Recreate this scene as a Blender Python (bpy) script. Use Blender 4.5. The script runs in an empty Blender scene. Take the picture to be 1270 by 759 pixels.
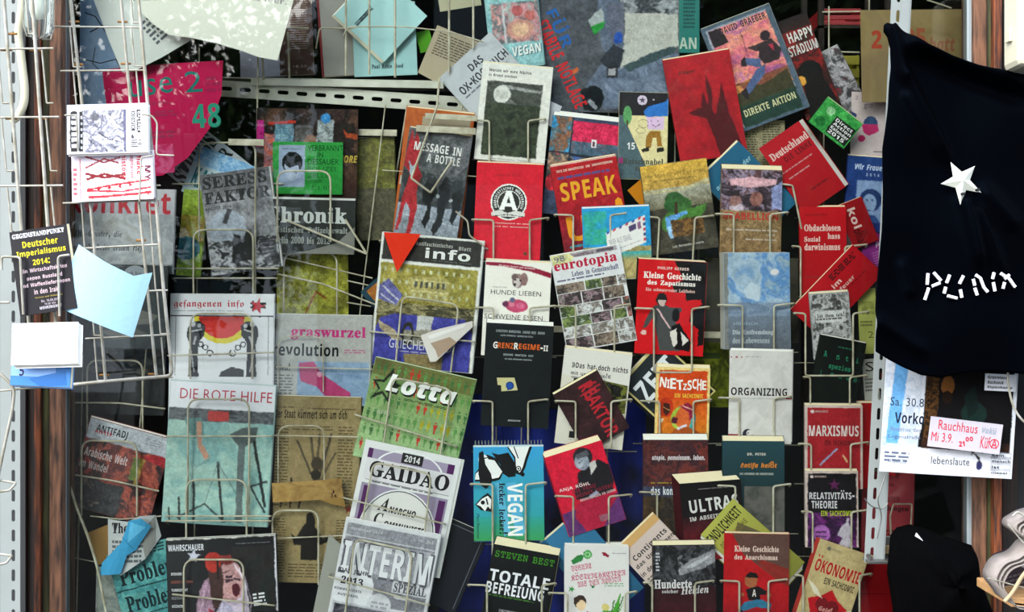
import bpy, math, random
import numpy as np
from mathutils import Vector, Matrix, Euler
from mathutils.geometry import tessellate_polygon

C = bpy.context.scene.collection
SC = bpy.context.scene

# ---------------------------------------------------------------- camera, world, light, exposure
F = 1550.0            # focal length in pixels of the 1270 px wide frame
GY = 2.5              # distance of the window glass
CZ = 1.45             # eye height
cam_d = bpy.data.cameras.new('camera'); cam = bpy.data.objects.new('camera', cam_d); C.objects.link(cam)
cam.location = (0, 0, CZ); cam.rotation_euler = (math.radians(90), 0, 0)
cam_d.sensor_width = 36; cam_d.lens = 36 * F / 1270; cam_d.clip_start = 0.02; cam_d.clip_end = 200
SC.camera = cam
W = bpy.data.worlds.new('sky'); SC.world = W; W.use_nodes = True
nt = W.node_tree; nt.nodes.clear()
wo = nt.nodes.new('ShaderNodeOutputWorld'); bg = nt.nodes.new('ShaderNodeBackground')
tc = nt.nodes.new('ShaderNodeTexCoord'); sx = nt.nodes.new('ShaderNodeSeparateXYZ'); rp = nt.nodes.new('ShaderNodeValToRGB')
nt.links.new(tc.outputs['Generated'], sx.inputs[0]); nt.links.new(sx.outputs['Z'], rp.inputs[0])
rp.color_ramp.elements[0].position = 0.0; rp.color_ramp.elements[0].color = (0.62, 0.70, 0.80, 1)
rp.color_ramp.elements[1].position = 1.0; rp.color_ramp.elements[1].color = (0.60, 0.76, 1.0, 1)
nt.links.new(rp.outputs[0], bg.inputs[0]); bg.inputs[1].default_value = 1.7
nt.links.new(bg.outputs[0], wo.inputs[0])
sun_d = bpy.data.lights.new('sun', 'SUN'); sun = bpy.data.objects.new('sun', sun_d); C.objects.link(sun)
sun_d.energy = 5.0; sun_d.angle = math.radians(60); sun_d.color = (1.0, 0.97, 0.9)
sun.rotation_euler = Vector((0.5, 0.72, -0.55)).to_track_quat('-Z', 'Y').to_euler()
SC.view_settings.view_transform = 'Standard'; SC.view_settings.look = 'None'
SC.view_settings.exposure = 0.88; SC.view_settings.gamma = 1.0; SC.view_settings.use_curve_mapping = False
SC.cycles.use_denoising = True
SC.cycles.max_bounces = 8; SC.cycles.transparent_max_bounces = 16

def pos(px, py, Y):
    return Vector(((px - 635) / F * Y, Y, CZ + (379.5 - py) / F * Y))

# ---------------------------------------------------------------- colour helpers, materials
def s2l(c):
    c = np.asarray(c, dtype=float)
    return np.where(c <= 0.04045, c / 12.92, ((c + 0.055) / 1.055) ** 2.4)
def hx(h):
    if not isinstance(h, str): return tuple(s2l(h))
    return tuple(s2l([int(h[i:i + 2], 16) / 255 for i in (0, 2, 4)]))
def srgb(h): return np.array([int(h[i:i + 2], 16) / 255 for i in (0, 2, 4)])

def new_mat(name):
    m = bpy.data.materials.new(name); m.use_nodes = True
    n = m.node_tree; b = n.nodes['Principled BSDF']; return m, n, b
def noisy(name, col, rough=0.5, amt=0.15, scale=30, metal=0.0, bump=0.0, col2=None, stretch=(1, 1, 1), spec=0.5):
    m, n, b = new_mat(name)
    t = n.nodes.new('ShaderNodeTexCoord'); mp = n.nodes.new('ShaderNodeMapping'); mp.inputs['Scale'].default_value = stretch
    no = n.nodes.new('ShaderNodeTexNoise'); no.inputs['Scale'].default_value = scale; no.inputs['Detail'].default_value = 6
    r = n.nodes.new('ShaderNodeValToRGB'); c = hx(col)
    c2 = hx(col2) if col2 else tuple(x * (1 - amt) for x in c)
    r.color_ramp.elements[0].color = (*c2, 1); r.color_ramp.elements[1].color = (*c, 1)
    r.color_ramp.elements[0].position = 0.35; r.color_ramp.elements[1].position = 0.65
    n.links.new(t.outputs['Object'], mp.inputs[0]); n.links.new(mp.outputs[0], no.inputs['Vector'])
    n.links.new(no.outputs['Fac'], r.inputs[0]); n.links.new(r.outputs[0], b.inputs['Base Color'])
    b.inputs['Roughness'].default_value = rough; b.inputs['Metallic'].default_value = metal
    b.inputs['Specular IOR Level'].default_value = spec
    if bump:
        bu = n.nodes.new('ShaderNodeBump'); bu.inputs['Strength'].default_value = bump; bu.inputs['Distance'].default_value = 0.002
        n.links.new(no.outputs['Fac'], bu.inputs['Height']); n.links.new(bu.outputs[0], b.inputs['Normal'])
    return m
def ink(name, rough, spec, bump=0.03):
    """printed paper: colour from the print's colour attribute, faint paper grain"""
    m, n, b = new_mat(name)
    a = n.nodes.new('ShaderNodeAttribute'); a.attribute_name = 'Ink'
    no = n.nodes.new('ShaderNodeTexNoise'); no.inputs['Scale'].default_value = 180
    t = n.nodes.new('ShaderNodeTexCoord'); n.links.new(t.outputs['Object'], no.inputs['Vector'])
    mr = n.nodes.new('ShaderNodeMapRange'); mr.inputs[3].default_value = 0.93; mr.inputs[4].default_value = 1.05
    n.links.new(no.outputs['Fac'], mr.inputs[0])
    mx = n.nodes.new('ShaderNodeVectorMath'); mx.operation = 'SCALE'
    n.links.new(a.outputs['Color'], mx.inputs[0]); n.links.new(mr.outputs[0], mx.inputs['Scale'])
    n.links.new(mx.outputs[0], b.inputs['Base Color'])
    b.inputs['Roughness'].default_value = rough; b.inputs['Specular IOR Level'].default_value = spec
    bu = n.nodes.new('ShaderNodeBump'); bu.inputs['Strength'].default_value = bump; bu.inputs['Distance'].default_value = 0.001
    n2 = n.nodes.new('ShaderNodeTexNoise'); n2.inputs['Scale'].default_value = 14; n.links.new(t.outputs['Object'], n2.inputs['Vector'])
    n.links.new(n2.outputs['Fac'], bu.inputs['Height']); n.links.new(bu.outputs[0], b.inputs['Normal'])
    return m
INK_GLOSS = ink('glossy_printed_cover', 0.38, 0.22, 0.25)
INK_MATT = ink('matt_printed_paper', 0.8, 0.08, 0.3)
def page_mat(name, col):
    m, n, b = new_mat(name)
    t = n.nodes.new('ShaderNodeTexCoord'); w = n.nodes.new('ShaderNodeTexWave'); w.bands_direction = 'Y'
    w.inputs['Scale'].default_value = 400; w.inputs['Distortion'].default_value = 1.5
    r = n.nodes.new('ShaderNodeValToRGB'); c = hx(col)
    r.color_ramp.elements[0].color = (*[x * 0.8 for x in c], 1); r.color_ramp.elements[1].color = (*c, 1)
    n.links.new(t.outputs['Object'], w.inputs[0]); n.links.new(w.outputs['Fac'], r.inputs[0]); n.links.new(r.outputs[0], b.inputs['Base Color'])
    b.inputs['Roughness'].default_value = 0.9
    return m
PAGES = {'cream': page_mat('cream_page_edges', 'f4e6bf'), 'white': page_mat('white_page_edges', 'f6f4ec')}
WIRE = noisy('white_coated_wire', 'aaa79f', 0.35, 0.2, 40, col2='857f6e')
WIRE_IN = noisy('cream_coated_wire', 'c4bfa9', 0.4, 0.2, 40, col2='9a927a')
STEEL = noisy('white_painted_steel', '868c8b', 0.45, 0.08, 12)
RUST = noisy('rusty_weld', '9a6a30', 0.8, 0.4, 60)

# ---------------------------------------------------------------- mesh helpers
def split_tris(V, T, Cc, maxlen):
    """split triangles until no edge is longer than maxlen"""
    for _ in range(14):
        P = V[T]; e = np.linalg.norm(P - np.roll(P, -1, axis=1), axis=2)
        k = e.argmax(1); big = e.max(1) > maxlen
        if not big.any(): break
        tb = T[big]; kb = k[big]; cb = Cc[big]; i = np.arange(len(tb))
        a = tb[i, kb]; b = tb[i, (kb + 1) % 3]; c = tb[i, (kb + 2) % 3]
        m = len(V) + i; V = np.vstack([V, (V[a] + V[b]) / 2])
        T = np.vstack([T[~big], np.stack([a, m, c], 1), np.stack([m, b, c], 1)])
        Cc = np.vstack([Cc[~big], cb, cb])
    return V, T, Cc

class Art:
    """flat printed matter in cover coordinates: x, z in metres, layer = lift off the paper"""
    def __init__(s): s.V = []; s.T = []; s.C = []; s.n = 0
    def add(s, V, T, col):
        V = np.asarray(V, float); T = np.asarray(T, int)
        if len(T) == 0: return
        col = np.asarray(col, float)
        if col.ndim == 1: col = np.tile(col, (len(V), 1))
        s.V.append(V); s.T.append(T + s.n); s.C.append(col); s.n += len(V)
    def build(s, name, mat, parent, bend=None, maxlen=0.015, solid=None):
        if not s.V: return None
        V = np.vstack(s.V); T = np.vstack(s.T); Cc = np.vstack(s.C)
        if bend is not None:
            D = np.hstack([V, Cc]); V2, T2, _ = split_tris6(D, T, maxlen)
            V = V2[:, :3]; Cc = V2[:, 3:]; T = T2
            V = bend(V)
        me = mesh(name, V, T, Cc, mat)
        o = bpy.data.objects.new(name, me); C.objects.link(o); o.parent = parent
        if solid:
            md = o.modifiers.new('thickness', 'SOLIDIFY'); md.thickness = solid; md.offset = -1
        return o
def split_tris6(D, T, maxlen):
    for _ in range(16):
        P = D[T][:, :, :3]; e = np.linalg.norm(P - np.roll(P, -1, axis=1), axis=2)
        k = e.argmax(1); big = e.max(1) > maxlen
        if not big.any(): break
        tb = T[big]; kb = k[big]; i = np.arange(len(tb))
        a = tb[i, kb]; b = tb[i, (kb + 1) % 3]; c = tb[i, (kb + 2) % 3]
        # share midpoints between neighbours so that no cracks open
        key = np.sort(np.stack([a, b], 1), axis=1); u, inv = np.unique(key, axis=0, return_inverse=True)
        inv = inv.reshape(-1)
        m = len(D) + inv; D = np.vstack([D, (D[u[:, 0]] + D[u[:, 1]]) / 2])
        T = np.vstack([T[~big], np.stack([a, m, c], 1), np.stack([m, b, c], 1)])
    return D, T, None
def mesh(name, V, faces, cols=None, mat=None, smooth=False):
    me = bpy.data.meshes.new(name)
    me.from_pydata([tuple(v) for v in V], [], [tuple(int(i) for i in f) for f in faces])
    if cols is not None:
        a = me.color_attributes.new('Ink', 'FLOAT_COLOR', 'POINT')
        cc = np.ones((len(V), 4), np.float32); cc[:, :3] = cols; a.data.foreach_set('color', cc.ravel())
    if mat: me.materials.append(mat)
    if smooth: me.polygons.foreach_set('use_smooth', [True] * len(me.polygons))
    me.update(); return me
def obj(name, me, parent=None, loc=None):
    o = bpy.data.objects.new(name, me); C.objects.link(o)
    if parent: o.parent = parent
    if loc is not None: o.location = loc
    return o
def tag(o, label=None, cat=None, group=None, kind=None):
    if label: o['label'] = label
    if cat: o['category'] = cat
    if group: o['group'] = group
    if kind: o['kind'] = kind
    return o
def empty(name, loc, rot=(0, 0, 0)):
    o = bpy.data.objects.new(name, None); C.objects.link(o); o.location = loc; o.rotation_euler = rot
    o.empty_display_size = 0.05; return o
class MB:
    def __init__(s): s.V = []; s.F = []
    def box(s, x0, x1, y0, y1, z0, z1):
        n = len(s.V)
        s.V += [(x, y, z) for z in (z0, z1) for y in (y0, y1) for x in (x0, x1)]
        s.F += [tuple(n + i for i in f) for f in ((0, 2, 3, 1), (4, 5, 7, 6), (0, 1, 5, 4), (2, 6, 7, 3), (0, 4, 6, 2), (1, 3, 7, 5))]
    def tube(s, pts, r, seg=8, closed=False):
        pts = [Vector(p) for p in pts]; n0 = len(s.V); N = len(pts)
        up = Vector((0.123, 1, 0.05)).normalized(); prev = None
        for i, p in enumerate(pts):
            a = pts[i - 1] if (i or closed) else pts[0]; b = pts[(i + 1) % N] if (i < N - 1 or closed) else pts[-1]
            t = (b - a).normalized() if (b - a).length > 1e-9 else Vector((0, 0, 1))
            if prev is None: u = t.cross(up); u = u.normalized() if u.length > 1e-4 else t.cross(Vector((1, 0, 0))).normalized()
            else: u = (prev - t * prev.dot(t)).normalized()
            prev = u; w = t.cross(u)
            rr = r[i] if isinstance(r, (list, tuple)) else r
            for k in range(seg):
                an = 2 * math.pi * k / seg; s.V.append(tuple(p + (u * math.cos(an) + w * math.sin(an)) * rr))
        M = N if closed else N - 1
        for i in range(M):
            for k in range(seg):
                a = n0 + i * seg + k; b = n0 + i * seg + (k + 1) % seg
                c = n0 + ((i + 1) % N) * seg + (k + 1) % seg; d = n0 + ((i + 1) % N) * seg + k
                s.F.append((a, b, c, d))
        if not closed:
            s.F.append(tuple(n0 + k for k in reversed(range(seg)))); s.F.append(tuple(n0 + (N - 1) * seg + k for k in range(seg)))
    def build(s, name, mat, parent=None, smooth=False):
        me = mesh(name, s.V, s.F, None, mat, smooth)
        if smooth:
            try: me.set_sharp_from_angle(angle=math.radians(50))
            except Exception: pass
        return obj(name, me, parent)
def box_obj(name, x0, x1, y0, y1, z0, z1, mat, parent=None, bevel=0.0):
    b = MB(); b.box(x0, x1, y0, y1, z0, z1); o = b.build(name, mat, parent)
    if bevel:
        m = o.modifiers.new('bevel', 'BEVEL'); m.width = bevel; m.segments = 2
    return o
def rounded(pts, rad, seg=5):
    """round the corners of a 3-D polyline"""
    pts = [Vector(p) for p in pts]; out = [pts[0]]
    for i in range(1, len(pts) - 1):
        a, p, b = pts[i - 1], pts[i], pts[i + 1]
        r = min(rad, (a - p).length * 0.45, (b - p).length * 0.45)
        if r < 1e-4: out.append(p); continue
        q0 = p + (a - p).normalized() * r; q1 = p + (b - p).normalized() * r
        for k in range(seg + 1):
            t = k / seg; out.append(q0 * (1 - t) ** 2 + p * 2 * t * (1 - t) + q1 * t ** 2)
    out.append(pts[-1]); return out
def wire(name, pts, zc, r, mat, parent, rad=0.008):
    """pts in pixels of the photograph, zc = centimetres behind the glass (one value or one per point)"""
    z = zc if isinstance(zc, (list, tuple)) else [zc] * len(pts)
    P = [pos(x, y, GY + d / 100) for (x, y), d in zip(pts, z)]
    b = MB(); b.tube(rounded(P, rad), r, 8); o = b.build(name, mat, None, True)
    o.parent = parent; o.matrix_parent_inverse = Matrix.Translation(-parent.location) if parent else Matrix()
    return o

# ---------------------------------------------------------------- glyphs
UML = {'ä': 'a', 'ö': 'o', 'ü': 'u', 'Ä': 'A', 'Ö': 'O', 'Ü': 'U'}
BASE = {'b': (0x1D5D4, 0x1D5EE, 0x1D7EC), 's': (0x1D400, 0x1D41A, 0x1D7CE), 'f': (0x1D56C, 0x1D586, 0x1D7CE),
        'm': (0x1D670, 0x1D68A, 0x1D7F6), 'i': (0x1D63C, 0x1D656, 0x1D7EC), 'si': (0x1D468, 0x1D482, 0x1D7CE)}
def mapc(ch, st):
    if st in BASE:
        U, L, D = BASE[st]
        if 'A' <= ch <= 'Z': return chr(U + ord(ch) - 65)
        if 'a' <= ch <= 'z': return chr(L + ord(ch) - 97)
        if '0' <= ch <= '9': return chr(D + ord(ch) - 48)
    return ch
GL = {}
try:      # Blender's own bundled symbol font holds the bold, serif and blackletter alphabets; the built-in font finds them too, only slower
    import os
    SYM = bpy.data.fonts.load(os.path.join(bpy.utils.system_resource('DATAFILES', path='fonts'), 'NotoSansMath-Regular.woff2'))
except Exception: SYM = None
CHARS = 'ABCDEFGHIJKLMNOPQRSTUVWXYZabcdefghijklmnopqrstuvwxyz0123456789!?.,:-·»«⁰ß'
def load_style(st):
    """one text block per style, a character on each line, cut apart by line"""
    chars = [c for c in CHARS]
    for off, grp in ((0.0 if st == 'r' else {'s': 0.012, 'i': 0.014}.get(st, 0.004), [c for c in chars if mapc(c, st) != c or st == 'r']), (0.018, [c for c in chars if mapc(c, st) == c and st != 'r'])):
        if not grp: continue
        body = ['H'] + [mapc(c, st) for c in grp] + ['HH'] + ['H' + mapc(c, st) + 'H' for c in grp] + ['H']
        c = bpy.data.curves.new('t', 'FONT'); c.body = '\n'.join(body); c.resolution_u = 2; c.offset = off; c.space_line = 3
        if SYM and st != 'r' and mapc(grp[0], st) != grp[0]: c.font = SYM; body[:] = [mapc('H', st) if b == 'H' else b.replace('H', mapc('H', st)) for b in body]; c.body = '\n'.join(body)
        o = bpy.data.objects.new('t', c); m = o.to_mesh(); n = len(m.vertices)
        V = np.empty(n * 3, np.float32); m.vertices.foreach_get('co', V); V = V.reshape(-1, 3)[:, :2].astype(float)
        P = [tuple(p.vertices) for p in m.polygons]; o.to_mesh_clear(); bpy.data.objects.remove(o); bpy.data.curves.remove(c)
        base = V[:, 1].min(); d = (0.0 - base) / (len(body) - 1)
        line = np.round((0.3 * d - V[:, 1]) / d - 0.2).astype(int).clip(0, len(body) - 1)
        byl = {}
        for p in P: byl.setdefault(line[p[0]], []).append(p)
        def get(i):
            idx = np.where(line == i)[0]; mp = {int(q): r for r, q in enumerate(idx)}
            T = []
            for p in byl.get(i, []):
                v = [mp[q] for q in p if q in mp]
                for r in range(1, len(v) - 1): T.append((v[0], v[r], v[r + 1]))
            return V[idx] + [0, i * d], T
        ext = lambda i: (lambda A_: A_[:, 0].max() - A_[:, 0].min())(V[line == i])
        hh = ext(len(grp) + 1)
        for i, ch in enumerate(grp):
            v, t = get(i + 1); GL[(ch, st)] = (v, t, ext(len(grp) + 2 + i) - hh)
STYLES = set()
def glyph(ch, st):
    if st not in STYLES: STYLES.add(st); load_style(st)
    k = (ch, st)
    if k in GL: return GL[k]
    if ch in UML:
        V, T, w = glyph(UML[ch], st); top = V[:, 1].max(); cx = (V[:, 0].min() + V[:, 0].max()) / 2
        T = list(T)
        for dx in (-0.13, 0.13):
            n = len(V); a = 0.055
            V = np.vstack([V, [(cx + dx - a, top + .06), (cx + dx + a, top + .06), (cx + dx + a, top + .17), (cx + dx - a, top + .17)]])
            T += [(n, n + 1, n + 2), (n, n + 2, n + 3)]
        GL[k] = (V, T, w); return GL[k]
    GL[k] = (np.zeros((0, 2)), [], 0.3); return GL[k]
def text_geo(s, st):
    Vs = []; Ts = []; x = 0; n = 0
    for ch in s:
        V, T, w = glyph(ch, st)
        if len(V):
            Vs.append(V + [x, 0]); Ts += [(a + n, b + n, c + n) for a, b, c in T]; n += len(V)
        x += w + 0.02
    return np.vstack(Vs), np.array(Ts)

# ---------------------------------------------------------------- picture noise
def vnoise(x, y, seed):
    rs = np.random.RandomState(seed); G = rs.rand(64, 64)
    xi = np.floor(x).astype(int); yi = np.floor(y).astype(int); fx = x - xi; fy = y - yi
    fx = fx * fx * (3 - 2 * fx); fy = fy * fy * (3 - 2 * fy)
    g = lambda i, j: G[(i % 64), (j % 64)]
    return (g(xi, yi) * (1 - fx) + g(xi + 1, yi) * fx) * (1 - fy) + (g(xi, yi + 1) * (1 - fx) + g(xi + 1, yi + 1) * fx) * fy
def fbm(x, y, seed, o=3):
    r = 0; a = 0.55; t = 0
    for i in range(o): r = r + a * vnoise(x * 2 ** i + 7.3 * i, y * 2 ** i + 3.1 * i, seed + i); t += a; a *= 0.55
    return r / t

class Page:
    """draws operations given in fractions of the page (0..1, y down) into picture and lettering.
    ph = (waviness in mm, softness, grain): paint the picture as a photograph-like soft image instead of crisp print"""
    def __init__(s, Wm, Hm, ph=None, bg='808080'):
        s.W = Wm; s.H = Hm; s.pic = Art(); s.txts = []; s.fine = Art(); s.k = 0; s.step = 0.00003; s.ph = ph
        if ph:
            s.nx = int(Wm / .0008); s.ny = int(Hm / .0008); s.buf = np.tile(srgb(bg), (s.ny, s.nx, 1))
            s.fx, s.fy = np.meshgrid((np.arange(s.nx) + .5) / s.nx, (np.arange(s.ny) + .5) / s.ny); s.k = 1
    def lay(s): s.k += 1; return -0.00035 - s.k * s.step
    def X(s, x): return (np.asarray(x, float) - 0.5) * s.W
    def Z(s, y): return (1 - np.asarray(y, float)) * s.H
    def _win(s, x0, y0, x1, y1):
        return (slice(max(0, int(y0 * s.ny)), min(s.ny, int(math.ceil(y1 * s.ny)) + 1)), slice(max(0, int(x0 * s.nx)), min(s.nx, int(math.ceil(x1 * s.nx)) + 1)))
    def poly(s, pts, col, art=None):
        if s.ph:
            P = np.array(pts, float); w = s._win(P[:, 0].min(), P[:, 1].min(), P[:, 0].max(), P[:, 1].max()); X = s.fx[w]; Y = s.fy[w]
            if X.size == 0: return
            ins = np.zeros(X.shape, bool); Q = np.roll(P, -1, axis=0)
            for (xa, ya), (xb, yb) in zip(P, Q):
                if ya == yb: continue
                ins ^= ((ya > Y) != (yb > Y)) & (X < (xb - xa) * (Y - ya) / (yb - ya) + xa)
            s.buf[w][ins] = srgb(col); return
        V = [Vector((float(s.X(x)), float(s.Z(y)), 0)) for x, y in pts]
        T = tessellate_polygon([V]); y = s.lay()
        (art or s.pic).add([(v.x, y, v.y) for v in V], [t for t in T], hx(col))
    def run(s, ops):
        if s.ph:
            for o in ops:
                if o[0] not in ('T', 'A', 'Wd'): getattr(s, o[0])(*o[1:])
            s.flush()
            for o in ops:
                if o[0] in ('T', 'A', 'Wd'): getattr(s, o[0])(*o[1:])
        else:
            for o in ops: getattr(s, o[0])(*o[1:])
    def flush(s):
        wv, soft, grain = s.ph; xm = s.fx * s.W; ym = s.fy * s.H; B = s.buf
        d = lambda q, sd: (fbm(xm * q + 3, ym * q + 5, sd, 3) - .5) * 2
        ox = wv / 1000 * (1.6 * d(60, 71) + .9 * d(240, 75)); oy = wv / 1000 * (1.6 * d(60, 81) + .9 * d(240, 85))
        ix = np.clip(((s.fx + ox / s.W) * s.nx).astype(int), 0, s.nx - 1); iy = np.clip(((s.fy + oy / s.H) * s.ny).astype(int), 0, s.ny - 1)
        B = B[iy, ix]
        for _ in range(soft):
            Pd = np.pad(B, ((1, 1), (1, 1), (0, 0)), 'edge'); B = (Pd[:-2, 1:-1] + Pd[2:, 1:-1] + Pd[1:-1, :-2] + Pd[1:-1, 2:] + 2 * Pd[1:-1, 1:-1]) / 6
        g = (fbm(xm * 420, ym * 420, 5, 3) - .5) * 1.2 + (fbm(xm * 110, ym * 110, 6, 3) - .5)
        sp = 1 - np.abs(2 * B.mean(2, keepdims=True) - 1)
        grain = grain * np.clip((.92 - B.min(2, keepdims=True)) / .3, .12, 1)
        B = B * (1 + grain * g[..., None]) + grain * .35 * g[..., None] * sp
        nx = int(np.clip(s.W / .0012, 8, 170)); ny = int(np.clip(s.H / .0012, 8, 190))
        u, v = np.meshgrid(np.linspace(0, 1, nx + 1), np.linspace(0, 1, ny + 1))
        col = B[np.clip((v * s.ny).astype(int), 0, s.ny - 1), np.clip((u * s.nx).astype(int), 0, s.nx - 1)]
        ph = s.ph; s.ph = None; s.k = 0; s._grid(0.004, 0.003, .996, .997, u, v, col, nx, ny); s.k = 6; s.ph = ph
    def R(s, x0, y0, x1, y1, c): s.poly([(x0, y0), (x1, y0), (x1, y1), (x0, y1)], c)
    def P(s, pts, c): s.poly(pts, c)
    def Cc(s, x, y, r, c, ry=None, n=20, a0=0, a1=360):
        ry = ry or r; k = s.W / s.H; pts = []
        full = (a1 - a0) >= 360
        for i in range(n + (0 if full else 1)):
            a = math.radians(a0 + (a1 - a0) * i / n); pts.append((x + r * math.cos(a), y + ry * k * math.sin(a)))
        s.poly(pts, c)
    def O(s, x, y, r, w, c, n=28, a0=0, a1=360, ry=None):
        ry = ry or r; k = s.W / s.H
        if s.ph:
            A_ = [math.radians(a0 + (a1 - a0) * i / n) for i in range(n + 1)]; q = 1 - w / r
            s.poly([(x + r * math.cos(a), y + ry * k * math.sin(a)) for a in A_] + [(x + r * q * math.cos(a), y + ry * q * k * math.sin(a)) for a in A_[::-1]], c); return
        yy = s.lay(); V = []; T = []
        for i in range(n + 1):
            a = math.radians(a0 + (a1 - a0) * i / n)
            for q in (1, 1 - w / r):
                V.append((s.X(x + r * q * math.cos(a)), yy, s.Z(y + ry * q * k * math.sin(a))))
        for i in range(n): T += [(2 * i, 2 * i + 1, 2 * i + 3), (2 * i, 2 * i + 3, 2 * i + 2)]
        s.pic.add(np.array(V, float), T, hx(c))
    def L(s, pts, w, c):
        yy = None if s.ph else s.lay(); w = w * s.W / 2
        P = [np.array([float(s.X(x)), float(s.Z(y))]) for x, y in pts]
        for a, b in zip(P[:-1], P[1:]):
            d = b - a; l = np.linalg.norm(d) + 1e-9; d = d / l; n = np.array([-d[1], d[0]]) * w; e = d * w * 0.4
            q = [a - n - e, b - n + e, b + n + e, a + n - e]
            if s.ph: s.poly([(v[0] / s.W + .5, 1 - v[1] / s.H) for v in q], c)
            else: s.pic.add([(v[0], yy, v[1]) for v in q], [(0, 1, 2), (0, 2, 3)], hx(c))
    def S(s, x, y, r, c, rot=0, q=0.4):
        k = s.W / s.H
        s.poly([(x + r * (1 if i % 2 == 0 else q) * math.sin(math.radians(rot + 36 * i)), y - k * r * (1 if i % 2 == 0 else q) * math.cos(math.radians(rot + 36 * i))) for i in range(10)], c)
    def T(s, st_, x0, y0, x1, y1, c, st='b', ang=0, arc=None, skew=0):
        V, T = text_geo(st_, st); mn = V.min(0); mx = V.max(0); U = (V - mn) / np.maximum(mx - mn, 1e-6)
        if ang in (90, -90):       # running down (90) or up (-90) the page, box is the final one
            if ang == 90: px = U[:, 1]; py = U[:, 0]
            else: px = 1 - U[:, 1]; py = 1 - U[:, 0]
            X = x0 + (x1 - x0) * px; Y = y0 + (y1 - y0) * py
            XX = s.X(X); ZZ = s.Z(Y)
        else:
            X = x0 + (x1 - x0) * U[:, 0]; Y = y1 - (y1 - y0) * U[:, 1] + skew * U[:, 0]
            XX = s.X(X); ZZ = s.Z(Y)
            if ang:
                cx = float(s.X((x0 + x1) / 2)); cz = float(s.Z((y0 + y1) / 2)); a = -math.radians(ang)
                dx = XX - cx; dz = ZZ - cz
                XX = cx + dx * math.cos(a) - dz * math.sin(a); ZZ = cz + dx * math.sin(a) + dz * math.cos(a)
        y = s.lay(); s.txts.append(Art())
        s.txts[-1].add(np.stack([XX, np.full(len(XX), y), ZZ], 1), T, hx(c))
    def A(s, st_, cx, cy, r, h, a0, a1, c, st='b'):
        """text on an arc, angles clockwise from the top"""
        n = len(st_); y = s.lay(); s.txts.append(Art()); R0 = r * s.W; hh = h * s.W
        for i, ch in enumerate(st_):
            if ch == ' ': continue
            V, T, w = glyph(ch, st); V = V - [(V[:, 0].min() + V[:, 0].max()) / 2, 0]; V = V / 0.7 * hh
            a = -math.radians(a0 + (a1 - a0) * (i + 0.5) / n)
            px = V[:, 0] * 0.8; pz = V[:, 1] + R0
            XX = float(s.X(cx)) + px * math.cos(a) - pz * math.sin(a); ZZ = float(s.Z(cy)) + px * math.sin(a) + pz * math.cos(a)
            s.txts[-1].add(np.stack([XX, np.full(len(XX), y), ZZ], 1), T, hx(c))
    def G(s, x0, y0, x1, y1, pal, seed=1, sc=6, ar=1.0, post=None, sharp=1.0, quad=None):
        """a photographic picture: colours of a palette mixed by noise"""
        wm = (x1 - x0) * s.W; hm = (y1 - y0) * s.H
        if s.ph:
            w = s._win(x0, y0, x1, y1); u = (s.fx[w] - x0) / (x1 - x0); v = (s.fy[w] - y0) / (y1 - y0)
            if u.size == 0: return
        else:
            nx = int(np.clip(wm / 0.0017, 6, 110)); ny = int(np.clip(hm / 0.0017, 6, 130))
            u, v = np.meshgrid(np.linspace(0, 1, nx + 1), np.linspace(0, 1, ny + 1))
        wx = fbm(u * sc * .7 + 9, v * sc * .7 + 2, seed + 50, 3); U2 = u * sc + 1.6 * wx; V2 = v * sc * hm / wm * ar + 1.6 * fbm(u * sc * .7 + 1, v * sc * .7 + 8, seed + 60, 3)
        n = 0.8 * fbm(U2 + 3, V2 + 5, seed, 5) + 0.2 * np.abs(fbm(U2 * 3, V2 * 3, seed + 9, 3) - .5) * 2
        n = (n - n.min()) / (n.max() - n.min() + 1e-9)
        P = np.array([srgb(p) for p in pal]); t = n * (len(P) - 1)
        if sharp > 1: f = t - np.floor(t); f = np.clip((f - 0.5) * sharp + 0.5, 0, 1); t = np.floor(t) + f
        i = np.clip(np.floor(t).astype(int), 0, len(P) - 2); f = (t - i)[..., None]
        col = P[i] * (1 - f) + P[i + 1] * f
        if post: col = post(u, v, col)
        if s.ph: s.buf[w] = col; return
        s._grid(x0, y0, x1, y1, u, v, col, nx, ny, quad)
    def _grid(s, x0, y0, x1, y1, u, v, col, nx, ny, quad=None):
        yy = s.lay()
        if quad:
            q = np.array(quad, float)
            XY = (q[0] * ((1 - u) * (1 - v))[..., None] + q[1] * (u * (1 - v))[..., None] + q[2] * (u * v)[..., None] + q[3] * ((1 - u) * v)[..., None])
            XX = s.X(XY[..., 0]); ZZ = s.Z(XY[..., 1])
        else:
            XX = s.X(x0 + (x1 - x0) * u); ZZ = s.Z(y0 + (y1 - y0) * v)
        V = np.stack([XX.ravel(), np.full(XX.size, yy), ZZ.ravel()], 1)
        T = []
        idx = np.arange((nx + 1) * (ny + 1)).reshape(ny + 1, nx + 1)
        a = idx[:-1, :-1].ravel(); b = idx[:-1, 1:].ravel(); c = idx[1:, 1:].ravel(); d = idx[1:, :-1].ravel()
        T = np.vstack([np.stack([a, d, c], 1), np.stack([a, c, b], 1)])
        s.pic.add(V, T, s2l(np.clip(col.reshape(-1, 3), 0, 1)))
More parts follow.
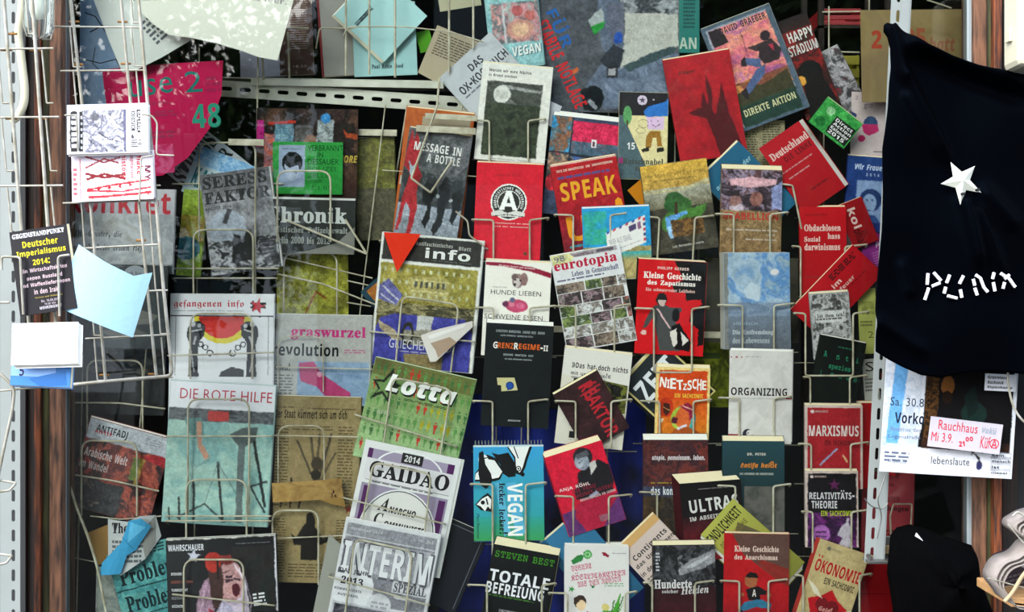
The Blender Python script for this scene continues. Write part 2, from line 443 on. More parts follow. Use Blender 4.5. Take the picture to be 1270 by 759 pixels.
    def GR(s, x0, y0, x1, y1, c0, c1, horiz=False):
        if s.ph:
            w = s._win(x0, y0, x1, y1); t = (((s.fx[w] - x0) / (x1 - x0)) if horiz else ((s.fy[w] - y0) / (y1 - y0)))[..., None].clip(0, 1)
            s.buf[w] = srgb(c0) * (1 - t) + srgb(c1) * t; return
        nx, ny = (12, 1) if horiz else (1, 12)
        u, v = np.meshgrid(np.linspace(0, 1, nx + 1), np.linspace(0, 1, ny + 1)); t = (u if horiz else v)[..., None]
        s._grid(x0, y0, x1, y1, u, v, srgb(c0) * (1 - t) + srgb(c1) * t, nx, ny)
    def Wd(s, x0, y0, x1, y1, rows, c, seed=1, ang=0, fill=0.55):
        """small print too fine to read: rows of word-long dashes"""
        rs = random.Random(seed); hh = (y1 - y0) / rows; k = s.lay(); V = []; T = []
        cxm = float(s.X((x0 + x1) / 2)); czm = float(s.Z((y0 + y1) / 2)); a = -math.radians(ang)
        for r in range(rows):
            x = x0; ya = y0 + r * hh; yb = ya + hh * fill; end = x1 - rs.random() * 0.12 * (x1 - x0)
            while x < end:
                wl = rs.uniform(0.4, 1.3) * 0.1 * (1 if x1 - x0 > 0.4 else 0.7)
                xe = min(x + wl, end); n = len(V)
                for (p, q) in ((x, ya), (xe, ya), (xe, yb), (x, yb)):
                    X = float(s.X(p)) - cxm; Z = float(s.Z(q)) - czm
                    V.append((cxm + X * math.cos(a) - Z * math.sin(a), k, czm + X * math.sin(a) + Z * math.cos(a)))
                T += [(n, n + 1, n + 2), (n, n + 2, n + 3)]; x = xe + 0.018
        s.fine.add(V, T, hx(c))

# ---------------------------------------------------------------- books, magazines, sheets
def frame(TL, TR, BL):
    TL, TR, BL = (np.array(p, float) for p in (TL, TR, BL))
    w = np.linalg.norm(TR - TL); h = np.linalg.norm(BL - TL)
    a1 = math.degrees(math.atan2(TR[1] - TL[1], TR[0] - TL[0])); a2 = math.degrees(math.atan2(-(BL[0] - TL[0]), BL[1] - TL[1]))
    d = (a2 - a1 + 180) % 360 - 180
    return (TR + BL) / 2, w, h, a1 + d / 2
def place(name, TL, TR, BL, z, lean):
    c, w, h, ang = frame(TL, TR, BL); Y = GY + z / 100; k = Y / F
    Wm, Hm = w * k, h * k
    rot = Euler((-math.radians(lean), math.radians(ang), 0), 'XYZ')
    ctr = pos(c[0], c[1], Y); base = ctr - rot.to_matrix() @ Vector((0, 0, Hm / 2))
    return empty(name, base, rot), Wm, Hm, k
# how photograph-like each printed picture is: (waviness in mm, softness, grain), found by words of the label
PHOTO = {'grey rounded stones': (1.4, 3, .35), 'night photo of the full moon': (0.9, 2, 0.3), 'bright red paperback with a round': (0.15, 0, 0.1), 'puppy above': (0.5, 1, 0.12), 'pink roof': (0.9, 1, 0.35), 'yellow two-line': (0.3, 1, 0.25), 'airmail letter': (0.35, 1, 0.16), 'mosaic of village': (0.4, 0, 0.3), 'dark maroon book turned askew': (0.8, 1, 0.2), 'seated child': (0.9, 1, 0.18), 'cartoon gardener': (0.6, 0, 0.06), 'cartoon man in a blue hat': (0.4, 0, 0.12), 'floating island': (1.2, 2, 0.3), 'standing masked fighter': (0.6, 0, 0.06), 'moustached profile': (0.8, 1, 0.16), 'white italic slogan': (1.2, 2, 0.35), 'cracked white capitals and deep': (0.5, 1, 0.3), 'photo of a hand': (1.4, 2, 0.3), 'photo of waving people': (1.5, 2, 0.35), 'faded pale blue': (1.5, 3, 0.12), 'cartoon boy running': (0.5, 0, 0.12), 'faint plant-like': (1.0, 2, 0.15), 'climber': (1.0, 1, 0.22), 'silhouetted head': (1.2, 2, 0.3), 'grey photo magazine leaning': (1.0, 1, 0.3), 'blue-haired': (0.8, 0, 0.08), 'portrait photo of a woman': (0.7, 2, 0.15), 'caption strip': (0.5, 1, 0.3), 'rocket-like': (0.5, 1, 0.15), 'atom glow': (0.9, 2, 0.25), 'spiky heart': (0.4, 0, 0.12), 'ship masts': (0.8, 2, 0.14), 'platinum-haired': (1.2, 2, 0.25), 'stencil title over a crowd': (1.2, 2, 0.25), 'teal ball shape': (1.0, 1, 0.3), 'red street photo': (1.5, 2, 0.35), 'collage poster with a magenta': (1.2, 1, 0.3), 'sketched portrait': (0.5, 0, 0.1), 'pink flag': (0.6, 1, 0.1), 'raised hands': (0.7, 1, 0.12), 'red spiky figure': (1.3, 1, 0.3), 'night palace': (0.7, 1, 0.3), 'tiny people': (0.3, 0, 0.15), 'tiny red and green people': (0.3, 0, 0.14), 'pale discs': (0.5, 1, 0.22), 'food photo': (1.3, 2, 0.25), 'rooftop scene': (1.8, 2, 0.2), 'street panorama': (0.6, 0, 0.3), 'dark centre': (0.6, 1, 0.12), 'grey photograph, behind': (1.0, 2, 0.12), 'chained fists': (0.5, 0, 0.05), 'red barbed wire': (0.35, 0, 0.05), 'weathered turquoise': (1, 1, 0.2), 'yellow patterned': (1, 1, 0.3), 'olive-yellow': (1, 1, 0.35), 'green pocket calendar': (0.5, 0, 0.3)}
def photo_of(label):
    for k, v in PHOTO.items():
        if k in label: return v
    return None
def bk(label, TL, TR, BL, z, bg, ops, th=1.0, name='paperback_book', cat='book', edge=None, pages='cream', sk=(0, 3), lean=2.5,
       group=None, mat=None, bend=None, spine=True, ph=None):
    """a bound thing: front cover, back cover and spine, and the page block between them; sk = how far (px) the back sits off the front"""
    root, Wm, Hm, k = place(name, TL, TR, BL, z, lean); tag(root, label, cat, group)
    mat = mat or INK_GLOSS; T = th / 100; sx_, sz_ = sk[0] * k, -sk[1] * k * -1; e = hx(edge or bg)
    t = 0.0005; hw = Wm / 2
    def corners(y, inset=0.0):
        f = y / T; ox, oz = sx_ * f, sz_ * f
        return [(-hw + inset + ox, y, inset + oz), (hw - inset + ox, y, inset + oz), (hw - inset + ox, y, Hm - inset + oz), (-hw + inset + ox, y, Hm - inset + oz)]
    def slab(art, y0, y1, col):
        V = corners(y0) + corners(y1)
        Fq = [(0, 1, 2, 3), (7, 6, 5, 4), (0, 4, 5, 1), (1, 5, 6, 2), (2, 6, 7, 3), (3, 7, 4, 0)]
        art.add(V, [tri for q in Fq for tri in ((q[0], q[1], q[2]), (q[0], q[2], q[3]))], col)
    cv = Art(); slab(cv, 0, t, hx(bg)); slab(cv, T - t, T, e)
    if spine:
        A_, B_ = corners(t), corners(T - t)
        V = [A_[0], A_[3], B_[3], B_[0]]; V2 = [(v[0] + 0.0006, v[1], v[2]) for v in V]
        cv.add(V + V2, [(0, 1, 2), (0, 2, 3), (4, 6, 5), (4, 7, 6)], e)
    cover = cv.build('cover', mat, root, bend)
    if T > 0.0015:
        V = corners(t + 0.0001, 0.0012) + corners(T - t - 0.0001, 0.0012)
        V = [(v[0], v[1], v[2]) for v in V]
        # leave the top edge of the pages almost flush with the covers
        for i in (2, 3, 6, 7): V[i] = (V[i][0], V[i][1], V[i][2] + 0.0009)
        Fq = [(0, 1, 2, 3), (7, 6, 5, 4), (0, 4, 5, 1), (1, 5, 6, 2), (2, 6, 7, 3), (3, 7, 4, 0)]
        a = Art(); a.add(V, [tri for q in Fq for tri in ((q[0], q[1], q[2]), (q[0], q[2], q[3]))], (1, 1, 1))
        a.build('page_block', PAGES[pages], root, bend)
    p = Page(Wm, Hm, ph or photo_of(label), bg); p.run(ops)
    p.pic.build('cover_picture', mat, cover, bend); [t_.build('lettering', mat, cover, bend) for t_ in p.txts]; p.fine.build('small_print', mat, cover, bend)
    return root
def mag(label, TL, TR, BL, z, bg, ops, **kw):
    kw.setdefault('th', 0.3); kw.setdefault('name', 'magazine'); kw.setdefault('cat', 'magazine'); kw.setdefault('pages', 'white'); kw.setdefault('sk', (1, 1))
    return bk(label, TL, TR, BL, z, bg, ops, **kw)
def sheet(label, TL, TR, BL, z, bg, ops, outline=None, name='leaflet', cat='leaflet', lean=2.0, bend=None, mat=None, group=None, maxlen=0.02, ph=None):
    """a single sheet of paper, outline in page fractions"""
    root, Wm, Hm, k = place(name, TL, TR, BL, z, lean); tag(root, label, cat, group); mat = mat or INK_MATT
    out = outline or [(0, 0), (1, 0), (1, 1), (0, 1)]
    V = [Vector(((x - .5) * Wm, (1 - y) * Hm, 0)) for x, y in out]; T = tessellate_polygon([V])
    a = Art(); tt = []
    for t in T:
        A_, B_, C_ = (V[i] for i in t)
        tt.append(t if (B_ - A_).cross(C_ - A_).z > 0 else (t[0], t[2], t[1]))
    a.add([(v.x, 0, v.y) for v in V], tt, hx(bg)); sh_ = a.build('sheet', mat, root, bend or (lambda v: v), maxlen, 0.0003)
    p = Page(Wm, Hm, ph or photo_of(label), bg); p.run(ops); p.pic.build('print', mat, sh_, bend); [t_.build('lettering', mat, sh_, bend) for t_ in p.txts]; p.fine.build('small_print', mat, sh_, bend)
    return root
def px_outline(TL, TR, BL, pts):
    """outline points given in photo pixels -> page fractions of the same frame"""
    c, w, h, ang = frame(TL, TR, BL); a = math.radians(ang)
    ex = np.array([math.cos(a), math.sin(a)]); ey = np.array([-math.sin(a), math.cos(a)])
    return [(float(np.dot(np.array(p) - c, ex) / w + .5), float(np.dot(np.array(p) - c, ey) / h + .5)) for p in pts]
def bendx(amp, H=None, kind='cyl', W=0.2):
    if kind == 'cyl':      # bulges towards the glass along the height
        def f(V):
            V = V.copy(); V[:, 1] -= amp * (1 - (2 * V[:, 0] / W) ** 2); return V
    elif kind == 'curl':   # top edge rolls forward
        def f(V):
            V = V.copy(); q = np.clip((V[:, 2] - H * 0.6) / (H * 0.4), 0, None); V[:, 1] -= amp * q * q; return V
    elif kind == 'sag':
        def f(V):
            V = V.copy(); q = np.clip(V[:, 2] / H, 0, 1.2); V[:, 1] -= amp * np.sin(q * math.pi); return V
    else:                  # ripple
        def f(V):
            V = V.copy(); V[:, 1] -= amp * np.sin(V[:, 0] / W * 7 + V[:, 2] * 11) ; return V
    return f

# ================================================================ STRUCTURE
def px_box(name, x0, y0, x1, y1, Ya, Yb, mat, parent=None, bevel=0.0):
    """box whose front face fills the given pixels at distance Ya"""
    a = pos(x0, y1, Ya); b = pos(x1, y0, Ya)
    return box_obj(name, a.x, b.x, Ya, Yb, a.z, b.z, mat, parent, bevel)
WOOD = noisy('weathered_brown_wood', '785038', 0.75, 0.5, 9, col2='2c1a10', stretch=(14, 14, 1.6), bump=0.4)
WOODD = noisy('rotten_wood_gap_shade', '24120a', 0.85, 0.5, 12, col2='060403', stretch=(14, 14, 0.8), bump=0.6)
WOODO = noisy('orange_stained_wood', '7c3c18', 0.7, 0.5, 10, col2='1c0e06', stretch=(16, 16, 1.4), bump=0.4)
OLIVE = noisy('olive_paint', '55542c', 0.6, 0.4, 8, col2='26261a', stretch=(14, 14, 1.2), bump=0.3)
GREYP = noisy('grey_window_bead', '8d979c', 0.45, 0.2, 10, stretch=(4, 4, 0.5))
DARK = noisy('dark_shop_wall', '15171a', 0.9, 0.4, 3)
win = tag(empty('window_1', (0, GY, 0.4)), 'large shop window with wooden frame', kind='structure')
gm, gn, gb = new_mat('window_glass'); gn.nodes.remove(gb)
go = gn.nodes['Material Output']; fr = gn.nodes.new('ShaderNodeFresnel'); fr.inputs[0].default_value = 1.32
tr = gn.nodes.new('ShaderNodeBsdfTransparent'); tr.inputs[0].default_value = (0.955, 0.975, 0.965, 1)
gl = gn.nodes.new('ShaderNodeBsdfGlossy'); gl.inputs['Roughness'].default_value = 0.015; mi = gn.nodes.new('ShaderNodeMixShader')
gno = gn.nodes.new('ShaderNodeTexNoise'); gno.inputs['Scale'].default_value = 2.2; gbu = gn.nodes.new('ShaderNodeBump'); gbu.inputs['Strength'].default_value = 0.12; gbu.inputs['Distance'].default_value = 0.0008
gtc = gn.nodes.new('ShaderNodeTexCoord'); gn.links.new(gtc.outputs['Object'], gno.inputs['Vector']); gn.links.new(gno.outputs['Fac'], gbu.inputs['Height']); gn.links.new(gbu.outputs[0], gl.inputs['Normal'])
gn.links.new(fr.outputs[0], mi.inputs[0]); gn.links.new(tr.outputs[0], mi.inputs[1]); gn.links.new(gl.outputs[0], mi.inputs[2]); gn.links.new(mi.outputs[0], go.inputs[0])
def child(o, p): o.parent = p; o.matrix_parent_inverse = Matrix.Translation(-p.location); return o
xl = pos(79, 0, GY).x; xr = pos(1203, 0, GY).x
child(box_obj('pane', xl, xr, GY - 0.002, GY + 0.002, 0.4, 2.7, gm), win)
def strip(name, x0, x1, ya, yb, mat, z0=0.3, z1=2.8):
    a = pos(x0, 0, ya).x; b = pos(x1, 0, ya).x
    return child(box_obj(name, a, b, ya, yb, z0, z1, mat, None, 0.002), win)
strip('grey_bead', 76, 81.5, GY - 0.006, GY + 0.02, GREYP)
strip('frame_board', 61, 76, GY - 0.03, GY + 0.05, WOOD)
strip('frame_board', 51, 61, GY - 0.015, GY + 0.05, OLIVE)
strip('frame_board', 42, 50, GY - 0.028, GY + 0.05, WOODO)
strip('frame_board', 28, 43, GY + 0.02, GY + 0.05, WOODD)  # shade of the black gap beside the jamb, put into the board's colour
strip('grey_bead', 1200, 1208, GY - 0.006, GY + 0.02, GREYP)
strip('frame_board', 1208, 1224, GY - 0.02, GY + 0.05, WOOD)
strip('frame_board', 1224, 1233, GY - 0.012, GY + 0.05, OLIVE)
strip('frame_board', 1233, 1243, GY - 0.03, GY + 0.05, WOODO)
strip('frame_board', 1243, 1262, GY + 0.0, GY + 0.05, WOODD)
FAC = noisy('house_plaster', '2c2e30', 0.9, 0.15, 8, bump=0.3)
tag(box_obj('wall_left', -3.2, pos(29, 0, GY).x, GY + 0.01, GY + 0.3, 0, 3.2, FAC), kind='structure')
tag(box_obj('wall_right', pos(1261, 0, GY).x, 3.2, GY + 0.005, GY + 0.3, 0, 3.2, DARK), kind='structure')
tag(box_obj('wall_front', -1.0, 1.2, GY + 0.0, GY + 0.25, 0.0, 0.42, FAC), kind='structure')
tag(box_obj('trim_1', -1.0, 1.2, GY - 0.01, GY + 0.25, 2.68, 3.2, WOODD), kind='structure')
tag(box_obj('wall_back', -3.0, 3.0, 4.6, 4.7, 0, 3.2, DARK), kind='structure')
tag(box_obj('wall_side', -3.1, -3.0, GY + 0.3, 4.7, 0, 3.2, DARK), kind='structure')
tag(box_obj('wall_side', 3.0, 3.1, GY + 0.3, 4.7, 0, 3.2, DARK), kind='structure')
tag(box_obj('ceiling', -3.1, 3.1, GY + 0.25, 4.7, 3.2, 3.3, DARK), kind='structure')
tag(box_obj('floor', -3.1, 3.1, GY, 4.7, -0.05, 0.0, DARK), kind='structure')
tag(box_obj('pavement', -14, 14, -16, GY, -0.06, 0.0, noisy('pavement_concrete', '3f3d3a', 0.9, 0.3, 5, bump=0.3)), kind='structure')

# street trees behind the camera: the window mirrors them
BARK = noisy('tree_bark', '4a3d30', 0.95, 0.5, 12, bump=0.6); LEAF = noisy('green_leaves', '56702c', 0.6, 0.5, 3, col2='26380f')
def tree(x, y, h, R, n, seed, label, lf=.07):
    t = tag(empty('street_tree', (x, y, 0)), label, 'tree', 'street trees'); rs = np.random.RandomState(seed)
    b = MB(); b.tube([(0, 0, 0), (0.06, 0.03, h * 0.3), (-0.05, 0.05, h * 0.55), (0.03, 0, h * 0.85)], [0.17, 0.13, 0.09, 0.03], 10)
    b.build('trunk', BARK, t, True)
    tips = []
    for i in range(12):
        a = i * 2.4; z0 = h * (0.28 + 0.045 * i); r = R * (1.0 - 0.045 * i)
        e = Vector((r * math.cos(a), r * math.sin(a), z0 + R * 0.35)); tips.append((Vector((0, 0, z0)), e))
        b = MB(); b.tube([(0, 0, z0), e * 0.5 + Vector((0, 0, z0 * 0.5 + 0.12)), e], [0.05, 0.03, 0.012], 6); b.build('branch', BARK, t, True)
    V = []; Fc = []
    for i in range(n):
        s0, e = tips[rs.randint(len(tips))]; u = rs.uniform(0.3, 1.1)
        c = s0.lerp(e, u) + Vector(rs.normal(0, R * 0.17, 3)); a = Vector(rs.normal(0, 1, 3)).normalized() * rs.uniform(lf * .7, lf * 1.3)
        bb = a.cross(Vector(rs.normal(0, 1, 3))).normalized() * a.length * 0.6; k = len(V)
        V += [tuple(c - a), tuple(c + bb), tuple(c + a), tuple(c - bb)]; Fc.append((k, k + 1, k + 2, k + 3))
    f = obj('foliage', mesh('foliage', V, Fc, None, LEAF), t); f['kind'] = 'stuff'
tree(-2.7, -4.4, 5.6, 1.75, 13000, 1, 'bushy street tree standing across the pavement, nearest the perforated post end', .045)
tree(2.7, -5.6, 5.8, 2.0, 24000, 2, 'wide street tree standing opposite the middle of the shop window', .06)
tree(7.6, -4.8, 5.4, 1.9, 12000, 3, 'street tree standing opposite the black shirt end of the window', .07)
HOUSE = noisy('dark_blocker_brick', '34302c', .9, .3, 4, bump=.3)  # unseen house added to keep bright sky out of the glass reflection
hse = tag(empty('wall_opposite_blocker', (5, -11, 0)), 'added dark house front across the street, unseen, darkening the glass reflection', kind='structure')
box_obj('wall', -7.5, 9, -.4, 0, 0, 8, HOUSE, hse); box_obj('roof', -7.8, 9.3, -1.4, .4, 8, 8.3, WOODD, hse)
for i in range(5):
    for j in range(2): box_obj('window', -6 + i * 3, -4.6 + i * 3, 0, .05, 1.2 + 3.2 * j, 3.0 + 3.2 * j, GREYP, hse)

# ================================================================ PRINTED MATTER BEHIND THE GLASS
W_ = 'f4f2ee'; K = '0c0c0e'; RED = 'd8121c'
CROWD = ['101012', '2a2a2c', '5c5c60', 'a8a8ac', '303034', 'd0d0d2', '18181a']

# ---- columns of paperbacks, from the brick red one with the round emblem outwards
bk('white paperback with a night photo of the full moon over bushes', (597, 75), (684, 86), (590, 196), 15.5, 'dcdad2', [
    ('T', 'Warum wir eure Nächte', .1, .05, .7, .085, '202020', 'b'), ('T', 'in Brand stecken', .1, .105, .5, .135, '202020', 'b'),
    ('G', .09, .18, .87, .94, ['161a14', '20261a', '3a4430', '262c1e', '50583c'], 5, 7),
    ('G', .09, .18, .87, .4, ['2c3029', '4a4e48', '363a33', '7c7f7c'], 8, 2), ('P', [(.3, .21), (.87, .24), (.87, .27), (.35, .25)], '8f918e'),
    ('Cc', .31, .31, .125, 'cfd0c8'), ('G', .22, .27, .38, .35, ['cfd0c8', 'a9aaa4', 'dcdcd6'], 3, 3),
    ('T', 'Anarchistische Texte', .2, .965, .75, .985, '707070', 'r')], th=.8)
bk('bright red paperback with a round black and white letter emblem over an open book', (592, 201), (675, 204), (586, 321), 12.9, 'd0142a', [
    ('G', 0, 0, 1, 1, ['c90f26', 'd8162c', 'd0142a', 'c90f26', 'e0402f'], 5, 16), ('T', 'Gabriel Kuhn', .3, .11, .68, .135, '8a1020', 'r'),
    ('Cc', .5, .40, .275, 'e8e6e0'), ('Cc', .5, .40, .26, '26261f'), ('O', .5, .40, .265, .012, 'f2f2ee'), ('O', .5, .40, .175, .012, 'e8e8e2'),
    ('A', 'ANARCHISTISCHES WÖRTERBUCH', .5, .40, .19, .052, -118, 118, 'f0f0ec'),
    ('P', [(.36, .48), (.46, .285), (.53, .285), (.63, .48), (.56, .48), (.545, .445), (.45, .445), (.435, .48)], 'f4f4f0'), ('P', [(.465, .415), (.53, .415), (.497, .34)], '26261f'),
    ('P', [(.24, .515), (.36, .485), (.49, .515), (.62, .485), (.75, .51), (.74, .55), (.5, .555), (.25, .555)], 'd8d6cf'), ('L', [(.24, .555), (.49, .53), (.75, .55)], .01, '26261f'), ('L', [(.49, .515), (.49, .555)], .012, '26261f'),
    ('T', 'nachschlagewerk der ideen', .27, .615, .82, .63, 'ecd8d0', 'b'), ('T', 'und der bewegung', .3, .65, .8, .665, 'ecd8d0', 'b'), ('Cc', .78, .93, .03, '6a3a20')], th=.9, edge='a00f20')
bk('cream paperback with a puppy above a pink lump of meat', (602, 322), (684, 327), (597, 440), 10.3, 'ece8de', [
    ('P', [(0, .012), (.3, .012), (.7, .045), (1, .1), (1, .155), (.7, .095), (.3, .055), (0, .045)], '8e1230'), ('T', 'Mit einem Vorwort zum Karnismus', .2, .045, .75, .065, 'e8c8c8', 'b', 3),
    ('Cc', .5, .2, .09, '8d7672', .11), ('Cc', .45, .16, .05, '6a5552'), ('Cc', .59, .18, .06, '8a6a66', .1), ('Cc', .49, .22, .055, 'c8bcb8', .07), ('Cc', .455, .24, .022, '201818'), ('Cc', .46, .19, .015, '201818'), ('Cc', .54, .195, .015, '201818'),
    ('T', 'WARUM WIR', .12, .27, .34, .285, '6a6a68', 'r'), ('T', 'HUNDE LIEBEN', .1, .305, .86, .355, '34302e', 'r'),
    ('Cc', .5, .465, .17, 'c04468', .1), ('Cc', .42, .45, .045, 'd87890'), ('Cc', .56, .46, .07, 'd46488', .045), ('Cc', .33, .45, .045, '6c2c50'), ('Cc', .43, .405, .04, '5a5a78'),
    ('T', 'SCHWEINE ESSEN', .02, .56, .9, .61, '34302e', 'r')], th=.8)
bk('black paperback with an orange and white title and a yellow sticker', (603, 400), (687, 405), (596, 527), 7.8, '0e1214', [
    ('G', 0, 0, 1, 1, ['0a0d0f', '12171a', '0d1113'], 3, 3), ('T', 'CHRISTOPH MARISCHKA  SABINE HESS  BERND', .15, .06, .87, .085, '9aa0a2', 'b'), ('T', 'LAURA GRÜNWALD  MAXIMILIAN PICHL', .22, .1, .7, .122, '9aa0a2', 'b'),
    ('T', 'G', .12, .18, .185, .245, 'f0e8e0', 'b'), ('T', 'RENZ', .19, .185, .42, .24, 'd2601c', 'b'), ('T', 'R', .43, .18, .49, .245, 'f0e8e0', 'b'), ('T', 'EGIME', .5, .185, .81, .24, 'd2601c', 'b'), ('T', '-II', .82, .19, .93, .245, 'f0e8e0', 'b'),
    ('T', 'DISKURSE  PRAKTIKEN  ORTE', .28, .29, .72, .31, 'a8b0b0', 'b'), ('T', 'AN DEN RÄNDERN EUROPAS', .3, .33, .7, .348, 'a8b0b0', 'b'),
    ('P', [(.2, .53), (.46, .52), (.52, .64), (.28, .66), (.27, .6), (.22, .6)], 'c8c08a'), ('P', [(.34, .58), (.42, .56), (.46, .62), (.37, .65)], '2050a0'), ('O', .4, .6, .06, .02, '1c3c80'),
    ('T', 'ASSOZIATION', .4, .93, .58, .945, 'c0c4c4', 'b')], th=1.0, edge='0a0c0e', pages='white', sk=(0, 6))
t = bk('sky blue spiral-bound book with a black and white cartoon dog lying sideways', (589, 554), (676, 550), (586, 672), 5.2, '2596c4', [
    ('GR', 0, 0, 1, 1, '3aa0d8', '2f9f9a'), ('GR', 0, .75, 1, 1, '2f9f9a', '3a9a58'), ('P', [(0, 0), (1, 0), (1, .02), (0, .02)], 'c6dce4'),
    ('P', [(.02, .3), (.1, .22), (.1, .12), (.2, .1), (.33, .14), (.43, .28), (.38, .36), (.3, .38), (.02, .38)], K), ('P', [(.03, .3), (.12, .24), (.14, .14), (.3, .16), (.41, .28), (.36, .34), (.22, .36), (.02, .36)], 'f0f0ee'),
    ('Cc', .14, .15, .07, 'f0f0ee'), ('L', [(.1, .15), (.2, .13)], .015, K), ('P', [(.08, .08), (.14, .06), (.17, .2), (.25, .3), (.27, .38), (.18, .46), (.1, .42), (.07, .3)], K),
    ('P', [(.26, .08), (.36, .1), (.5, .08), (.6, .2), (.6, .33), (.5, .34), (.42, .3), (.38, .2)], K), ('P', [(.48, .02), (.84, .02), (.78, .14), (.74, .24), (.68, .32), (.6, .3), (.58, .14)], K), ('P', [(.5, .02), (.8, .02), (.74, .14), (.7, .24), (.66, .29), (.61, .27), (.6, .13)], 'f0f0ee'),
    ('O', .64, .25, .04, .015, K), ('Cc', .64, .25, .014, K), ('Cc', .7, .31, .03, K), ('L', [(.58, .02), (.64, .14)], .015, K),
    ('P', [(.02, .62), (.12, .54), (.2, .5), (.28, .56), (.26, .7), (.1, .68)], K), ('P', [(.04, .62), (.12, .56), (.2, .53), (.25, .57), (.24, .67), (.2, .64), (.16, .69), (.1, .64)], 'f0f0ee'), ('Cc', .13, .6, .03, K), ('L', [(.18, .56), (.2, .62)], .02, K),
    ('P', [(.3, .4), (.4, .39), (.52, .9), (.43, .96)], '5fb4d4'), ('P', [(.46, .4), (.6, .39), (.74, .92), (.6, .96)], '58b0d6'),
    ('T', 'VEGAN', .48, .4, .7, .95, 'f4f4f0', 'b', 90), ('T', 'lecker lecker!', .36, .4, .49, .93, '10141a', 's', 90), ('T', 'Marc Pierschel', .04, .72, .08, .97, '123040', 'r', 90)], th=1.0, name='spiral_bound_book', edge='2a8cae', pages='white', sk=(0, -2))
rb = Art()
for i in range(21):
    wx = (-0.47 + i * 0.047) * 87 * (GY + .05) / F; m_ = MB()
    H_ = 119 * (GY + .052) / F
    m_.tube([(wx + .002 * math.cos(a) * .3, .004 + .007 * math.cos(a), H_ + .002 + .0055 * math.sin(a)) for a in [2 * math.pi * q / 12 for q in range(12)]], .0006, 5, True)
    m_.build('spiral_ring', STEEL, t, True)
bk('black paperback with a green author line and bold white title', (612, 675), (693, 690), (592, 790), 2.7, '0b0d0d', [
    ('T', 'STEVEN BEST', .05, .055, .95, .125, '3f8c22', 'm', 0, None, 0), ('T', 'TOTALE', .02, .255, .93, .38, 'eceaf0', 'b'), ('T', 'BEFREIUNG', .0, .39, .88, .51, 'eceaf0', 'b'),
    ('Wd', .05, .52, .9, .55, 1, '3a6a28', 4), ('P', [(.02, .3), (.5, .28), (.95, .42), (.95, .56), (.5, .5)], '14181b'), ('G', .25, .66, .6, .98, CROWD, 4, 6),
    ('T', 'TOTALE', .02, .255, .93, .38, 'eceaf0', 'b'), ('T', 'BEFREIUNG', .0, .39, .88, .51, 'eceaf0', 'b')], th=1.3, sk=(2, 10))
# second column
bk('colourful paperback with a pink roof and blue street paintings on its cover', (682, 139), (766, 154), (676, 262), 15.5, '35405a', [
    ('G', 0, 0, .3, .45, ['2c6c90', '2f8cc0', '54646a', '8a5a40', '2878b0'], 4, 3, 1, None, 3), ('G', 0, .36, .3, .6, ['7a6a5c', '9c7a64', '54504e', 'b04444'], 6, 3, 1, None, 3),
    ('R', .32, .03, 1, .36, 'd02450'), ('G', .32, .24, 1, .37, ['6a5a66', '3a5c70', 'a04a5c'], 9, 6), ('R', .6, .2, .68, .28, 'e8e0e0'), ('R', .62, .22, .66, .27, '503040'),
    ('G', .32, .4, 1, .85, ['2c4c94', '3a5cb0', '607090', '8a7a4a', '22304c', '6a6a70'], 12, 5, 1, None, 2), ('R', .295, 0, .32, 1, '1a2434'), ('R', .3, .37, 1, .395, '1a2434'), ('R', 0, .36, .3, .375, '1a2434'), ('Cc', .12, .68, .13, 'c02434'), ('L', [(.6, .58), (.78, .58)], .02, 'd8c060')], th=1.2, pages='white', sk=(2, 8))
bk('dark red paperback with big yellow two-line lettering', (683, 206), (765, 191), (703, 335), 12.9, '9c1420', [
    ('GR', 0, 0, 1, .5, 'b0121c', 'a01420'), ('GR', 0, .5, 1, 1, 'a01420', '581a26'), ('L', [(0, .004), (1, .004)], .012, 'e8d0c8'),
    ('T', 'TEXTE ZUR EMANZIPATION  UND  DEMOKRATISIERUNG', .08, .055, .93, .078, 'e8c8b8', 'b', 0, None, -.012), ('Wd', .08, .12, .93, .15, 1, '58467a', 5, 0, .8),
    ('T', 'SPEAK', .09, .18, .93, .36, 'e2a022', 'b'), ('T', 'UP!', .1, .4, .98, .76, 'e2921a', 'b'), ('P', [(.58, .5), (.66, .48), (.68, .54), (.6, .58)], '7a3a18'), ('L', [(.1, .8), (.45, .79)], .035, '3a8898'), ('Wd', .15, .84, .6, .98, 2, '8a5a60', 7)], th=1.0)
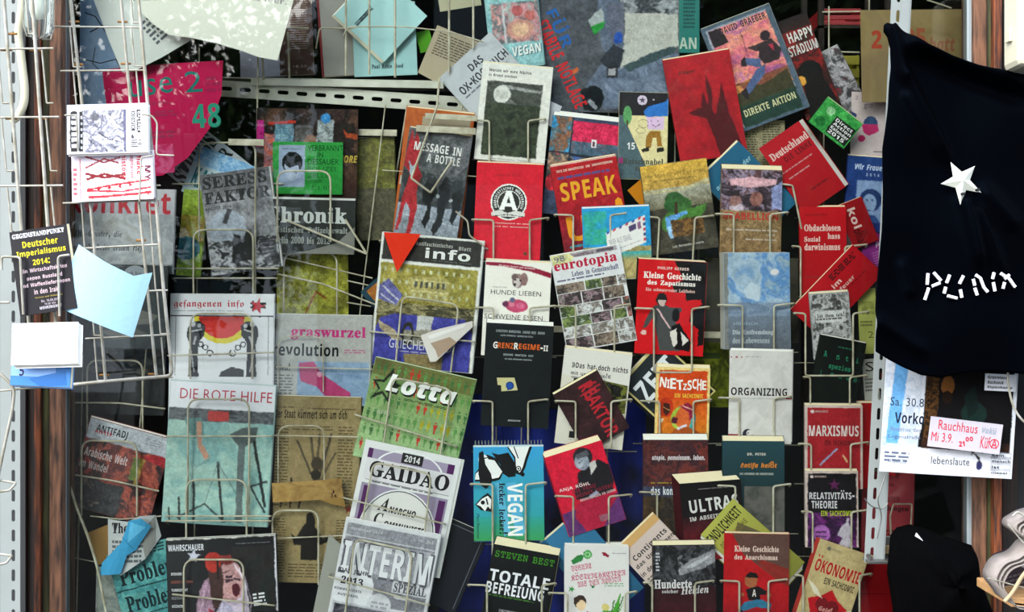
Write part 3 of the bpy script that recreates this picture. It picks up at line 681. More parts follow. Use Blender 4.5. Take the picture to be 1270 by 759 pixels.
bk('small blue paperback showing an airmail letter above a beach', (723, 260), (807, 254), (724, 350), 11.6, '2292cc', [
    ('GR', 0, 0, 1, .55, '2a9ad4', '2590c8'), ('G', 0, .55, 1, 1, ['b0a068', '8a8050', 'c8b478', '5a5c40'], 5, 3), ('GR', 0, .62, 1, .72, '38a8b4', 'a09860'), ('G', .02, .58, .35, 1, ['c8c0c4', '908490', 'b8b0b8', 'a898a0'], 6, 5),
    ('G', .02, .05, .35, .5, ['2a9ad4', '2fa0a8', '38a888', '2a9ad4'], 3, 2),
    ('P', [(.34, .35), (.93, .12), (.93, .5), (.36, .7)], 'e6e4e0')] + [('P', [(.36 + .095 * i, .335 - .037 * i), (.4 + .095 * i, .32 - .037 * i), (.385 + .095 * i, .36 - .037 * i), (.345 + .095 * i, .375 - .037 * i)], 'c83040' if i % 2 else '3050a0') for i in range(6)] +
    [('P', [(.9, .16 + .07 * i), (.935, .15 + .07 * i), (.935, .19 + .07 * i), (.9, .2 + .07 * i)], 'c83040' if i % 2 == 0 else '30407c') for i in range(5)] +
    [('P', [(.68, .27), (.79, .23), (.79, .31), (.69, .35)], '50406c'), ('P', [(.81, .22), (.86, .2), (.87, .3), (.82, .32)], '8a6080'), ('T', 'BRIEF AUS ISRAEL', .38, .41, .72, .49, '908c98', 'r', -14), ('L', [(.5, .58), (.85, .47)], .006, '807c88'), ('P', [(.35, .6), (.46, .56), (.46, .66), (.36, .69)], '6c9cd8')], th=.8, sk=(0, 3), pages='white')
def euro():
    rs = random.Random(8); o = []; k = 0
    for r, (y0, y1) in enumerate([(.3, .42), (.4, .53), (.53, .66), (.64, .76), (.75, .87), (.86, .99)]):
        x = -.02 + rs.uniform(0, .06)
        while x < .98:
            w = rs.uniform(.2, .42); pal = rs.choice([['5a6a40', '7c8c50', '3c4a30', 'a8b0a0'], ['6a5a50', '8a7a6c', '3c3430', 'b0a8a0'], ['4a6a9c', '8a9cb8', '50584a', 'c8ccd0'], ['5a4048', '34302e', '907880', '4a6048'], ['a8a8a8', '787068', 'd0d0d0', '505048'], ['3c5c88', '2c3c2c', 'b06058', '90a0a8']])
            x1 = min(x + w, 1); x0_ = max(x, 0)
            if x1 - x0_ > .05:
                o += [('R', x0_, y0, x1, y1, 'e2e2e0'), ('G', x0_ + .01, y0 + .008, x1 - .01, y1 - .008, pal, 10 + k, 3, 1, None, 2)]
            k += 1; x = x1 + .005
    return o
bk('white paperback with a red title over a mosaic of village photos', (684, 319), (770, 301), (702, 439), 10.3, 'dcdcdc', euro() + [
    ('R', 0, 0, 1, .3, 'dadadc'), ('R', .02, .0, .95, .05, 'a8a0a4'), ('R', .28, .015, .62, .045, '807078'), ('R', .66, .01, .9, .04, '605860'), ('T', 'eurotopia', .03, .06, .93, .19, 'b81c3c', 's'), ('T', 'Leben in Gemeinschaft', .26, .19, .93, .245, '5a5a78', 's'), ('Wd', .04, .26, .8, .29, 1, '6a6a80', 2),
    ('P', [(-.0, -.0), (.27, .0), (.33, .05), (.28, .09), (.02, .11)], 'cfcc94'), ('T', '98', .05, .015, .2, .075, '5c5c78', 'r', -8)], th=1.4, name='paperback_book', pages='white', sk=(0, 2))
bk('white paperback with a folded-down top flap and a bold two-line quotation', (701, 431), (785, 440), (687, 549), 7.8, 'd6d0c2', [
    ('R', .18, .3, .99, .98, 'd2ccbe'), ('G', .18, .3, .98, .62, ['14160e', '282a1a', '6a6c2c', '100f0c', '3a3c38'], 7, 4, 1, None, 2), ('P', [(0, 0), (1, 0), (1, .33), (.62, .3), (.0, .28)], 'dcd8d0'),
    ('T', '»Das hat doch nichts', .13, .14, .96, .2, '28262c', 'b'), ('T', 'mit uns zu tun!«', .13, .22, .72, .275, '28262c', 'b'), ('Wd', .14, .29, .66, .32, 1, '908c8c', 3), ('T', 'UNRAST', .18, .79, .28, .8, '404040', 'r'), ('R', .2, .86, .31, .93, '1c1a1c'), ('T', 'verlag', .2, .94, .31, .95, '404040', 'r')], th=.6)
bk('small dark maroon book turned askew with jagged red lettering', (686, 490), (741, 459), (726, 561), 6.8, '341a1e', [
    ('G', 0, 0, 1, 1, ['2c181b', '3c2024', '2a1618', '44262a'], 5, 4), ('T', 'REAKTOR', .52, .08, .8, .97, 'b0202c', 'b', 90), ('L', [(.5, .1), (.86, .14)], .04, 'b0202c'), ('L', [(.45, .22), (.9, .2)], .03, 'b0202c'), ('L', [(.5, .3), (.86, .27)], .03, 'b0202c'), ('L', [(.1, .62), (.6, .66)], .01, '5a2c34')], th=.7, sk=(0, 3), edge='2c181b')
bk('crimson paperback with a seated child in a dark jumper, tilted in its pocket', (677, 569), (747, 545), (705, 667), 4.3, 'c41230', [
    ('GR', 0, 0, 1, .75, 'd41434', 'c81432'), ('P', [(0, .72), (1, .66), (1, 1), (0, 1)], '5c2c66'), ('P', [(.26, .68), (.5, .6), (.88, .62), (.98, .7), (.8, .82), (.72, .92), (.6, 1), (.3, 1), (.2, .8)], 'a81838'), ('L', [(.85, .68), (.7, .95)], .02, '4a1030'),
    ('P', [(.45, .3), (.55, .27), (.85, .2), (1, .3), (1.0, .5), (.95, .62), (.6, .64), (.3, .6), (.32, .48), (.42, .4)], '1a161c'), ('P', [(.68, .22), (.8, .2), (.8, .28), (.66, .36)], 'c8c4c0'),
    ('Cc', .62, .12, .165, '26242a', .16), ('Cc', .58, .18, .13, '8c94a0', .14), ('Cc', .53, .2, .06, 'a8b0bc'), ('P', [(.5, .08), (.72, .05), (.74, .12), (.52, .13)], '55565e'), ('L', [(.52, .18), (.58, .17)], .012, '303038'), ('L', [(.53, .25), (.58, .245)], .012, '5a4048'), ('P', [(.52, .6), (.66, .56), (.7, .6), (.56, .63)], '8890a4'),
    ('T', 'ANJA RÖHL', .07, .4, .6, .46, 'e8c8c8', 'b', 0, None, .02), ('T', 'DIE FRAU', .28, .47, .68, .52, '78182c', 'b'), ('T', 'MEINES VATERS', .3, .535, .96, .58, '78182c', 'b'), ('T', 'ERINNERUNGEN AN ULRIKE', .36, .605, .98, .635, 'e0b8b8', 'b', 0, None, 0), ('R', .58, .86, .76, .94, '8a5060')], th=1.1, sk=(-2, 8), edge='a01028', pages='cream')
bk('plain steel blue paperback turned on its corner between two upright books', (676, 670), (718, 635), (757, 763), 4.0, '2c6c92', [('GR', 0, 0, 1, 1, '2f7098', '24597a')], th=1.2, sk=(-10, 2), edge='2a6488')
bk('white cookbook with a cartoon gardener, green creatures and pink lettering', (703, 680), (783, 676), (697, 790), 2.7, 'dedad8', [
    ('P', [(.1, .16), (.2, .1), (.3, .1), (.28, .16), (.14, .2)], '2c7c3c'), ('Cc', .36, .09, .07, '4c9c50'), ('O', .36, .09, .04, .012, 'a8d8a0'), ('P', [(.58, .07), (.62, .06), (.7, .1), (.68, .12), (.6, .1)], '8c1428'), ('T', 'FÜR GENIESSER', .74, .07, .96, .085, '605c60', 'b'),
    ('T', 'VEGANE', .1, .2, .42, .27, 'c85c78', 'f', -10), ('T', 'KÖSTLICHKEITEN', .1, .27, .95, .37, 'c04c6c', 'f', -6), ('T', 'AUS DER REGION', .2, .36, .88, .43, 'c04c6c', 'f', -8), ('Wd', .62, .41, .92, .46, 2, '90b090', 3),
    ('S', .11, .48, .06, '3c8c44', 20), ('S', .44, .45, .04, '286c38', 0), ('Cc', .24, .62, .1, '3c2c24'), ('Cc', .26, .66, .07, 'e8c8a0', .08), ('Cc', .19, .6, .05, '3c2c24'), ('P', [(.12, .8), (.2, .74), (.36, .74), (.5, .8), (.44, 1), (.14, 1)], '9070a8'), ('P', [(.08, .8), (.16, .74), (.2, .8), (.12, .86)], 'c83050'), ('P', [(.34, .72), (.46, .76), (.44, .84), (.38, .82)], 'c83050'),
    ('P', [(.45, .8), (.6, .72), (.75, .72), (.88, .5), (.84, .72), (.94, .6), (.8, .82), (.6, .84)], '4c9c34'), ('L', [(.72, .78), (.78, .6)], .02, '2c7028'), ('L', [(.8, .76), (.92, .56)], .02, '2c7028'), ('Cc', .64, .68, .06, 'd8c878'), ('P', [(.76, .9), (.96, .78), (.9, 1), (.78, 1)], 'c0a040')], th=1.3, pages='white', sk=(0, 4))
# third column
bk('night blue and cream book with a cartoon man in a blue hat', (768, 113), (829, 115), (766, 222), 15.5, 'dccf9a', [
    ('R', 0, 0, 1, .27, '1c1820'), ('Cc', .47, .09, .1, 'd4c4d8'), ('S', .47, .09, .075, '504858'), ('Cc', .7, .08, .015, 'd0c8d0'), ('P', [(0, .27), (.08, .27), (.62, .9), (.62, 1), (0, 1)], '4c6068'), ('Cc', .17, .27, .09, '5c9c60', .2), ('L', [(.17, .33), (.17, .38)], .03, '503820'),
    ('P', [(.5, .22), (.6, .16), (.95, .1), (1, .06), (1, .27), (.55, .28)], '2c70c0'), ('P', [(.56, .28), (.92, .28), (.92, .42), (.6, .42)], 'd8b8d8'), ('Cc', .66, .33, .012, K), ('Cc', .8, .33, .012, K), ('L', [(.68, .37), (.76, .39), (.84, .36)], .012, '301820'), ('O', .5, .36, .11, .012, '807860', 28, 0, 360, .09), ('O', .45, .44, .1, .012, '807860', 28, 0, 360, .06),
    ('P', [(.55, .64), (.57, .5), (.65, .44), (.85, .44), (.9, .62), (.8, .62), (.77, .52), (.7, .52), (.66, .64)], '9a6c24'), ('P', [(.46, .66), (.62, .62), (.64, .67), (.5, .69)], '201c18'), ('P', [(.78, .64), (.94, .62), (.94, .67), (.8, .69)], '201c18'),
    ('T', '15', .18, .58, .34, .66, 'e8e8e8', 'b'), ('T', 'Rotschnabel', .1, .76, .92, .83, '40443c', 's'), ('T', 'Kalender', .35, .85, .75, .9, '40443c', 's'), ('R', .0, .76, .1, .82, 'a02870')], th=.8, edge='383438', sk=(1, 1))
bk('yellow-topped paperback with a tree on a floating island above dark rock', (794, 207), (877, 195), (808, 318), 12.9, '4a4a3c', [
    ('GR', 0, 0, 1, .28, 'd8ac44', 'b89448'), ('GR', 0, .28, 1, .5, 'a8a898', '6c6650'), ('G', 0, .5, 1, 1, ['2c2a24', '3c382e', '4a4438', '242220'], 4, 4), ('P', [(0, .28), (.5, .3), (1, .22), (1, .26), (.5, .33), (0, .32)], 'b0a884'),
    ('T', 'Wer Bitten sät, wird Zorn ernten', .06, .1, .94, .155, '6c5a2c', 'r'), ('T', 'Das Elend globaler Bewegung und seine', .2, .175, .82, .2, '5c5030', 'b'),
    ('P', [(.2, .66), (.3, .56), (.6, .53), (.92, .5), (.88, .58), (.7, .68), (.6, .62), (.4, .66), (.3, .78), (.22, .74)], '4a7c34'), ('P', [(.28, .6), (.6, .55), (.62, .58), (.44, .63), (.34, .74), (.26, .74)], '5c98d0'), ('G', .34, .64, .82, .82, ['5c4024', '8a6434', '382818', 'a87c44'], 5, 7), ('P', [(.26, .7), (.34, .7), (.36, .84), (.3, .84)], '90b8dc'),
    ('Cc', .45, .43, .15, '2c5428', .14), ('Cc', .54, .47, .15, '386430', .1), ('Cc', .38, .48, .1, '2c5c2c', .1), ('P', [(.42, .58), (.45, .44), (.48, .44), (.48, .58)], '3c2c1c'), ('T', 'Luis Hernandez Navarro', .32, .91, .78, .94, 'b8b4a8', 'b', -2)], th=.9, edge='5c5444', sk=(0, 1))
bk('scarlet and black paperback showing a standing masked fighter', (793, 321), (878, 325), (786, 438), 10.3, 'cc1018', [
    ('P', [(.52, 0), (1, 0), (1, .88), (.92, .9), (.92, .72), (.78, .64), (.8, .5), (.95, .4), (.72, .42), (.7, .32), (.55, .34), (.5, .26), (.66, .2), (.6, .1)], '0c0808'), ('P', [(.92, .4), (.78, .46), (.84, .52), (.96, .44)], 'cc1018'),
    ('T', 'PHILIPP GERBER', .28, .07, .74, .1, 'e8c8c0', 'b'), ('T', 'Kleine Geschichte', .08, .13, .92, .2, 'f4ece4', 's'), ('T', 'des Zapatismus', .14, .215, .84, .28, 'f4ece4', 's'), ('T', 'Ein schwarz-roter Leitfaden', .12, .3, .84, .335, 'e0b8b0', 's'),
    ('P', [(.24, .5), (.36, .46), (.5, .5), (.66, .5), (.66, .54), (.55, .56), (.6, .7), (.66, .96), (.36, .96), (.3, .76), (.24, .62), (.16, .72), (.1, .74), (.14, .64)], '464848'), ('Cc', .36, .42, .08, '1c1c1c', .1), ('P', [(.3, .43), (.43, .42), (.4, .49), (.34, .49)], 'c8b0a8'), ('L', [(.3, .52), (.5, .72)], .02, 'e0b8b8'), ('Cc', .12, .78, .04, 'd8b0a8'),
    ('Cc', .58, .58, .06, '0c0808', .1), ('P', [(.52, .7), (.64, .66), (.82, .86), (.8, .96), (.58, .94)], '0c0808'), ('P', [(.5, .76), (.6, .72), (.62, .88), (.56, .92)], 'dcd4cc'), ('P', [(.66, .74), (.78, .84), (.7, .9)], 'dcd4cc')], th=1.0, edge='100808', sk=(-3, 3))
bk('small dark book lying cornerwise with big white capitals and a yellow border', (772, 477), (820, 419), (836, 543), 9.9, 'c8b878', [
    ('R', .03, .02, .97, .98, '1f2124'), ('R', .03, .03, .9, .97, '22282c'), ('T', 'ZEIT', .1, .16, .88, .46, 'd8dce0', 'b')], th=.9, sk=(-4, 3), edge='202428')
bk('orange comic paperback with jumbled white capitals and a moustached profile', (818, 458), (885, 455), (808, 546), 8.9, 'e8cc84', [
    ('R', .05, .035, .95, 1, 'cf4514'), ('GR', .05, .45, .95, 1, 'd2551a', 'd8801c'), ('Cc', .13, .07, .035, 'e8a8a0'), ('T', 'INFOCOMICS', .18, .055, .4, .075, 'd8c0b0', 'b'),
    ('T', 'N', .07, .14, .19, .28, 'f0ece4', 'b', 4), ('T', 'I', .2, .17, .25, .29, 'f0ece4', 'b'), ('T', 'E', .26, .15, .37, .3, 'f0ece4', 'b'), ('T', 'T', .38, .17, .5, .31, 'f0ece4', 'b', -4), ('T', 'Z', .5, .22, .57, .31, 'f0ece4', 'b'), ('T', 'S', .58, .17, .66, .31, 'f0ece4', 'b'), ('T', 'C', .67, .15, .75, .29, 'f0ece4', 'b'), ('T', 'H', .76, .15, .84, .31, 'f0ece4', 'b'), ('T', 'E', .85, .17, .93, .3, 'f0ece4', 'b'),
    ('T', 'EIN SACHCOMIC', .35, .36, .88, .42, 'e8c040', 'b'), ('Cc', .2, .56, .14, 'b83414', .18), ('P', [(.14, .5), (.26, .5), (.28, .62), (.2, .68), (.14, .62)], '3c1c14'), ('L', [(.14, .56), (.26, .6)], .015, 'd8a060'),
    ('Cc', .52, .72, .23, '3ca0a0', .24), ('Cc', .48, .72, .19, 'a8c044', .22), ('P', [(.42, .6), (.5, .5), (.64, .5), (.7, .6), (.66, .76), (.62, .86), (.4, .82), (.38, .74), (.33, .72), (.38, .66)], 'd46430'), ('P', [(.46, .54), (.6, .48), (.72, .56), (.72, .68), (.64, .74), (.62, .62), (.52, .58)], '8c1c3c'), ('L', [(.5, .53), (.68, .58)], .02, 'e8c0a8'), ('P', [(.32, .7), (.42, .7), (.4, .79), (.3, .78)], '541830'),
    ('P', [(.26, 1), (.36, .86), (.6, .82), (.84, .9), (.9, 1)], 'a8501c'), ('L', [(.42, .86), (.58, .8)], .04, 'd8d0e0'), ('P', [(.08, .72), (.16, .72), (.12, .8)], 'e8dcc0')], th=.8, sk=(0, 5), edge='e0c070')
bk('dark brown-red paperback with a white italic slogan and white page tops', (799, 547), (880, 545), (796, 662), 6.4, '3a2224', [
    ('G', 0, 0, 1, .55, ['281c22', '5c2a26', '38222a', '742e24', '2a2024'], 7, 3), ('R', 0, .5, 1, .62, '383c50'), ('G', 0, .62, 1, 1, ['30241c', '4c3820', '201c1c', '5c4c28'], 9, 4),
    ('T', 'utopie. gemeinsam. leben.', .14, .16, .95, .23, 'd8ccd0', 'i'), ('T', 'linke · oekologische  anfaenge des', .12, .45, .6, .47, 'c8b030', 'b'), ('T', 'das kommunistische', .12, .5, 1.0, .59, 'd8dce0', 'b')], th=1.1, pages='white', sk=(0, 8))
bk('thick black and red paperback with cracked white capitals and deep cream page block', (848, 604), (923, 591), (846, 700), 4.0, '14080a', [
    ('GR', 0, 0, 1, .45, '0a080a', '160a0c'), ('GR', 0, .45, 1, 1, '2c0a10', '8c1420'), ('T', 'GESAMMELTE TEXTE ÜBER FANS', .3, .075, .78, .09, 'a8a4a0', 'b'),
    ('T', 'ULTRAS', .13, .2, .93, .37, 'd4d2ce', 'b', -4), ('G', .6, .24, .62, .26, ['d4d2ce', '14080a'], 3, 3), ('T', 'IM ABSEITS?', .12, .4, .68, .48, 'c8c4c0', 'b', -4)], th=2.0, sk=(-8, 12), edge='3c0a12')
bk('pale pink and sand paperback turned on its corner with a slanting dark title', (768, 682), (812, 633), (826, 752), 3.5, 'd8b484', [
    ('R', .0, .09, 1, 1, 'd0bcb4'), ('R', .0, 0, 1, .11, 'd0a468'), ('T', 'Continents', .12, .22, .95, .3, '303030', 'b'), ('T', 'das Unbehagen', .05, .34, 1.0, .42, '303030', 'b'), ('T', 'in der weltkultur', .02, .46, .95, .53, '404040', 'b'), ('Wd', .05, .58, .8, .7, 3, '706860', 4)], th=.7, sk=(0, 2))
bk('yellow-green paperback on its corner with black capitals and a broad white page edge', (868, 664), (909, 620), (958, 740), 3.0, '98983c', [
    ('GR', 0, 0, 1, 1, 'b0b050', '7c7c30'), ('P', [(.3, .3), (.7, .2), (.9, .5), (.6, .6)], '5c5038'), ('T', 'ENDLICHKEIT', .02, .06, .92, .17, '22220c', 'b'), ('T', 'DIE SACHLICHE', .1, .22, .85, .28, '6c6428', 'b'), ('Cc', .6, .44, .12, '7c4034')], th=.9, sk=(-9, -6), edge='8c8c38', spine=False, pages='white')
bk('dark maroon paperback with a black and white photo of a hand over its lettering', (812, 679), (890, 674), (808, 790), 2.0, '2c1014', [
    ('G', 0, 0, 1, .46, ['0c0c0e', '1c1c20', '48484c', '141416', '88888c'], 11, 5, 1, None, 2), ('P', [(.4, .28), (.6, .16), (.8, .1), (1, .04), (1, .18), (.8, .26), (.6, .3), (.44, .34)], '8c8c90'), ('P', [(.5, .26), (.75, .15), (.95, .1), (.9, .14), (.62, .26)], 'b8b8bc'), ('GR', 0, .46, 1, 1, '2c1014', '4a1018'),
    ('Wd', .05, .08, .12, .3, 6, 'b8b8bc', 3), ('T', 'Hunderte', .02, .38, .62, .48, 'd8d4d4', 's'), ('T', 'solcher', .14, .49, .4, .53, 'c0bcbc', 's'), ('T', 'Helden', .44, .45, .88, .54, 'd0cccc', 'si', -3)], th=.8, pages='cream', sk=(0, 6))
# fourth column
bk('brown paper-coloured paperback with a photo of waving people and a red blurred title', (897, 210), (973, 210), (890, 322), 12.9, '8c7048', [
    ('G', 0, 0, 1, .46, ['241e26', '4c3c48', '30262c', '8c7c90', '5a3c40', '1c181c'], 21, 5, 1, None, 2), ('Cc', .58, .33, .1, '8a5c54', .12), ('Cc', .24, .36, .1, '8c6460', .1), ('P', [(.12, .12), (.5, .08), (.92, .1), (.9, .16), (.5, .2), (.16, .18)], 'd8a8b0'), ('P', [(.82, .2), (1, .12), (1, .44), (.84, .44)], '8890bc'), ('P', [(.14, .42), (.36, .38), (.38, .48), (.14, .48)], 'b8a8b4'),
    ('GR', 0, .46, 1, 1, '8c7450', '7c6040'), ('T', 'GRABELLION', .04, .48, .94, .56, 'b8302c', 'b'), ('T', 'Wie globale Revolution im Garten', .1, .66, .93, .69, 'd8ccc0', 'b'), ('T', 'und auf', .76, .71, .9, .73, 'd0c4b8', 'b'), ('T', 'den Äckern beginnt', .42, .76, .92, .79, 'd8ccc0', 'b'), ('T', 'herausgegeben', .55, .9, .88, .92, '5c4a34', 'b')], th=.9, sk=(0, 7), edge='7c6040')
bk('faded pale blue paperback with a white sticker in a clear sleeve', (899, 314), (981, 312), (897, 434), 10.3, '8ca4b8', [
    ('G', .05, .0, 1, .62, ['6c94c0', '90a8bc', 'a8bccc', '5484bc', '98acb8', '7c98b4'], 7, 3), ('R', 0, 0, .06, 1, '7c7c78'), ('G', .06, .52, 1, .66, ['687c94', '8494a8', '5c7088'], 5, 3), ('GR', .06, .66, 1, 1, '6c7888', '5a6068'), ('Cc', .77, .2, .07, 'dcd8d8', .05),
    ('P', [(.3, .38), (.42, .3), (.56, .36), (.54, .5), (.34, .48)], 'b8c8d4'), ('T', 'HEINRICH', .14, .72, .5, .75, '9cb0bc', 'r'), ('T', 'Die Entfremdung', .12, .8, .74, .86, 'b4bcc0', 's'), ('T', 'des Lebewesens', .12, .88, .68, .94, 'a8b0b4', 's')], th=1.0, sk=(-4, 1), edge='98958c', pages='white')
bk('white stapled brochure with a one-word dark title and small red bars', (909, 437), (987, 434), (899, 551), 7.8, 'd4d0cc', [
    ('G', 0, 0, 1, 1, ['d0ccc8', 'd8d4d0', 'c8c4c0', 'd6d2ce'], 5, 3), ('R', .02, .065, .2, .08, 'a02434'), ('Wd', .25, .06, .5, .08, 1, 'a8a4a4', 3), ('T', 'ORGANIZING', .03, .4, .92, .485, '2c2a30', 'b'), ('R', .9, .5, 1, .515, 'a02434'), ('Wd', .05, .51, .8, .53, 1, 'b0acac', 4), ('R', 0, .905, .18, .925, 'a02434'), ('Cc', .3, .9, .08, '34303c'), ('Cc', .33, .89, .05, 'd4d0cc'), ('T', 'edition nautilus', .32, .91, .6, .93, '504c58', 'b')],
    th=.5, name='brochure', cat='brochure', pages='white', mat=INK_MATT, sk=(2, 3), bend=bendx(.006, W=.13))
bk('dark teal paperback with a small orange title below the white brochure', (899, 549), (976, 546), (893, 660), 5.2, '1e3a40', [
    ('GR', 0, 0, 1, .5, '24444c', '1c3438'), ('G', .35, .5, 1, 1, ['4a4c48', '605e58', '3a3c3a'], 5, 3), ('T', 'DR. PETER', .4, .13, .7, .16, 'c8c4b8', 'b'), ('T', 'Antifa heißt', .28, .22, .88, .31, 'd07c24', 'i'), ('T', 'DAS GEHEIMNIS DES WIDERSTANDS', .28, .35, .82, .375, 'b8bcb4', 'b')], th=1.1, sk=(0, 7))
bk('red and brown paperback with a cartoon boy running in a black cap', (903, 665), (984, 660), (892, 772), 1.9, 'b01218', [
    ('P', [(.12, 0), (1, 0), (1, .6), (.84, .54), (.6, .4), (.3, .24)], '5c4038'), ('GR', 0, .62, 1, 1, 'b01218', '8c0c14'), ('P', [(.5, .32), (.6, .3), (1, .4), (1, .6), (.8, .52)], '842820'),
    ('T', 'Kleine Geschichte', .16, .14, .84, .21, 'e0c4b8', 's'), ('T', 'des Anarchismus', .16, .24, .82, .3, 'e0c4b8', 's'), ('Cc', .42, .54, .1, 'a0603c', .11), ('P', [(.32, .5), (.4, .44), (.5, .45), (.54, .51)], '14100e'),
    ('P', [(.34, .64), (.52, .6), (.68, .66), (.64, .7), (.56, .7), (.56, .76), (.38, .76)], '141012'), ('T', 'A', .44, .64, .5, .72, 'e0d8d0', 'b'), ('P', [(.34, .78), (.56, .75), (.74, .8), (.72, .86), (.5, .84), (.36, .88), (.24, .9), (.26, .84)], '2c6c8c'), ('P', [(.22, .88), (.3, .88), (.3, .94), (.24, .94)], '141012'), ('Cc', .29, .7, .03, 'a0603c'), ('Cc', .7, .7, .03, 'a0603c')], th=.9, sk=(1, 2))
# books behind the gaps of the columns
bk('worn dark red paperback with a faint plant-like dark shape on it', (821, 74), (904, 61), (845, 203), 16.0, 'a01420', [
    ('G', 0, 0, 1, 1, ['a8121e', '981420', 'b01622', 'a01420'], 6, 2), ('T', 'Edgar', .2, .13, .45, .17, '5c2020', 's'), ('T', 'Hilsenrath', .16, .27, .5, .32, '7c1420', 'r'), ('P', [(.58, .2), (.64, .34), (.6, .56), (.64, .6), (.8, .3), (.84, .6), (.9, .75), (.96, 1), (.6, .98), (.5, .62), (.3, .56), (.24, .54), (.45, .5), (.5, .36), (.55, .5)], '4c0e16')], th=.9, edge='8c1018')
bk('blue-framed paperback with an armed climber swinging over a pink sunset', (869, 36), (954, 3), (918, 166), 17.5, '4c5c6c', [
    ('R', .05, .03, .93, .97, '8c94a0'), ('G', .08, .05, .92, .65, ['7c4c84', 'b45c84', 'd87078', 'e09478', 'a85c90', 'e0b090'], 9, 2.2, 2.5), ('G', .08, .58, .92, .72, ['c87c44', 'd89050', '6c3c30', 'a05c38'], 4, 4), ('P', [(.08, .68), (.3, .64), (.55, .66), (.92, .6), (.92, .97), (.08, .97)], '3c3824'), ('GR', .08, .78, .92, .97, '2c4030', '20382c'), ('P', [(.08, .05), (.26, .05), (.3, .2), (.08, .2)], '241c20'),
    ('T', 'DAVID GRAEBER', .24, .055, .9, .115, '3c2c3c', 'b'), ('L', [(.5, .15), (.48, .34)], .008, '3c2c30'), ('P', [(.5, .3), (.78, .3), (.8, .36), (.6, .36)], '3c2c30'), ('Cc', .8, .26, .07, '2c2028', .07), ('P', [(.66, .32), (.86, .3), (.94, .42), (.86, .5), (.66, .5), (.6, .42)], '302428'), ('P', [(.78, .34), (.86, .34), (.84, .42)], 'b03048'), ('P', [(.62, .44), (.42, .38), (.4, .44), (.6, .52)], '4c5c84'), ('P', [(.66, .5), (.5, .52), (.26, .66), (.3, .7), (.6, .58)], '4c5c84'), ('P', [(.36, .4), (.43, .37), (.42, .46), (.34, .44)], '241c20'), ('P', [(.2, .66), (.3, .64), (.28, .74), (.22, .72)], '241c20'),
    ('R', .08, .8, .92, .96, '1e3830'), ('T', 'DIREKTE AKTION', .14, .82, .88, .885, 'c8c498', 'b')], th=1.2, edge='3c4c58', sk=(3, 2))
bk('black and red paperback with a silhouetted head, half hidden by the climber book', (956, 30), (1000, 14), (1000, 150), 19.2, '24100f', [
    ('G', 0, 0, 1, 1, ['1a1010', '3c1412', '8c1a18', '200e0e', 'b83018'], 3, 2.2), ('GR', 0, 0, 1, .12, '1c1414', '2c1412'), ('T', 'HAPPY', .3, .14, 1, .24, 'd0ccc8', 'b'), ('T', 'STADIUM', .2, .27, 1, .37, 'c8c4c0', 'b'), ('Cc', .55, .56, .32, '0e0a0a', .3), ('P', [(.3, .6), (.8, .6), (1, 1), (.1, 1)], '120c0c'), ('Cc', .25, .62, .12, 'e0a040', .14)], th=.9, sk=(2, 1))
mag('grey photo magazine leaning behind the green pocket calendar', (1012, 70), (1042, 52), (1050, 165), 20.5, '6c686c', [('G', 0, 0, 1, 1, ['2c2a2e', '605c60', '9c989c', '3c3a3e', '84282c'], 7, 3, 1, None, 2)])
bk('green pocket calendar with a black title box, set cornerwise', (1027, 123), (1073, 153), (1000, 152), 12.4, '2c8c3c', [
    ('G', 0, 0, 1, 1, ['2c8c3c', '48a850', '207c34', '5cb464'], 7, 8), ('Cc', .25, .3, .1, '8cc08c'), ('Cc', .2, .75, .12, '1c6c30'), ('R', .42, .3, .98, .92, '141814'),
    ('T', 'Direct', .46, .34, .92, .46, 'e0e0e0', 'b'), ('T', 'Action', .46, .48, .95, .59, 'e0e0e0', 'b'), ('T', 'Kalender', .46, .62, .95, .73, 'e0e0e0', 'b'), ('T', '2015', .46, .76, .9, .88, 'e0e0e0', 'b')], th=1.0)
sheet('pale pink flyer with blue-haired cartoon figures beside the shirt', (1056, 113), (1100, 115), (1055, 194), 17.5, 'c4b4b4', [
    ('T', '2 - GUS', .1, .06, .8, .12, '6c6870', 'r'), ('T', 'go', .35, .18, .6, .27, '6c6870', 'r'), ('Cc', .55, .48, .2, '30486c', .2), ('P', [(.3, .5), (.75, .5), (.8, .6), (.5, .68), (.35, .62)], 'b02c60'), ('Cc', .3, .72, .1, 'b02c60'), ('P', [(.0, .3), (.15, .35), (.1, .5), (0, .5)], '30406c'), ('L', [(.65, .92), (.95, .92)], .02, '6c6468')], name='flyer')
bk('blue pocket diary with a framed portrait photo of a woman', (1052, 192), (1099, 196), (1046, 285), 16.2, '1c3478', [
    ('GR', 0, 0, 1, 1, '20407c', '182c6c'), ('T', 'Wir Frauen', .2, .1, 1.0, .18, 'b8c8e0', 'i'), ('T', '2 0 1 4', .5, .22, .85, .26, 'a8b8d8', 'b'), ('R', .28, .32, .98, .88, '8098c0'), ('Cc', .66, .58, .3, '1c3464', .3), ('Cc', .64, .62, .19, '88a0c4', .24), ('Cc', .57, .58, .025, '1c3464'), ('Cc', .71, .58, .025, '1c3464'), ('L', [(.58, .72), (.7, .72)], .02, '1c3464'), ('P', [(.34, .88), (.5, .78), (.8, .78), (.96, .88)], '304c84')], th=.8)
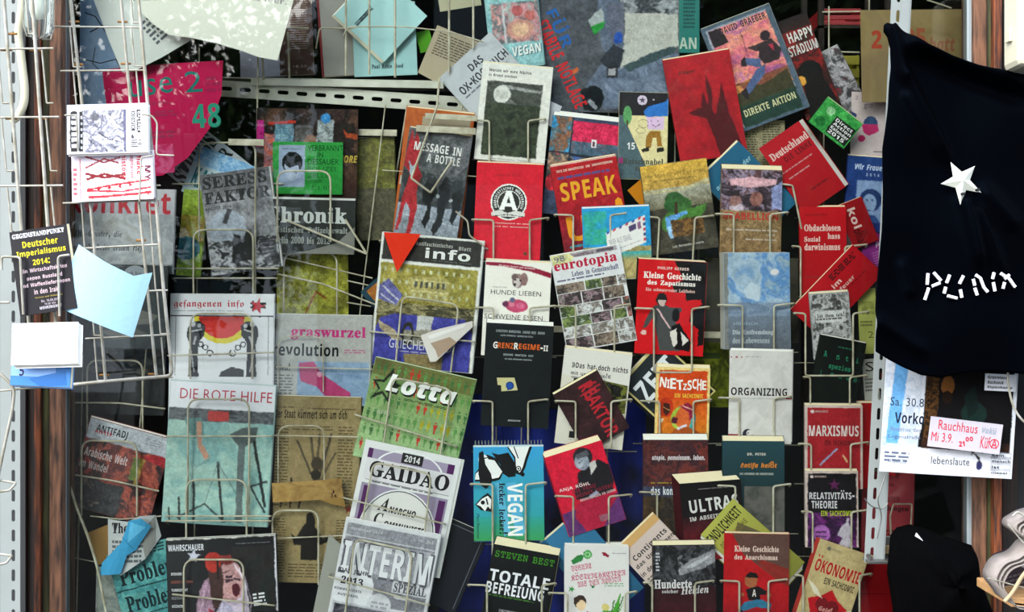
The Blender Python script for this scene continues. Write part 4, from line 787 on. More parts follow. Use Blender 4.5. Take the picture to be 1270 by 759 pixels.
bk('dark red book lying cornerwise in the pocket under the portrait diary', (1030, 262), (1071, 240), (1044, 318), 14.9, '7c0c12', [
    ('R', 0, 0, 1, 1, '8c0c14'), ('P', [(0, .5), (.25, .45), (.3, .9), (0, .95)], '4c4444'), ('T', 'kol', .5, .15, .72, .6, 'd0b8b0', 'b', 90), ('T', 'onial', .45, .62, .7, .95, '3c0a0c', 'b', 90), ('Wd', .5, .7, .8, .8, 2, '4c080c', 3)], th=.6, sk=(0, 1))
bk('red paperback slanting across the rack with a broad white page edge', (941, 184), (991, 150), (998, 266), 14.2, 'a80e1a', [
    ('GR', 0, 0, 1, 1, 'b01020', 'a00c18'), ('T', 'Deutschland', .08, .14, .98, .24, 'd8b8b0', 's'), ('T', 'DIE LINKE', .3, .27, .95, .34, '600c14', 'b'), ('Wd', .1, .42, .85, .45, 1, 'c08080', 4), ('Wd', .15, .52, .7, .55, 1, 'c08080', 5), ('Wd', .4, .78, .85, .82, 1, '700c18', 5)], th=1.8, sk=(9, 0), spine=False, edge='a00c18', pages='white')
bk('upright red paperback with a three-line white serif title near the shirt', (994, 258), (1052, 255), (990, 366), 13.4, 'b00e18', [
    ('GR', 0, 0, 1, 1, 'b80e1a', 'a00c16'), ('T', 'HERAUSGEGEBEN', .12, .08, .6, .1, '780c14', 'b'), ('T', 'Obdachlosen', .1, .2, .88, .28, 'e0c0b8', 's'), ('T', 'hass', .6, .3, .86, .37, 'e0c0b8', 's'), ('T', 'Sozial', .1, .34, .44, .4, 'e0c0b8', 's'), ('T', 'darwinismus', .1, .42, .86, .5, 'e0c0b8', 's'), ('Wd', .12, .8, .6, .82, 1, '783030', 3)], th=.8)
bk('red book standing on its corner over the small grey booklet', (981, 384), (1058, 303), (1018, 420), 11.6, 'a80c18', [
    ('GR', 0, 0, 1, 1, 'b00e1a', '9c0c16'), ('T', 'im', .5, .3, .62, .42, 'd8b8b0', 'b'), ('T', 'Kreuzfeuer', .32, .48, .75, .58, 'c8a8a0', 'b'), ('Wd', .55, .1, .95, .26, 3, '580a10', 3, 0, .8), ('Wd', .6, .62, .9, .68, 1, '780c14', 4)], th=.7, sk=(1, 1))
sheet('magenta strip of paper peeping out beside the shirt edge', (1079, 289), (1094, 278), (1081, 345), 16.0, '8c2c84', [('T', 'A', .5, .3, .9, .42, 'd8b8d8', 'b'), ('Wd', .1, .5, .9, .85, 6, 'b060a8', 4)],
      outline=[(-.9, .6), (.3, .05), (1, 0), (1.1, .5), (1, 1), (.6, .85)], name='flyer')
bk('small grey photo booklet with a white caption strip leaning on the red corner book', (1006, 366), (1055, 360), (1007, 448), 10.3, '9c9c9c', [
    ('G', .03, .02, .97, .98, ['2c2c2c', '6c6c6c', 'b4b4b4', '3c3c3c', '8c8c8c'], 5, 8, 1, None, 2), ('R', .12, .27, .88, .45, 'c4c4c4'), ('T', 'Let them talk!', .16, .29, .85, .37, '303030', 's'), ('Wd', .14, .38, .8, .43, 1, '606060', 4), ('Cc', .65, .62, .12, '909090'), ('Cc', .35, .66, .12, '787878')], th=.6, name='booklet', cat='booklet')
sheet('pale yellow-green folded leaflet beside the right-hand post', (1068, 359), (1090, 356), (1062, 440), 13.2, 'a8ac5c', [('Wd', .1, .5, .8, .6, 2, '6c7038', 3), ('T', '2', .5, .66, .8, .76, '5c6030', 'r'), ('G', .2, .2, .9, .4, ['a8ac5c', '7c8040', 'a8ac5c'], 4, 3)], name='flyer')
bk('black book with sparse green letters and a curved top edge', (1016, 413), (1073, 427), (1004, 497), 9.0, '0c1210', [
    ('T', 'A', .15, .22, .22, .3, '2c8c68', 'm'), ('T', 'n', .42, .25, .49, .31, '2c8c68', 'm'), ('T', 't', .62, .24, .68, .31, '2c8c68', 'm'), ('T', 'i', .84, .24, .9, .31, '2c8c68', 'm'), ('T', 'spezies', .3, .38, .76, .48, '2c8c68', 'm'), ('T', 'i', .14, .5, .18, .58, '2c8c68', 'm'), ('T', 's', .36, .52, .43, .58, '2c8c68', 'm'), ('T', 'm', .54, .52, .62, .58, '2c8c68', 'm'), ('T', 'u', .7, .52, .77, .58, '2c8c68', 'm'), ('T', 's', .86, .52, .93, .58, '2c8c68', 'm'), ('Wd', .42, .12, .75, .15, 1, '285c48', 3)], th=.7, pages='white', sk=(0, 2))
def sachcomic(lbl, TL, TR, BL, z, bg, ops, **kw):
    return bk(lbl, TL, TR, BL, z, 'c8b4ac', [('R', .05, .03, .96, 1, bg), ('Cc', .13, .075, .035, 'd8c8c4'), ('T', 'INFOCOMICS', .18, .06, .4, .085, 'c0a8a4', 'b')] + ops, **kw)
sachcomic('red comic paperback with a rocket-like streak and a white-haired head', (999, 503), (1071, 503), (997, 606), 7.4, '9c2028', [
    ('T', 'MARXISMUS', .07, .24, .93, .37, 'd8ccc8', 'b'), ('T', 'EIN SACHCOMIC', .35, .42, .86, .48, '541418', 'b'), ('L', [(.26, .72), (.56, .52)], .03, '8c98b8'), ('L', [(.66, .6), (.74, .68)], .03, 'c8a878'), ('Cc', .5, .98, .28, '94a0b0', .2), ('Cc', .5, 1.0, .18, 'b8a0a0', .14)], th=.8, edge='b09890')
bk('plain dark red paperback standing between the red comic and the post', (1052, 500), (1084, 500), (1052, 606), 9.0, '9c0c14', [], th=.8)
sachcomic('black and purple comic paperback with a white scientist and an atom glow', (1001, 586), (1067, 583), (996, 680), 5.6, '141014', [
    ('G', .05, .55, .96, 1, ['140f18', '4c1c54', '7c2c80', '24102c', '5c2c64'], 4, 2.5), ('T', 'RELATIVITÄTS-', .08, .25, .93, .37, 'd0ccd0', 'b'), ('T', 'THEORIE', .12, .39, .6, .49, 'd0ccd0', 'b'), ('T', 'EIN SACHCOMIC', .3, .52, .9, .59, 'a8b824', 'b'), ('S', .55, .18, .12, '5c2050'),
    ('P', [(.68, .72), (.8, .66), (.88, .74), (.84, .88), (.92, 1), (.6, 1), (.7, .88), (.6, .84)], 'b8b0bc'), ('Cc', .3, .82, .16, '9c5ca4'), ('L', [(.2, .8), (.4, .8)], .02, '3c1c44'), ('L', [(.2, .85), (.4, .86)], .02, '3c1c44'), ('L', [(.8, .62), (.78, .7)], .05, 'b8b0bc')], th=.8, edge='a89c98')
bk('cream comic paperback with red capitals and a red spiky heart', (1018, 668), (1079, 689), (985, 766), 3.4, 'bca878', [
    ('Cc', .22, .08, .04, '6c6858'), ('T', 'INFOCOMICS', .28, .065, .48, .09, '807860', 'b'), ('T', 'ÖKONOMIE', .06, .18, .96, .38, 'b41420', 'b'), ('T', 'EIN SACHCOMIC', .32, .42, .92, .5, '2c2820', 'b'), ('S', .52, .8, .42, 'b01018', 0, .72), ('Cc', .42, .74, .13, '6c0c14'), ('Cc', .62, .74, .13, '6c0c14'), ('P', [(.3, .76), (.74, .76), (.52, .98)], '6c0c14'), ('T', 'Geld!', .38, .74, .64, .82, 'c88880', 'i'), ('P', [(.0, .5), (.2, .56), (.4, .68), (.2, .64)], 'd8d0b8'), ('P', [(.78, .78), (1, .7), (1, .78), (.8, .84)], 'd8d0b8')], th=.9, sk=(-4, 0), edge='a03028')
bk('dark red paperback low behind the post foot plate', (1066, 690), (1106, 694), (1068, 790), 6.5, '7c0a10', [('L', [(.1, .45), (.8, .44)], .02, '4c080c')], th=.7)
bk('salmon red paperback with a dark two-line title seen between post and poster', (1070, 584), (1134, 588), (1068, 698), 12.0, 'a84048', [
    ('T', 'TRANSPARENTEN', .1, .12, .6, .15, '5c2024', 'b'), ('T', 'Minuten', .25, .24, .72, .32, '7c2c30', 's'), ('T', 'endungen', .3, .36, .9, .43, '3c1418', 's'), ('Wd', .35, .62, .75, .7, 2, '602428', 4), ('GR', 0, .8, 1, 1, 'a84048', '8c3034')], th=.9)
sheet('bright red card standing behind the post and the serif-titled book', (1094, 462), (1110, 462), (1094, 590), 11.0, 'b4101c', [('Wd', .2, .3, .9, .5, 4, '6c0c14', 4)], name='flyer')
# backs of other books in the gaps
bk('blue paperback propped cornerwise behind the brown photo paperback', (866, 222), (916, 176), (940, 296), 14.6, '1f5c7c', [('T', 'neue Wege der', .1, .2, .95, .28, '88b0c0', 'i'), ('T', 'Emanzipation', .1, .32, .9, .4, '88b0c0', 'i')], th=.6, edge='c8c0a0')
sheet('orange paper corner behind the yellow-topped paperback', (778, 236), (800, 218), (800, 262), 15.0, 'c07818', [], name='card', cat='card')
sheet('column-printed newspaper page behind the climber book', (915, 150), (975, 148), (912, 240), 18.6, '8c8468', [('Wd', .06, .05, .46, .95, 26, '4c4838', 5, 0, .45), ('Wd', .54, .05, .94, .95, 26, '4c4838', 6, 0, .45)], name='newspaper_page', cat='newspaper')
sheet('yellow-green poster sheet hanging behind the book racks', (846, 415), (912, 415), (846, 505), 19.0, '6c7420', [('G', 0, 0, 1, 1, ['5c6420', '7c8424', '3c4418', '8c9430'], 5, 3), ('R', .1, .25, .7, .33, '3c4c28')], name='poster', cat='poster')
sheet('grey-brown backing board behind the faded blue paperback', (874, 320), (990, 320), (874, 425), 19.5, '4c4840', [('G', 0, 0, 1, 1, ['3c3a34', '5c584c', '46443c'], 3, 3)], name='board', cat='board')

sheet('narrow off-white card with a black capital standing between pale leaflet and post', (1070, 446), (1089, 444), (1072, 506), 12.0, 'a8a8a0', [('T', 'S', .2, .06, .75, .26, '181818', 'r'), ('Wd', .1, .4, .9, .7, 4, '5c5c58', 3)], name='card', cat='card')
mag('dark magazine with rows of grey rounded stones behind the postcard rack', (106, 398), (206, 402), (104, 512), 12.6, '14171a', [('G', 0, 0, 1, 1, ['101315', '1c2022', '15181a'], 3, 4)] + [('Cc', .12 + .2 * (i % 5) + .06 * (i // 5 % 2), .12 + .1 * (i // 5), .08, ('3c4040', '2c3032', '4c4c48')[i % 3], .045) for i in range(25)])

# ================================================================ MAGAZINES AND SHEETS, LEFT HALF
MT = dict(mat=INK_MATT)
mag('white magazine with two chained fists against a red and yellow sun', (211, 365), (340, 365), (209, 520), 8.0, 'e2e2e6', [
    ('T', 'gefangenen info', .035, .045, .71, .115, 'b82c38', 'f'), ('T', 'unsere solidarität gegen ihre repression', .04, .125, .71, .14, '6c6c70', 'b'), ('L', [(.8, .045), (.8, .13)], .018, '1c1c1e'), ('L', [(.86, .045), (.86, .13)], .018, '1c1c1e'), ('L', [(.78, .07), (.92, .07)], .018, '1c1c1e'), ('L', [(.78, .1), (.92, .1)], .018, '1c1c1e'), ('S', .845, .09, .08, 'c01c2c', 15),
    ('R', 0, .165, 1, .178, '28282c'), ('R', .05, .178, .055, .65, '505058'), ('R', .95, .178, .955, .65, '505058'),
    ('Cc', .51, .178, .28, 'd8c82c', .26, 30, 0, 180), ('Cc', .5, .178, .22, 'cc2a20', .21, 30, 0, 180)] + [o for m in (0, 1) for o in (
    ('P', [(a if not m else 1.02 - a, b) for a, b in [(.17, .27), (.2, .23), (.28, .21), (.34, .25), (.33, .33), (.28, .38), (.27, .5), (.28, .66), (.18, .66), (.19, .4), (.16, .33)]], '141416'),
    ('Cc', .22 if not m else .8, .24, .025, 'b8b8bc'), ('Cc', .28 if not m else .73, .25, .02, 'b8b8bc'), ('L', [(.2 if not m else .8, .3), (.3 if not m else .72, .28)], .015, 'b8b8bc'), ('L', [(.25 if not m else .77, .34), (.23 if not m else .8, .4)], .02, 'a8a8ac'), ('L', [(.2 if not m else .82, .44), (.24 if not m else .78, .62)], .015, '9c9ca0'),
    ('O', .3 if not m else .71, .4, .03, .012, '2c2c30'), ('O', .345 if not m else .66, .425, .03, .012, '2c2c30'), ('O', .39 if not m else .61, .47, .035, .014, '2c2c30', 20, 60 if not m else -60, 360 if not m else 240))] + [
    ('P', [(.5, .62), (.6, .58), (.72, .6), (.72, .66), (.48, .66)], '28282c')])
mag('magazine with a white red-lettered band over a teal sky with ship masts', (209, 470), (340, 480), (203, 645), 6.2, '8fb0ae', [
    ('G', 0, .26, 1, 1, ['6c9a98', '84aeaa', 'a4c4b8', '7caaa8', '94b8b0'], 5, 2.2), ('R', 0, 0, 1, .2, 'e4e4ea'), ('T', 'DIE ROTE HILFE', .1, .05, .97, .125, 'b83040', 'r'), ('G', 0, .19, 1, .27, ['141618', '3c4044', '6c7074', '1c1e20'], 3, 9), ('R', .38, .2, .58, .27, 'b83430'),
    ('P', [(.6, .36), (.7, .31), (.86, .3), (.84, .4), (.7, .46)], '505c5c'), ('P', [(.68, .42), (.75, .42), (.76, .98), (.7, .98)], '5c6868'), ('P', [(.16, .26), (.32, .25), (.36, .38), (.26, .4), (.2, .36)], '5c8480'), ('P', [(.27, .28), (.32, .28), (.34, .44), (.42, .52), (.38, .55), (.3, .46)], 'c08c74'),
    ('L', [(.5, .56), (.58, .98)], .022, '242c2c'), ('L', [(.28, .7), (.31, .99)], .022, '242c2c'), ('L', [(.15, .82), (.17, .99)], .02, '242c2c'), ('L', [(.06, .9), (.07, .99)], .015, '242c2c'), ('L', [(.83, .4), (.97, .86)], .026, '1c2424'), ('L', [(.82, .72), (.97, .68)], .016, '242c2c'), ('L', [(.82, .72), (.97, .9)], .018, '242c2c'), ('L', [(.14, .97), (.4, .86), (.6, .98)], .014, '242c2c'), ('L', [(.5, .56), (.4, .86)], .006, '5c7070'), ('L', [(.5, .56), (.75, .84)], .006, '5c7070'),
    ('T', 'Zeitung der', .28, .56, .44, .585, '4c6868', 'r', -30)], bend=bendx(.005, W=.21))
mag('black music magazine with a shouting platinum-haired woman raising a red glove', (204, 668), (341, 663), (211, 800), 3.6, '101014', [
    ('L', [(0, .005), (1, .005)], .02, 'd0ccc4'), ('P', [(.985, .02), (1, .02), (1, .72), (.985, .72)], 'd8d4dc'), ('T', 'WAHRSCHAUER', .02, .06, .35, .12, 'd8d8e0', 'b'), ('S', .25, .17, .07, 'c8c8d8', 10, .42), ('T', 'Tonträger aus dem Untergrund', .64, .065, .94, .08, '9c9ca0', 'r'),
    ('G', .6, .1, .97, .7, ['101418', '1c2420', '241c1c', '14181c'], 3, 3), ('P', [(.3, 1), (.26, .62), (.34, .4), (.4, .36), (.46, .5), (.4, .9)], '9c7c90'), ('P', [(.48, .3), (.6, .24), (.7, .36), (.74, .6), (.76, .9), (.58, .9), (.5, .6)], 'c8b8cc'), ('Cc', .58, .42, .115, 'b88c8c', .19), ('P', [(.62, .36), (.7, .44), (.66, .58), (.58, .6), (.5, .5)], 'c09494'), ('Cc', .63, .5, .035, '4c1420', .06), ('L', [(.54, .38), (.6, .37)], .02, '2c1c24'), ('L', [(.61, .39), (.66, .41)], .015, '2c1c24'), ('L', [(.5, .34), (.58, .32)], .012, '5c3c40'),
    ('P', [(.38, .38), (.4, .2), (.44, .16), (.5, .2), (.52, .4), (.5, .66), (.42, .66)], '3c2420'), ('Cc', .43, .23, .08, 'b02c20', .09), ('P', [(.5, .17), (.58, .17), (.62, .24), (.56, .27), (.5, .24)], '7c2c28'), ('P', [(.5, .6), (.6, .66), (.62, 1), (.38, 1), (.42, .74)], 'a8a0b8'), ('P', [(.38, .66), (.44, .7), (.42, .94), (.36, .9)], '90202c'), ('L', [(.66, .3), (.72, .5), (.74, .8)], .012, 'e8dce8'), ('L', [(.7, .36), (.76, .6), (.75, .9)], .01, 'a898b0'), ('L', [(.62, .26), (.7, .42)], .015, 'e0d0dc'), ('L', [(.34, .5), (.3, .7), (.33, .95)], .012, 'c8a8bc'), ('L', [(.38, .44), (.34, .64), (.37, .9)], .01, '7c6074'), ('L', [(.5, .62), (.48, .85)], .012, 'd8d0e0'), ('P', [(.53, .4), (.6, .39), (.61, .41), (.54, .43)], '3c2430'), ('Cc', .57, .5, .03, 'd09c98', .04), ('Cc', .47, .3, .012, '1c1010', .1),
    ] + [('T', s_, .04, .32 + .075 * i, .04 + w_, .345 + .075 * i, c_, 'b') for i, (s_, w_, c_) in enumerate([('INTERVIEWS', .1, 'd0d0d4'), ('KONZERTE UND TOUREN', .2, '8c4c3c'), ('TURBOSTAAT', .15, 'd0d0d4'), ('FESTIVALS', .12, '8c8c90'), ('ROTZZNOTEN', .1, 'd0d0d4'), ('HARDCORE', .09, '9c9ca0')])] + [('Wd', .78, .54, .9, .67, 4, 'd8d8dc', 4, -5)], bend=bendx(.006, W=.22))
mag('glossy black and white magazine with a stencil title over a crowd scene', (246, 217), (332, 206), (264, 342), 11.5, '7c7c80', [
    ('G', 0, 0, 1, 1, ['4c4c50', '6c6c70', '9c9ca0', '5c5c60', '84848a'], 6, 2), ('GR', 0, 0, 1, .22, '5c5c60', '6c6c70'), ('Cc', .3, .55, .28, 'a0a8b4', .26), ('T', 'SERESS', .03, .03, .95, .15, '202024', 's'), ('T', 'FAKTOR', .03, .18, .98, .3, '28282c', 's'), ('T', 'AUGUST 2014', .02, .33, .4, .36, '303034', 'b'),
    ('P', [(.24, .5), (.34, .36), (.4, .38), (.3, .52)], '3c3c40'), ('G', 0, .68, 1, 1, ['141416', '303034', 'b0b0b4', '1c1c20', '6c6c70'], 8, 6, 1, None, 2), ('P', [(.34, .76), (.38, .62), (.46, .64), (.5, .72), (.56, .6), (.64, .6), (.66, .8), (.6, .9), (.3, .9)], '18181a'), ('R', .72, .72, .97, .86, '2c2c30'), ('L', [(.74, .75), (.95, .75)], .01, '8c8c90'), ('L', [(.74, .79), (.95, .79)], .01, '8c8c90'), ('L', [(.74, .83), (.95, .83)], .01, '8c8c90')], sk=(3, 0))
mag('yellow-green magazine with a teal ball shape half behind the grey crowd magazine', (232, 236), (262, 236), (214, 342), 13.2, '84a028', [('GR', 0, 0, 1, .5, '8cac30', 'a0b030'), ('G', 0, .3, 1, .6, ['a8a838', 'c09c40', '88a030'], 4, 3), ('Cc', .3, .68, .6, '206878', .5), ('P', [(0, .85), (.4, 1), (0, 1)], 'b8c838')])
sheet('black on white lettered leaflet slanting behind the wire at the magazines', (203, 214), (250, 158), (268, 262), 15.0, 'c4ccd4', [
    ('T', 'STRESS', .04, .1, .96, .36, '303438', 's'), ('T', 'FAKTOR', .04, .44, .96, .66, '303438', 's'), ('Wd', .1, .74, .9, .9, 3, '5c6068', 4)], name='leaflet')
sheet('blue-checked leaflet with a teal title standing behind the grey crowd magazine', (247, 178), (352, 222), (226, 236), 13.9, 'b4ccd8', [
    ('G', 0, 0, 1, .35, ['5c94c8', 'b0d0e4', '5c94c8', 'b8d4e4'], 3, 22, 1), ('R', .05, .38, .95, .95, 'c0d0d4'), ('T', 'KALENDER', .06, .42, .72, .82, '2c7c84', 'b'), ('P', [(.85, .7), (1, .7), (1, 1.4), (.9, 1.6)], '9cac30')], name='leaflet')
mag('magazine with a big red title and a grey photograph, behind the postcard rack', (82, 231), (216, 236), (82, 336), 7.0, 'a8a8ac', [
    ('GR', 0, 0, 1, .3, 'b4b4b8', 'a8a8b0'), ('G', 0, .3, 1, 1, ['a0a4a8', '8c9094', 'b4b8bc', '9c9c98'], 5, 2.5), ('T', 'konkret', .02, .02, .96, .3, 'b01c2c', 'b'), ('T', 'Die Geister, die', .08, .5, .52, .6, '5c6068', 'si'), ('T', 'er nicht beim ersten rief', .05, .66, .72, .76, '404448', 'si'), ('G', .3, .9, 1, 1, ['6c7074', '54585c', '90949c'], 3, 9)], cat='magazine', sk=(1, 0), mat=INK_GLOSS)
mag('dark magazine with a pale speech bubble under the grey photograph magazine', (118, 326), (207, 330), (116, 430), 5.4, '20262a', [('G', 0, 0, 1, 1, ['181c20', '2c3438', '1c2226'], 4, 4), ('Cc', .55, .12, .16, '8c949c', .13), ('T', 'ich bin', .44, .08, .64, .13, '30343c', 'r'), ('P', [(.05, .6), (.5, .5), (.9, .6), (.8, .7), (.2, .75)], '5c5c58'), ('P', [(.1, .8), (.6, .76), (.8, .84), (.3, .9)], '4c4c48')])
mag('magazine with a white masthead band over a red street photo, tilted in its basket', (109, 513), (208, 548), (88, 622), 6.5, '7c3030', [
    ('G', 0, .2, 1, 1, ['4c1c20', '8c3430', '2c2024', '9c4838', '5c2c2c', '241c1c'], 9, 3, 1, None, 1.5), ('R', 0, 0, 1, .22, 'b4b8c0'), ('P', [(.85, .22), (1, .22), (1, .34), (.7, .28)], 'a02028'), ('T', 'ANTIFADJ', .1, .05, .48, .15, '1c1c20', 'b'), ('T', 'ANTIF', .09, .11, .3, .15, 'b02c34', 'b'), ('Wd', .7, .06, .9, .14, 3, '9094a0', 3), ('T', 'Arabische Welt', .04, .32, .56, .42, 'c8b8b8', 'b'), ('T', 'im Wandel', .02, .46, .36, .55, 'b8a8a8', 'b'), ('R', .62, .3, .72, .55, '5c6c30'), ('P', [(.72, .3), (.76, .3), (.74, .6), (.7, .6)], 'a88c40'), ('G', 0, .66, .6, 1, ['141418', '3c3c40', '242428', '8c7c70'], 5, 4)], sk=(-1, 3))
# lower-left torn papers
sheet('weathered turquoise sheet with big black words ruled off by lines', (134, 690), (214, 664), (160, 800), 5.0, '4c9090', [
    ('G', 0, 0, 1, 1, ['4c8c8c', '5ca09c', '3c7c80', '6ca8a0'], 5, 3), ('Wd', .2, .02, .9, .12, 3, '1c3c40', 3), ('T', 'Problem', .1, .2, .98, .38, '14282c', 's'), ('L', [(0, .43), (1, .43)], .02, '14282c'), ('T', 'Probleme', .1, .5, .98, .68, '14282c', 's'), ('L', [(0, .73), (1, .73)], .02, '14282c'), ('T', 'Corner', .1, .8, .98, .96, '14282c', 's')], name='poster', cat='poster')
sheet('crumpled white newspaper scrap with black type', (140, 647), (198, 634), (128, 712), 4.3, 'b4b8b8', [('T', 'Thema', .1, .12, .75, .32, '2c2c30', 's'), ('Wd', .1, .45, .8, .9, 5, '5c6064', 4), ('P', [(.7, .3), (1, .0), (1, .5), (.8, .8)], '8c8c88')],
      outline=[(0, .05), (.45, .1), (.7, .0), (1, .0), (1.1, .4), (.8, .8), (.3, 1.1), (.0, 1)], bend=bendx(.008, W=.08), name='newspaper_scrap', cat='paper')
sheet('folded sky-blue paper twisted over the newspaper scrap', (165, 642), (188, 652), (128, 700), 3.4, '3c94c0', [('P', [(.1, .1), (.9, .05), (.5, .45)], '5cb0d8'), ('L', [(.1, .4), (.9, .5)], .04, '2c7ca8')],
      outline=[(0, .1), (.5, -.05), (1.1, .0), (1.0, .5), (.75, .65), (.9, 1.0), (.0, 1.2), (-.2, 1.0), (.2, .5)], bend=bendx(.008, W=.05), name='paper_strip', cat='paper')
sheet('ochre brown card wedged beside the newspaper scrap', (108, 662), (138, 648), (122, 702), 5.6, '94703c', [('L', [(.9, 0), (1, 1)], .05, '4c3420')], name='card', cat='card')
sheet('grey-white torn paper strip hanging low by the curved wire', (110, 700), (150, 708), (128, 800), 5.9, '8c948c', [('G', 0, 0, 1, 1, ['848c84', 'a0a49c', '5c6c68'], 4, 3)], outline=[(0, 0), (.9, .02), (1, .5), (.9, 1), (.35, 1), (.15, .5)], name='paper_strip', cat='paper')
# upper left big sheets and poster
sheet('large cream sheet with one line of grey type and a wavy lower edge', (175, -40), (372, -40), (175, 46), 4.5, 'd8d8cc', [('T', 'vermietet leer.', .44, .385, .92, .47, '5c5c5c', 'r', 7), ('Wd', .0, .46, .1, .48, 1, 'b0b0a8', 3)],
      outline=px_outline((175, -40), (372, -40), (175, 46), [(172, -40), (374, -40), (345, 76), (322, 72), (300, 64), (270, 55), (238, 48), (210, 44), (190, 30), (172, 12)]), bend=bendx(.006, W=.3), name='paper_sheet', cat='sheet')
sheet('paler long sheet with slanting paragraphs reaching down behind the wires', (112, -6), (230, -10), (150, 86), 6.5, 'c4c8c4', [('Wd', .42, .25, .8, .62, 6, '5c6064', 5, -30), ('Wd', .35, .0, .55, .05, 1, '6c7074', 3, -30)],
      outline=px_outline((112, -6), (230, -10), (150, 86), [(112, -10), (230, -10), (240, 48), (200, 72), (172, 86), (152, 90), (135, 50)]), name='paper_sheet', cat='sheet')
sheet('light blue drawing sheet with thin black lines next to the wooden frame', (96, -10), (160, -10), (102, 235), 9.5, '7c94b4', [
    ('G', 0, 0, 1, 1, ['6c88ac', '8ca4c0', '7490b0'], 4, 3), ('L', [(.1, .1), (.3, .12), (.5, .2), (.9, .24)], .02, '20242c'), ('L', [(.2, .2), (.5, .16), (.8, .24), (.85, .3)], .025, '20242c'), ('L', [(.1, .34), (.4, .36), (.7, .34), (.9, .44)], .02, '20242c'), ('L', [(.3, .28), (.25, .36), (.4, .4), (.9, .4)], .015, '20242c')], name='poster', cat='poster')
sheet('magenta poster with green numerals and a rounded lower corner', (128, 88), (278, 72), (134, 226), 9.0, 'b4184c', [
    ('T', 'use', .22, .13, .58, .28, '1c6c64', 'r', 0, None, -.02), ('T', '2', .68, .08, .82, .27, '1c6c64', 'r'), ('T', '48', .72, .38, .95, .6, '2c8c74', 'b'), ('T', 'Aktionen', .36, .33, .54, .36, '7c2c4c', 'r'), ('Wd', .1, .42, .6, .48, 2, '942c50', 3), ('Wd', .85, .14, .97, .3, 3, '98204c', 6), ('Wd', .2, .6, .6, .68, 2, '942c50', 5), ('G', .2, .72, .55, .98, ['b4184c', 'c85c84', 'b4184c', 'd88ca8'], 5, 4)],
      outline=[(0, 0), (1, 0), (.97, .3), (.86, .6), (.66, .86), (.45, 1), (.05, 1)], bend=bendx(.006, W=.24), name='poster', cat='poster')
# shelf: booklets
mag('pale turquoise booklet with a small serif line at its foot, upright on the shelf', (438, 6), (516, 0), (438, 97), 21.0, '9cc4c4', [('T', 'Paul Robin Hood', .28, .84, .78, .9, '38484c', 's'), ('GR', 0, 0, 1, .5, 'a4c8c8', '9cc4c4')], mat=INK_MATT, sk=(0, 0), lean=0)
mag('pale turquoise booklet lying on its corner against the shelf wires', (417, 18), (468, -40), (477, 78), 19.6, 'a4cccc', [('T', 'Der Ochse', .1, .3, .5, .36, '404c50', 's', 90), ('T', 'The Ode', .2, .3, .5, .36, '404c50', 's', 90)], mat=INK_MATT, sk=(-4, 2), lean=0, edge='d0c8b0')
bk('dark brown booklet with rows of pale small print, first on the shelf', (340, -30), (382, -30), (350, 93), 20.5, '4c3430', [('Wd', .3, .2, .9, .75, 24, '8c7870', 3, 0, .4), ('T', '18,50', .4, .9, .8, .93, 'a09088', 'r')], th=1.0, lean=0, sk=(0, 0))
bk('grey booklet with a narrow red edge strip behind the turquoise ones', (386, -30), (446, -30), (404, 93), 23.0, '8c8a84', [('R', 0, 0, .05, 1, '7c2028'), ('Wd', .5, .5, .9, .56, 2, '5c5c58', 3), ('GR', .05, 0, 1, 1, '807e7a', '9a9890')], th=1.2, lean=0, sk=(0, 0))
sheet('beige page with close lines of type leaning at the shelf end', (541, 28), (598, 56), (520, 92), 20.6, 'a89c84', [('Wd', .1, .1, .9, .55, 9, '5c5444', 4, 0, .45)], outline=[(0, 0), (1, 0), (1, .95), (.5, 1.0), (0, .95)], name='paper_sheet', cat='sheet')
sheet('small olive-beige sheet at the top above the shelf', (538, -20), (590, -20), (548, 10), 23.0, 'a8a488', [], name='card', cat='card')
sheet('white blank sheet standing on the shelf below the cream sheet', (296, 55), (352, 58), (300, 94), 21.5, 'bcbcd0', [('GR', 0, 0, 1, 1, 'c0c0d0', 'b0b0c4')], name='paper_sheet', cat='sheet')
sheet('green leaflet peeping out between turquoise and beige booklets', (518, 42), (534, 34), (520, 68), 22.2, '4c8c24', [], name='leaflet')
# middle-left
sheet('dark photo collage poster with a magenta strip and framed heads', (317, 132), (443, 137), (318, 247), 14.0, '2c2422', [
    ('G', 0, 0, 1, 1, ['241c1a', '3c2c28', '1c1a1c', '50382c', '2c2424'], 5, 5), ('R', 0, .13, .07, .42, 'a0206c'), ('G', .08, .28, .22, .7, ['a03c2c', 'c05c48', '6c4c54', 'b04838'], 3, 3), ('L', [(.12, .17), (.38, .14)], .03, 'a02c24'), ('G', .18, .17, .36, .42, ['6c98b0', '4c6c7c', '8cb0bc'], 3, 3), ('R', .38, .18, .56, .5, '484644'), ('Cc', .54, .4, .09, '7c5840', .11), ('G', .6, .12, .76, .42, ['505c64', 'a0a8a8', '2c3438'], 8, 4), ('Cc', .68, .1, .05, '3c80b8'), ('R', .76, .15, .97, .42, '241e1c'), ('P', [(.86, .2), (.9, .26), (1, .27), (1, .33), (.88, .3)], '8c3c20'), ('T', 'MORE', .8, .5, 1.0, .58, 'a8903c', 'i'), ('GR', .0, .76, 1, .98, '3c2620', '2c1c1a')], name='poster', cat='poster', lean=1)
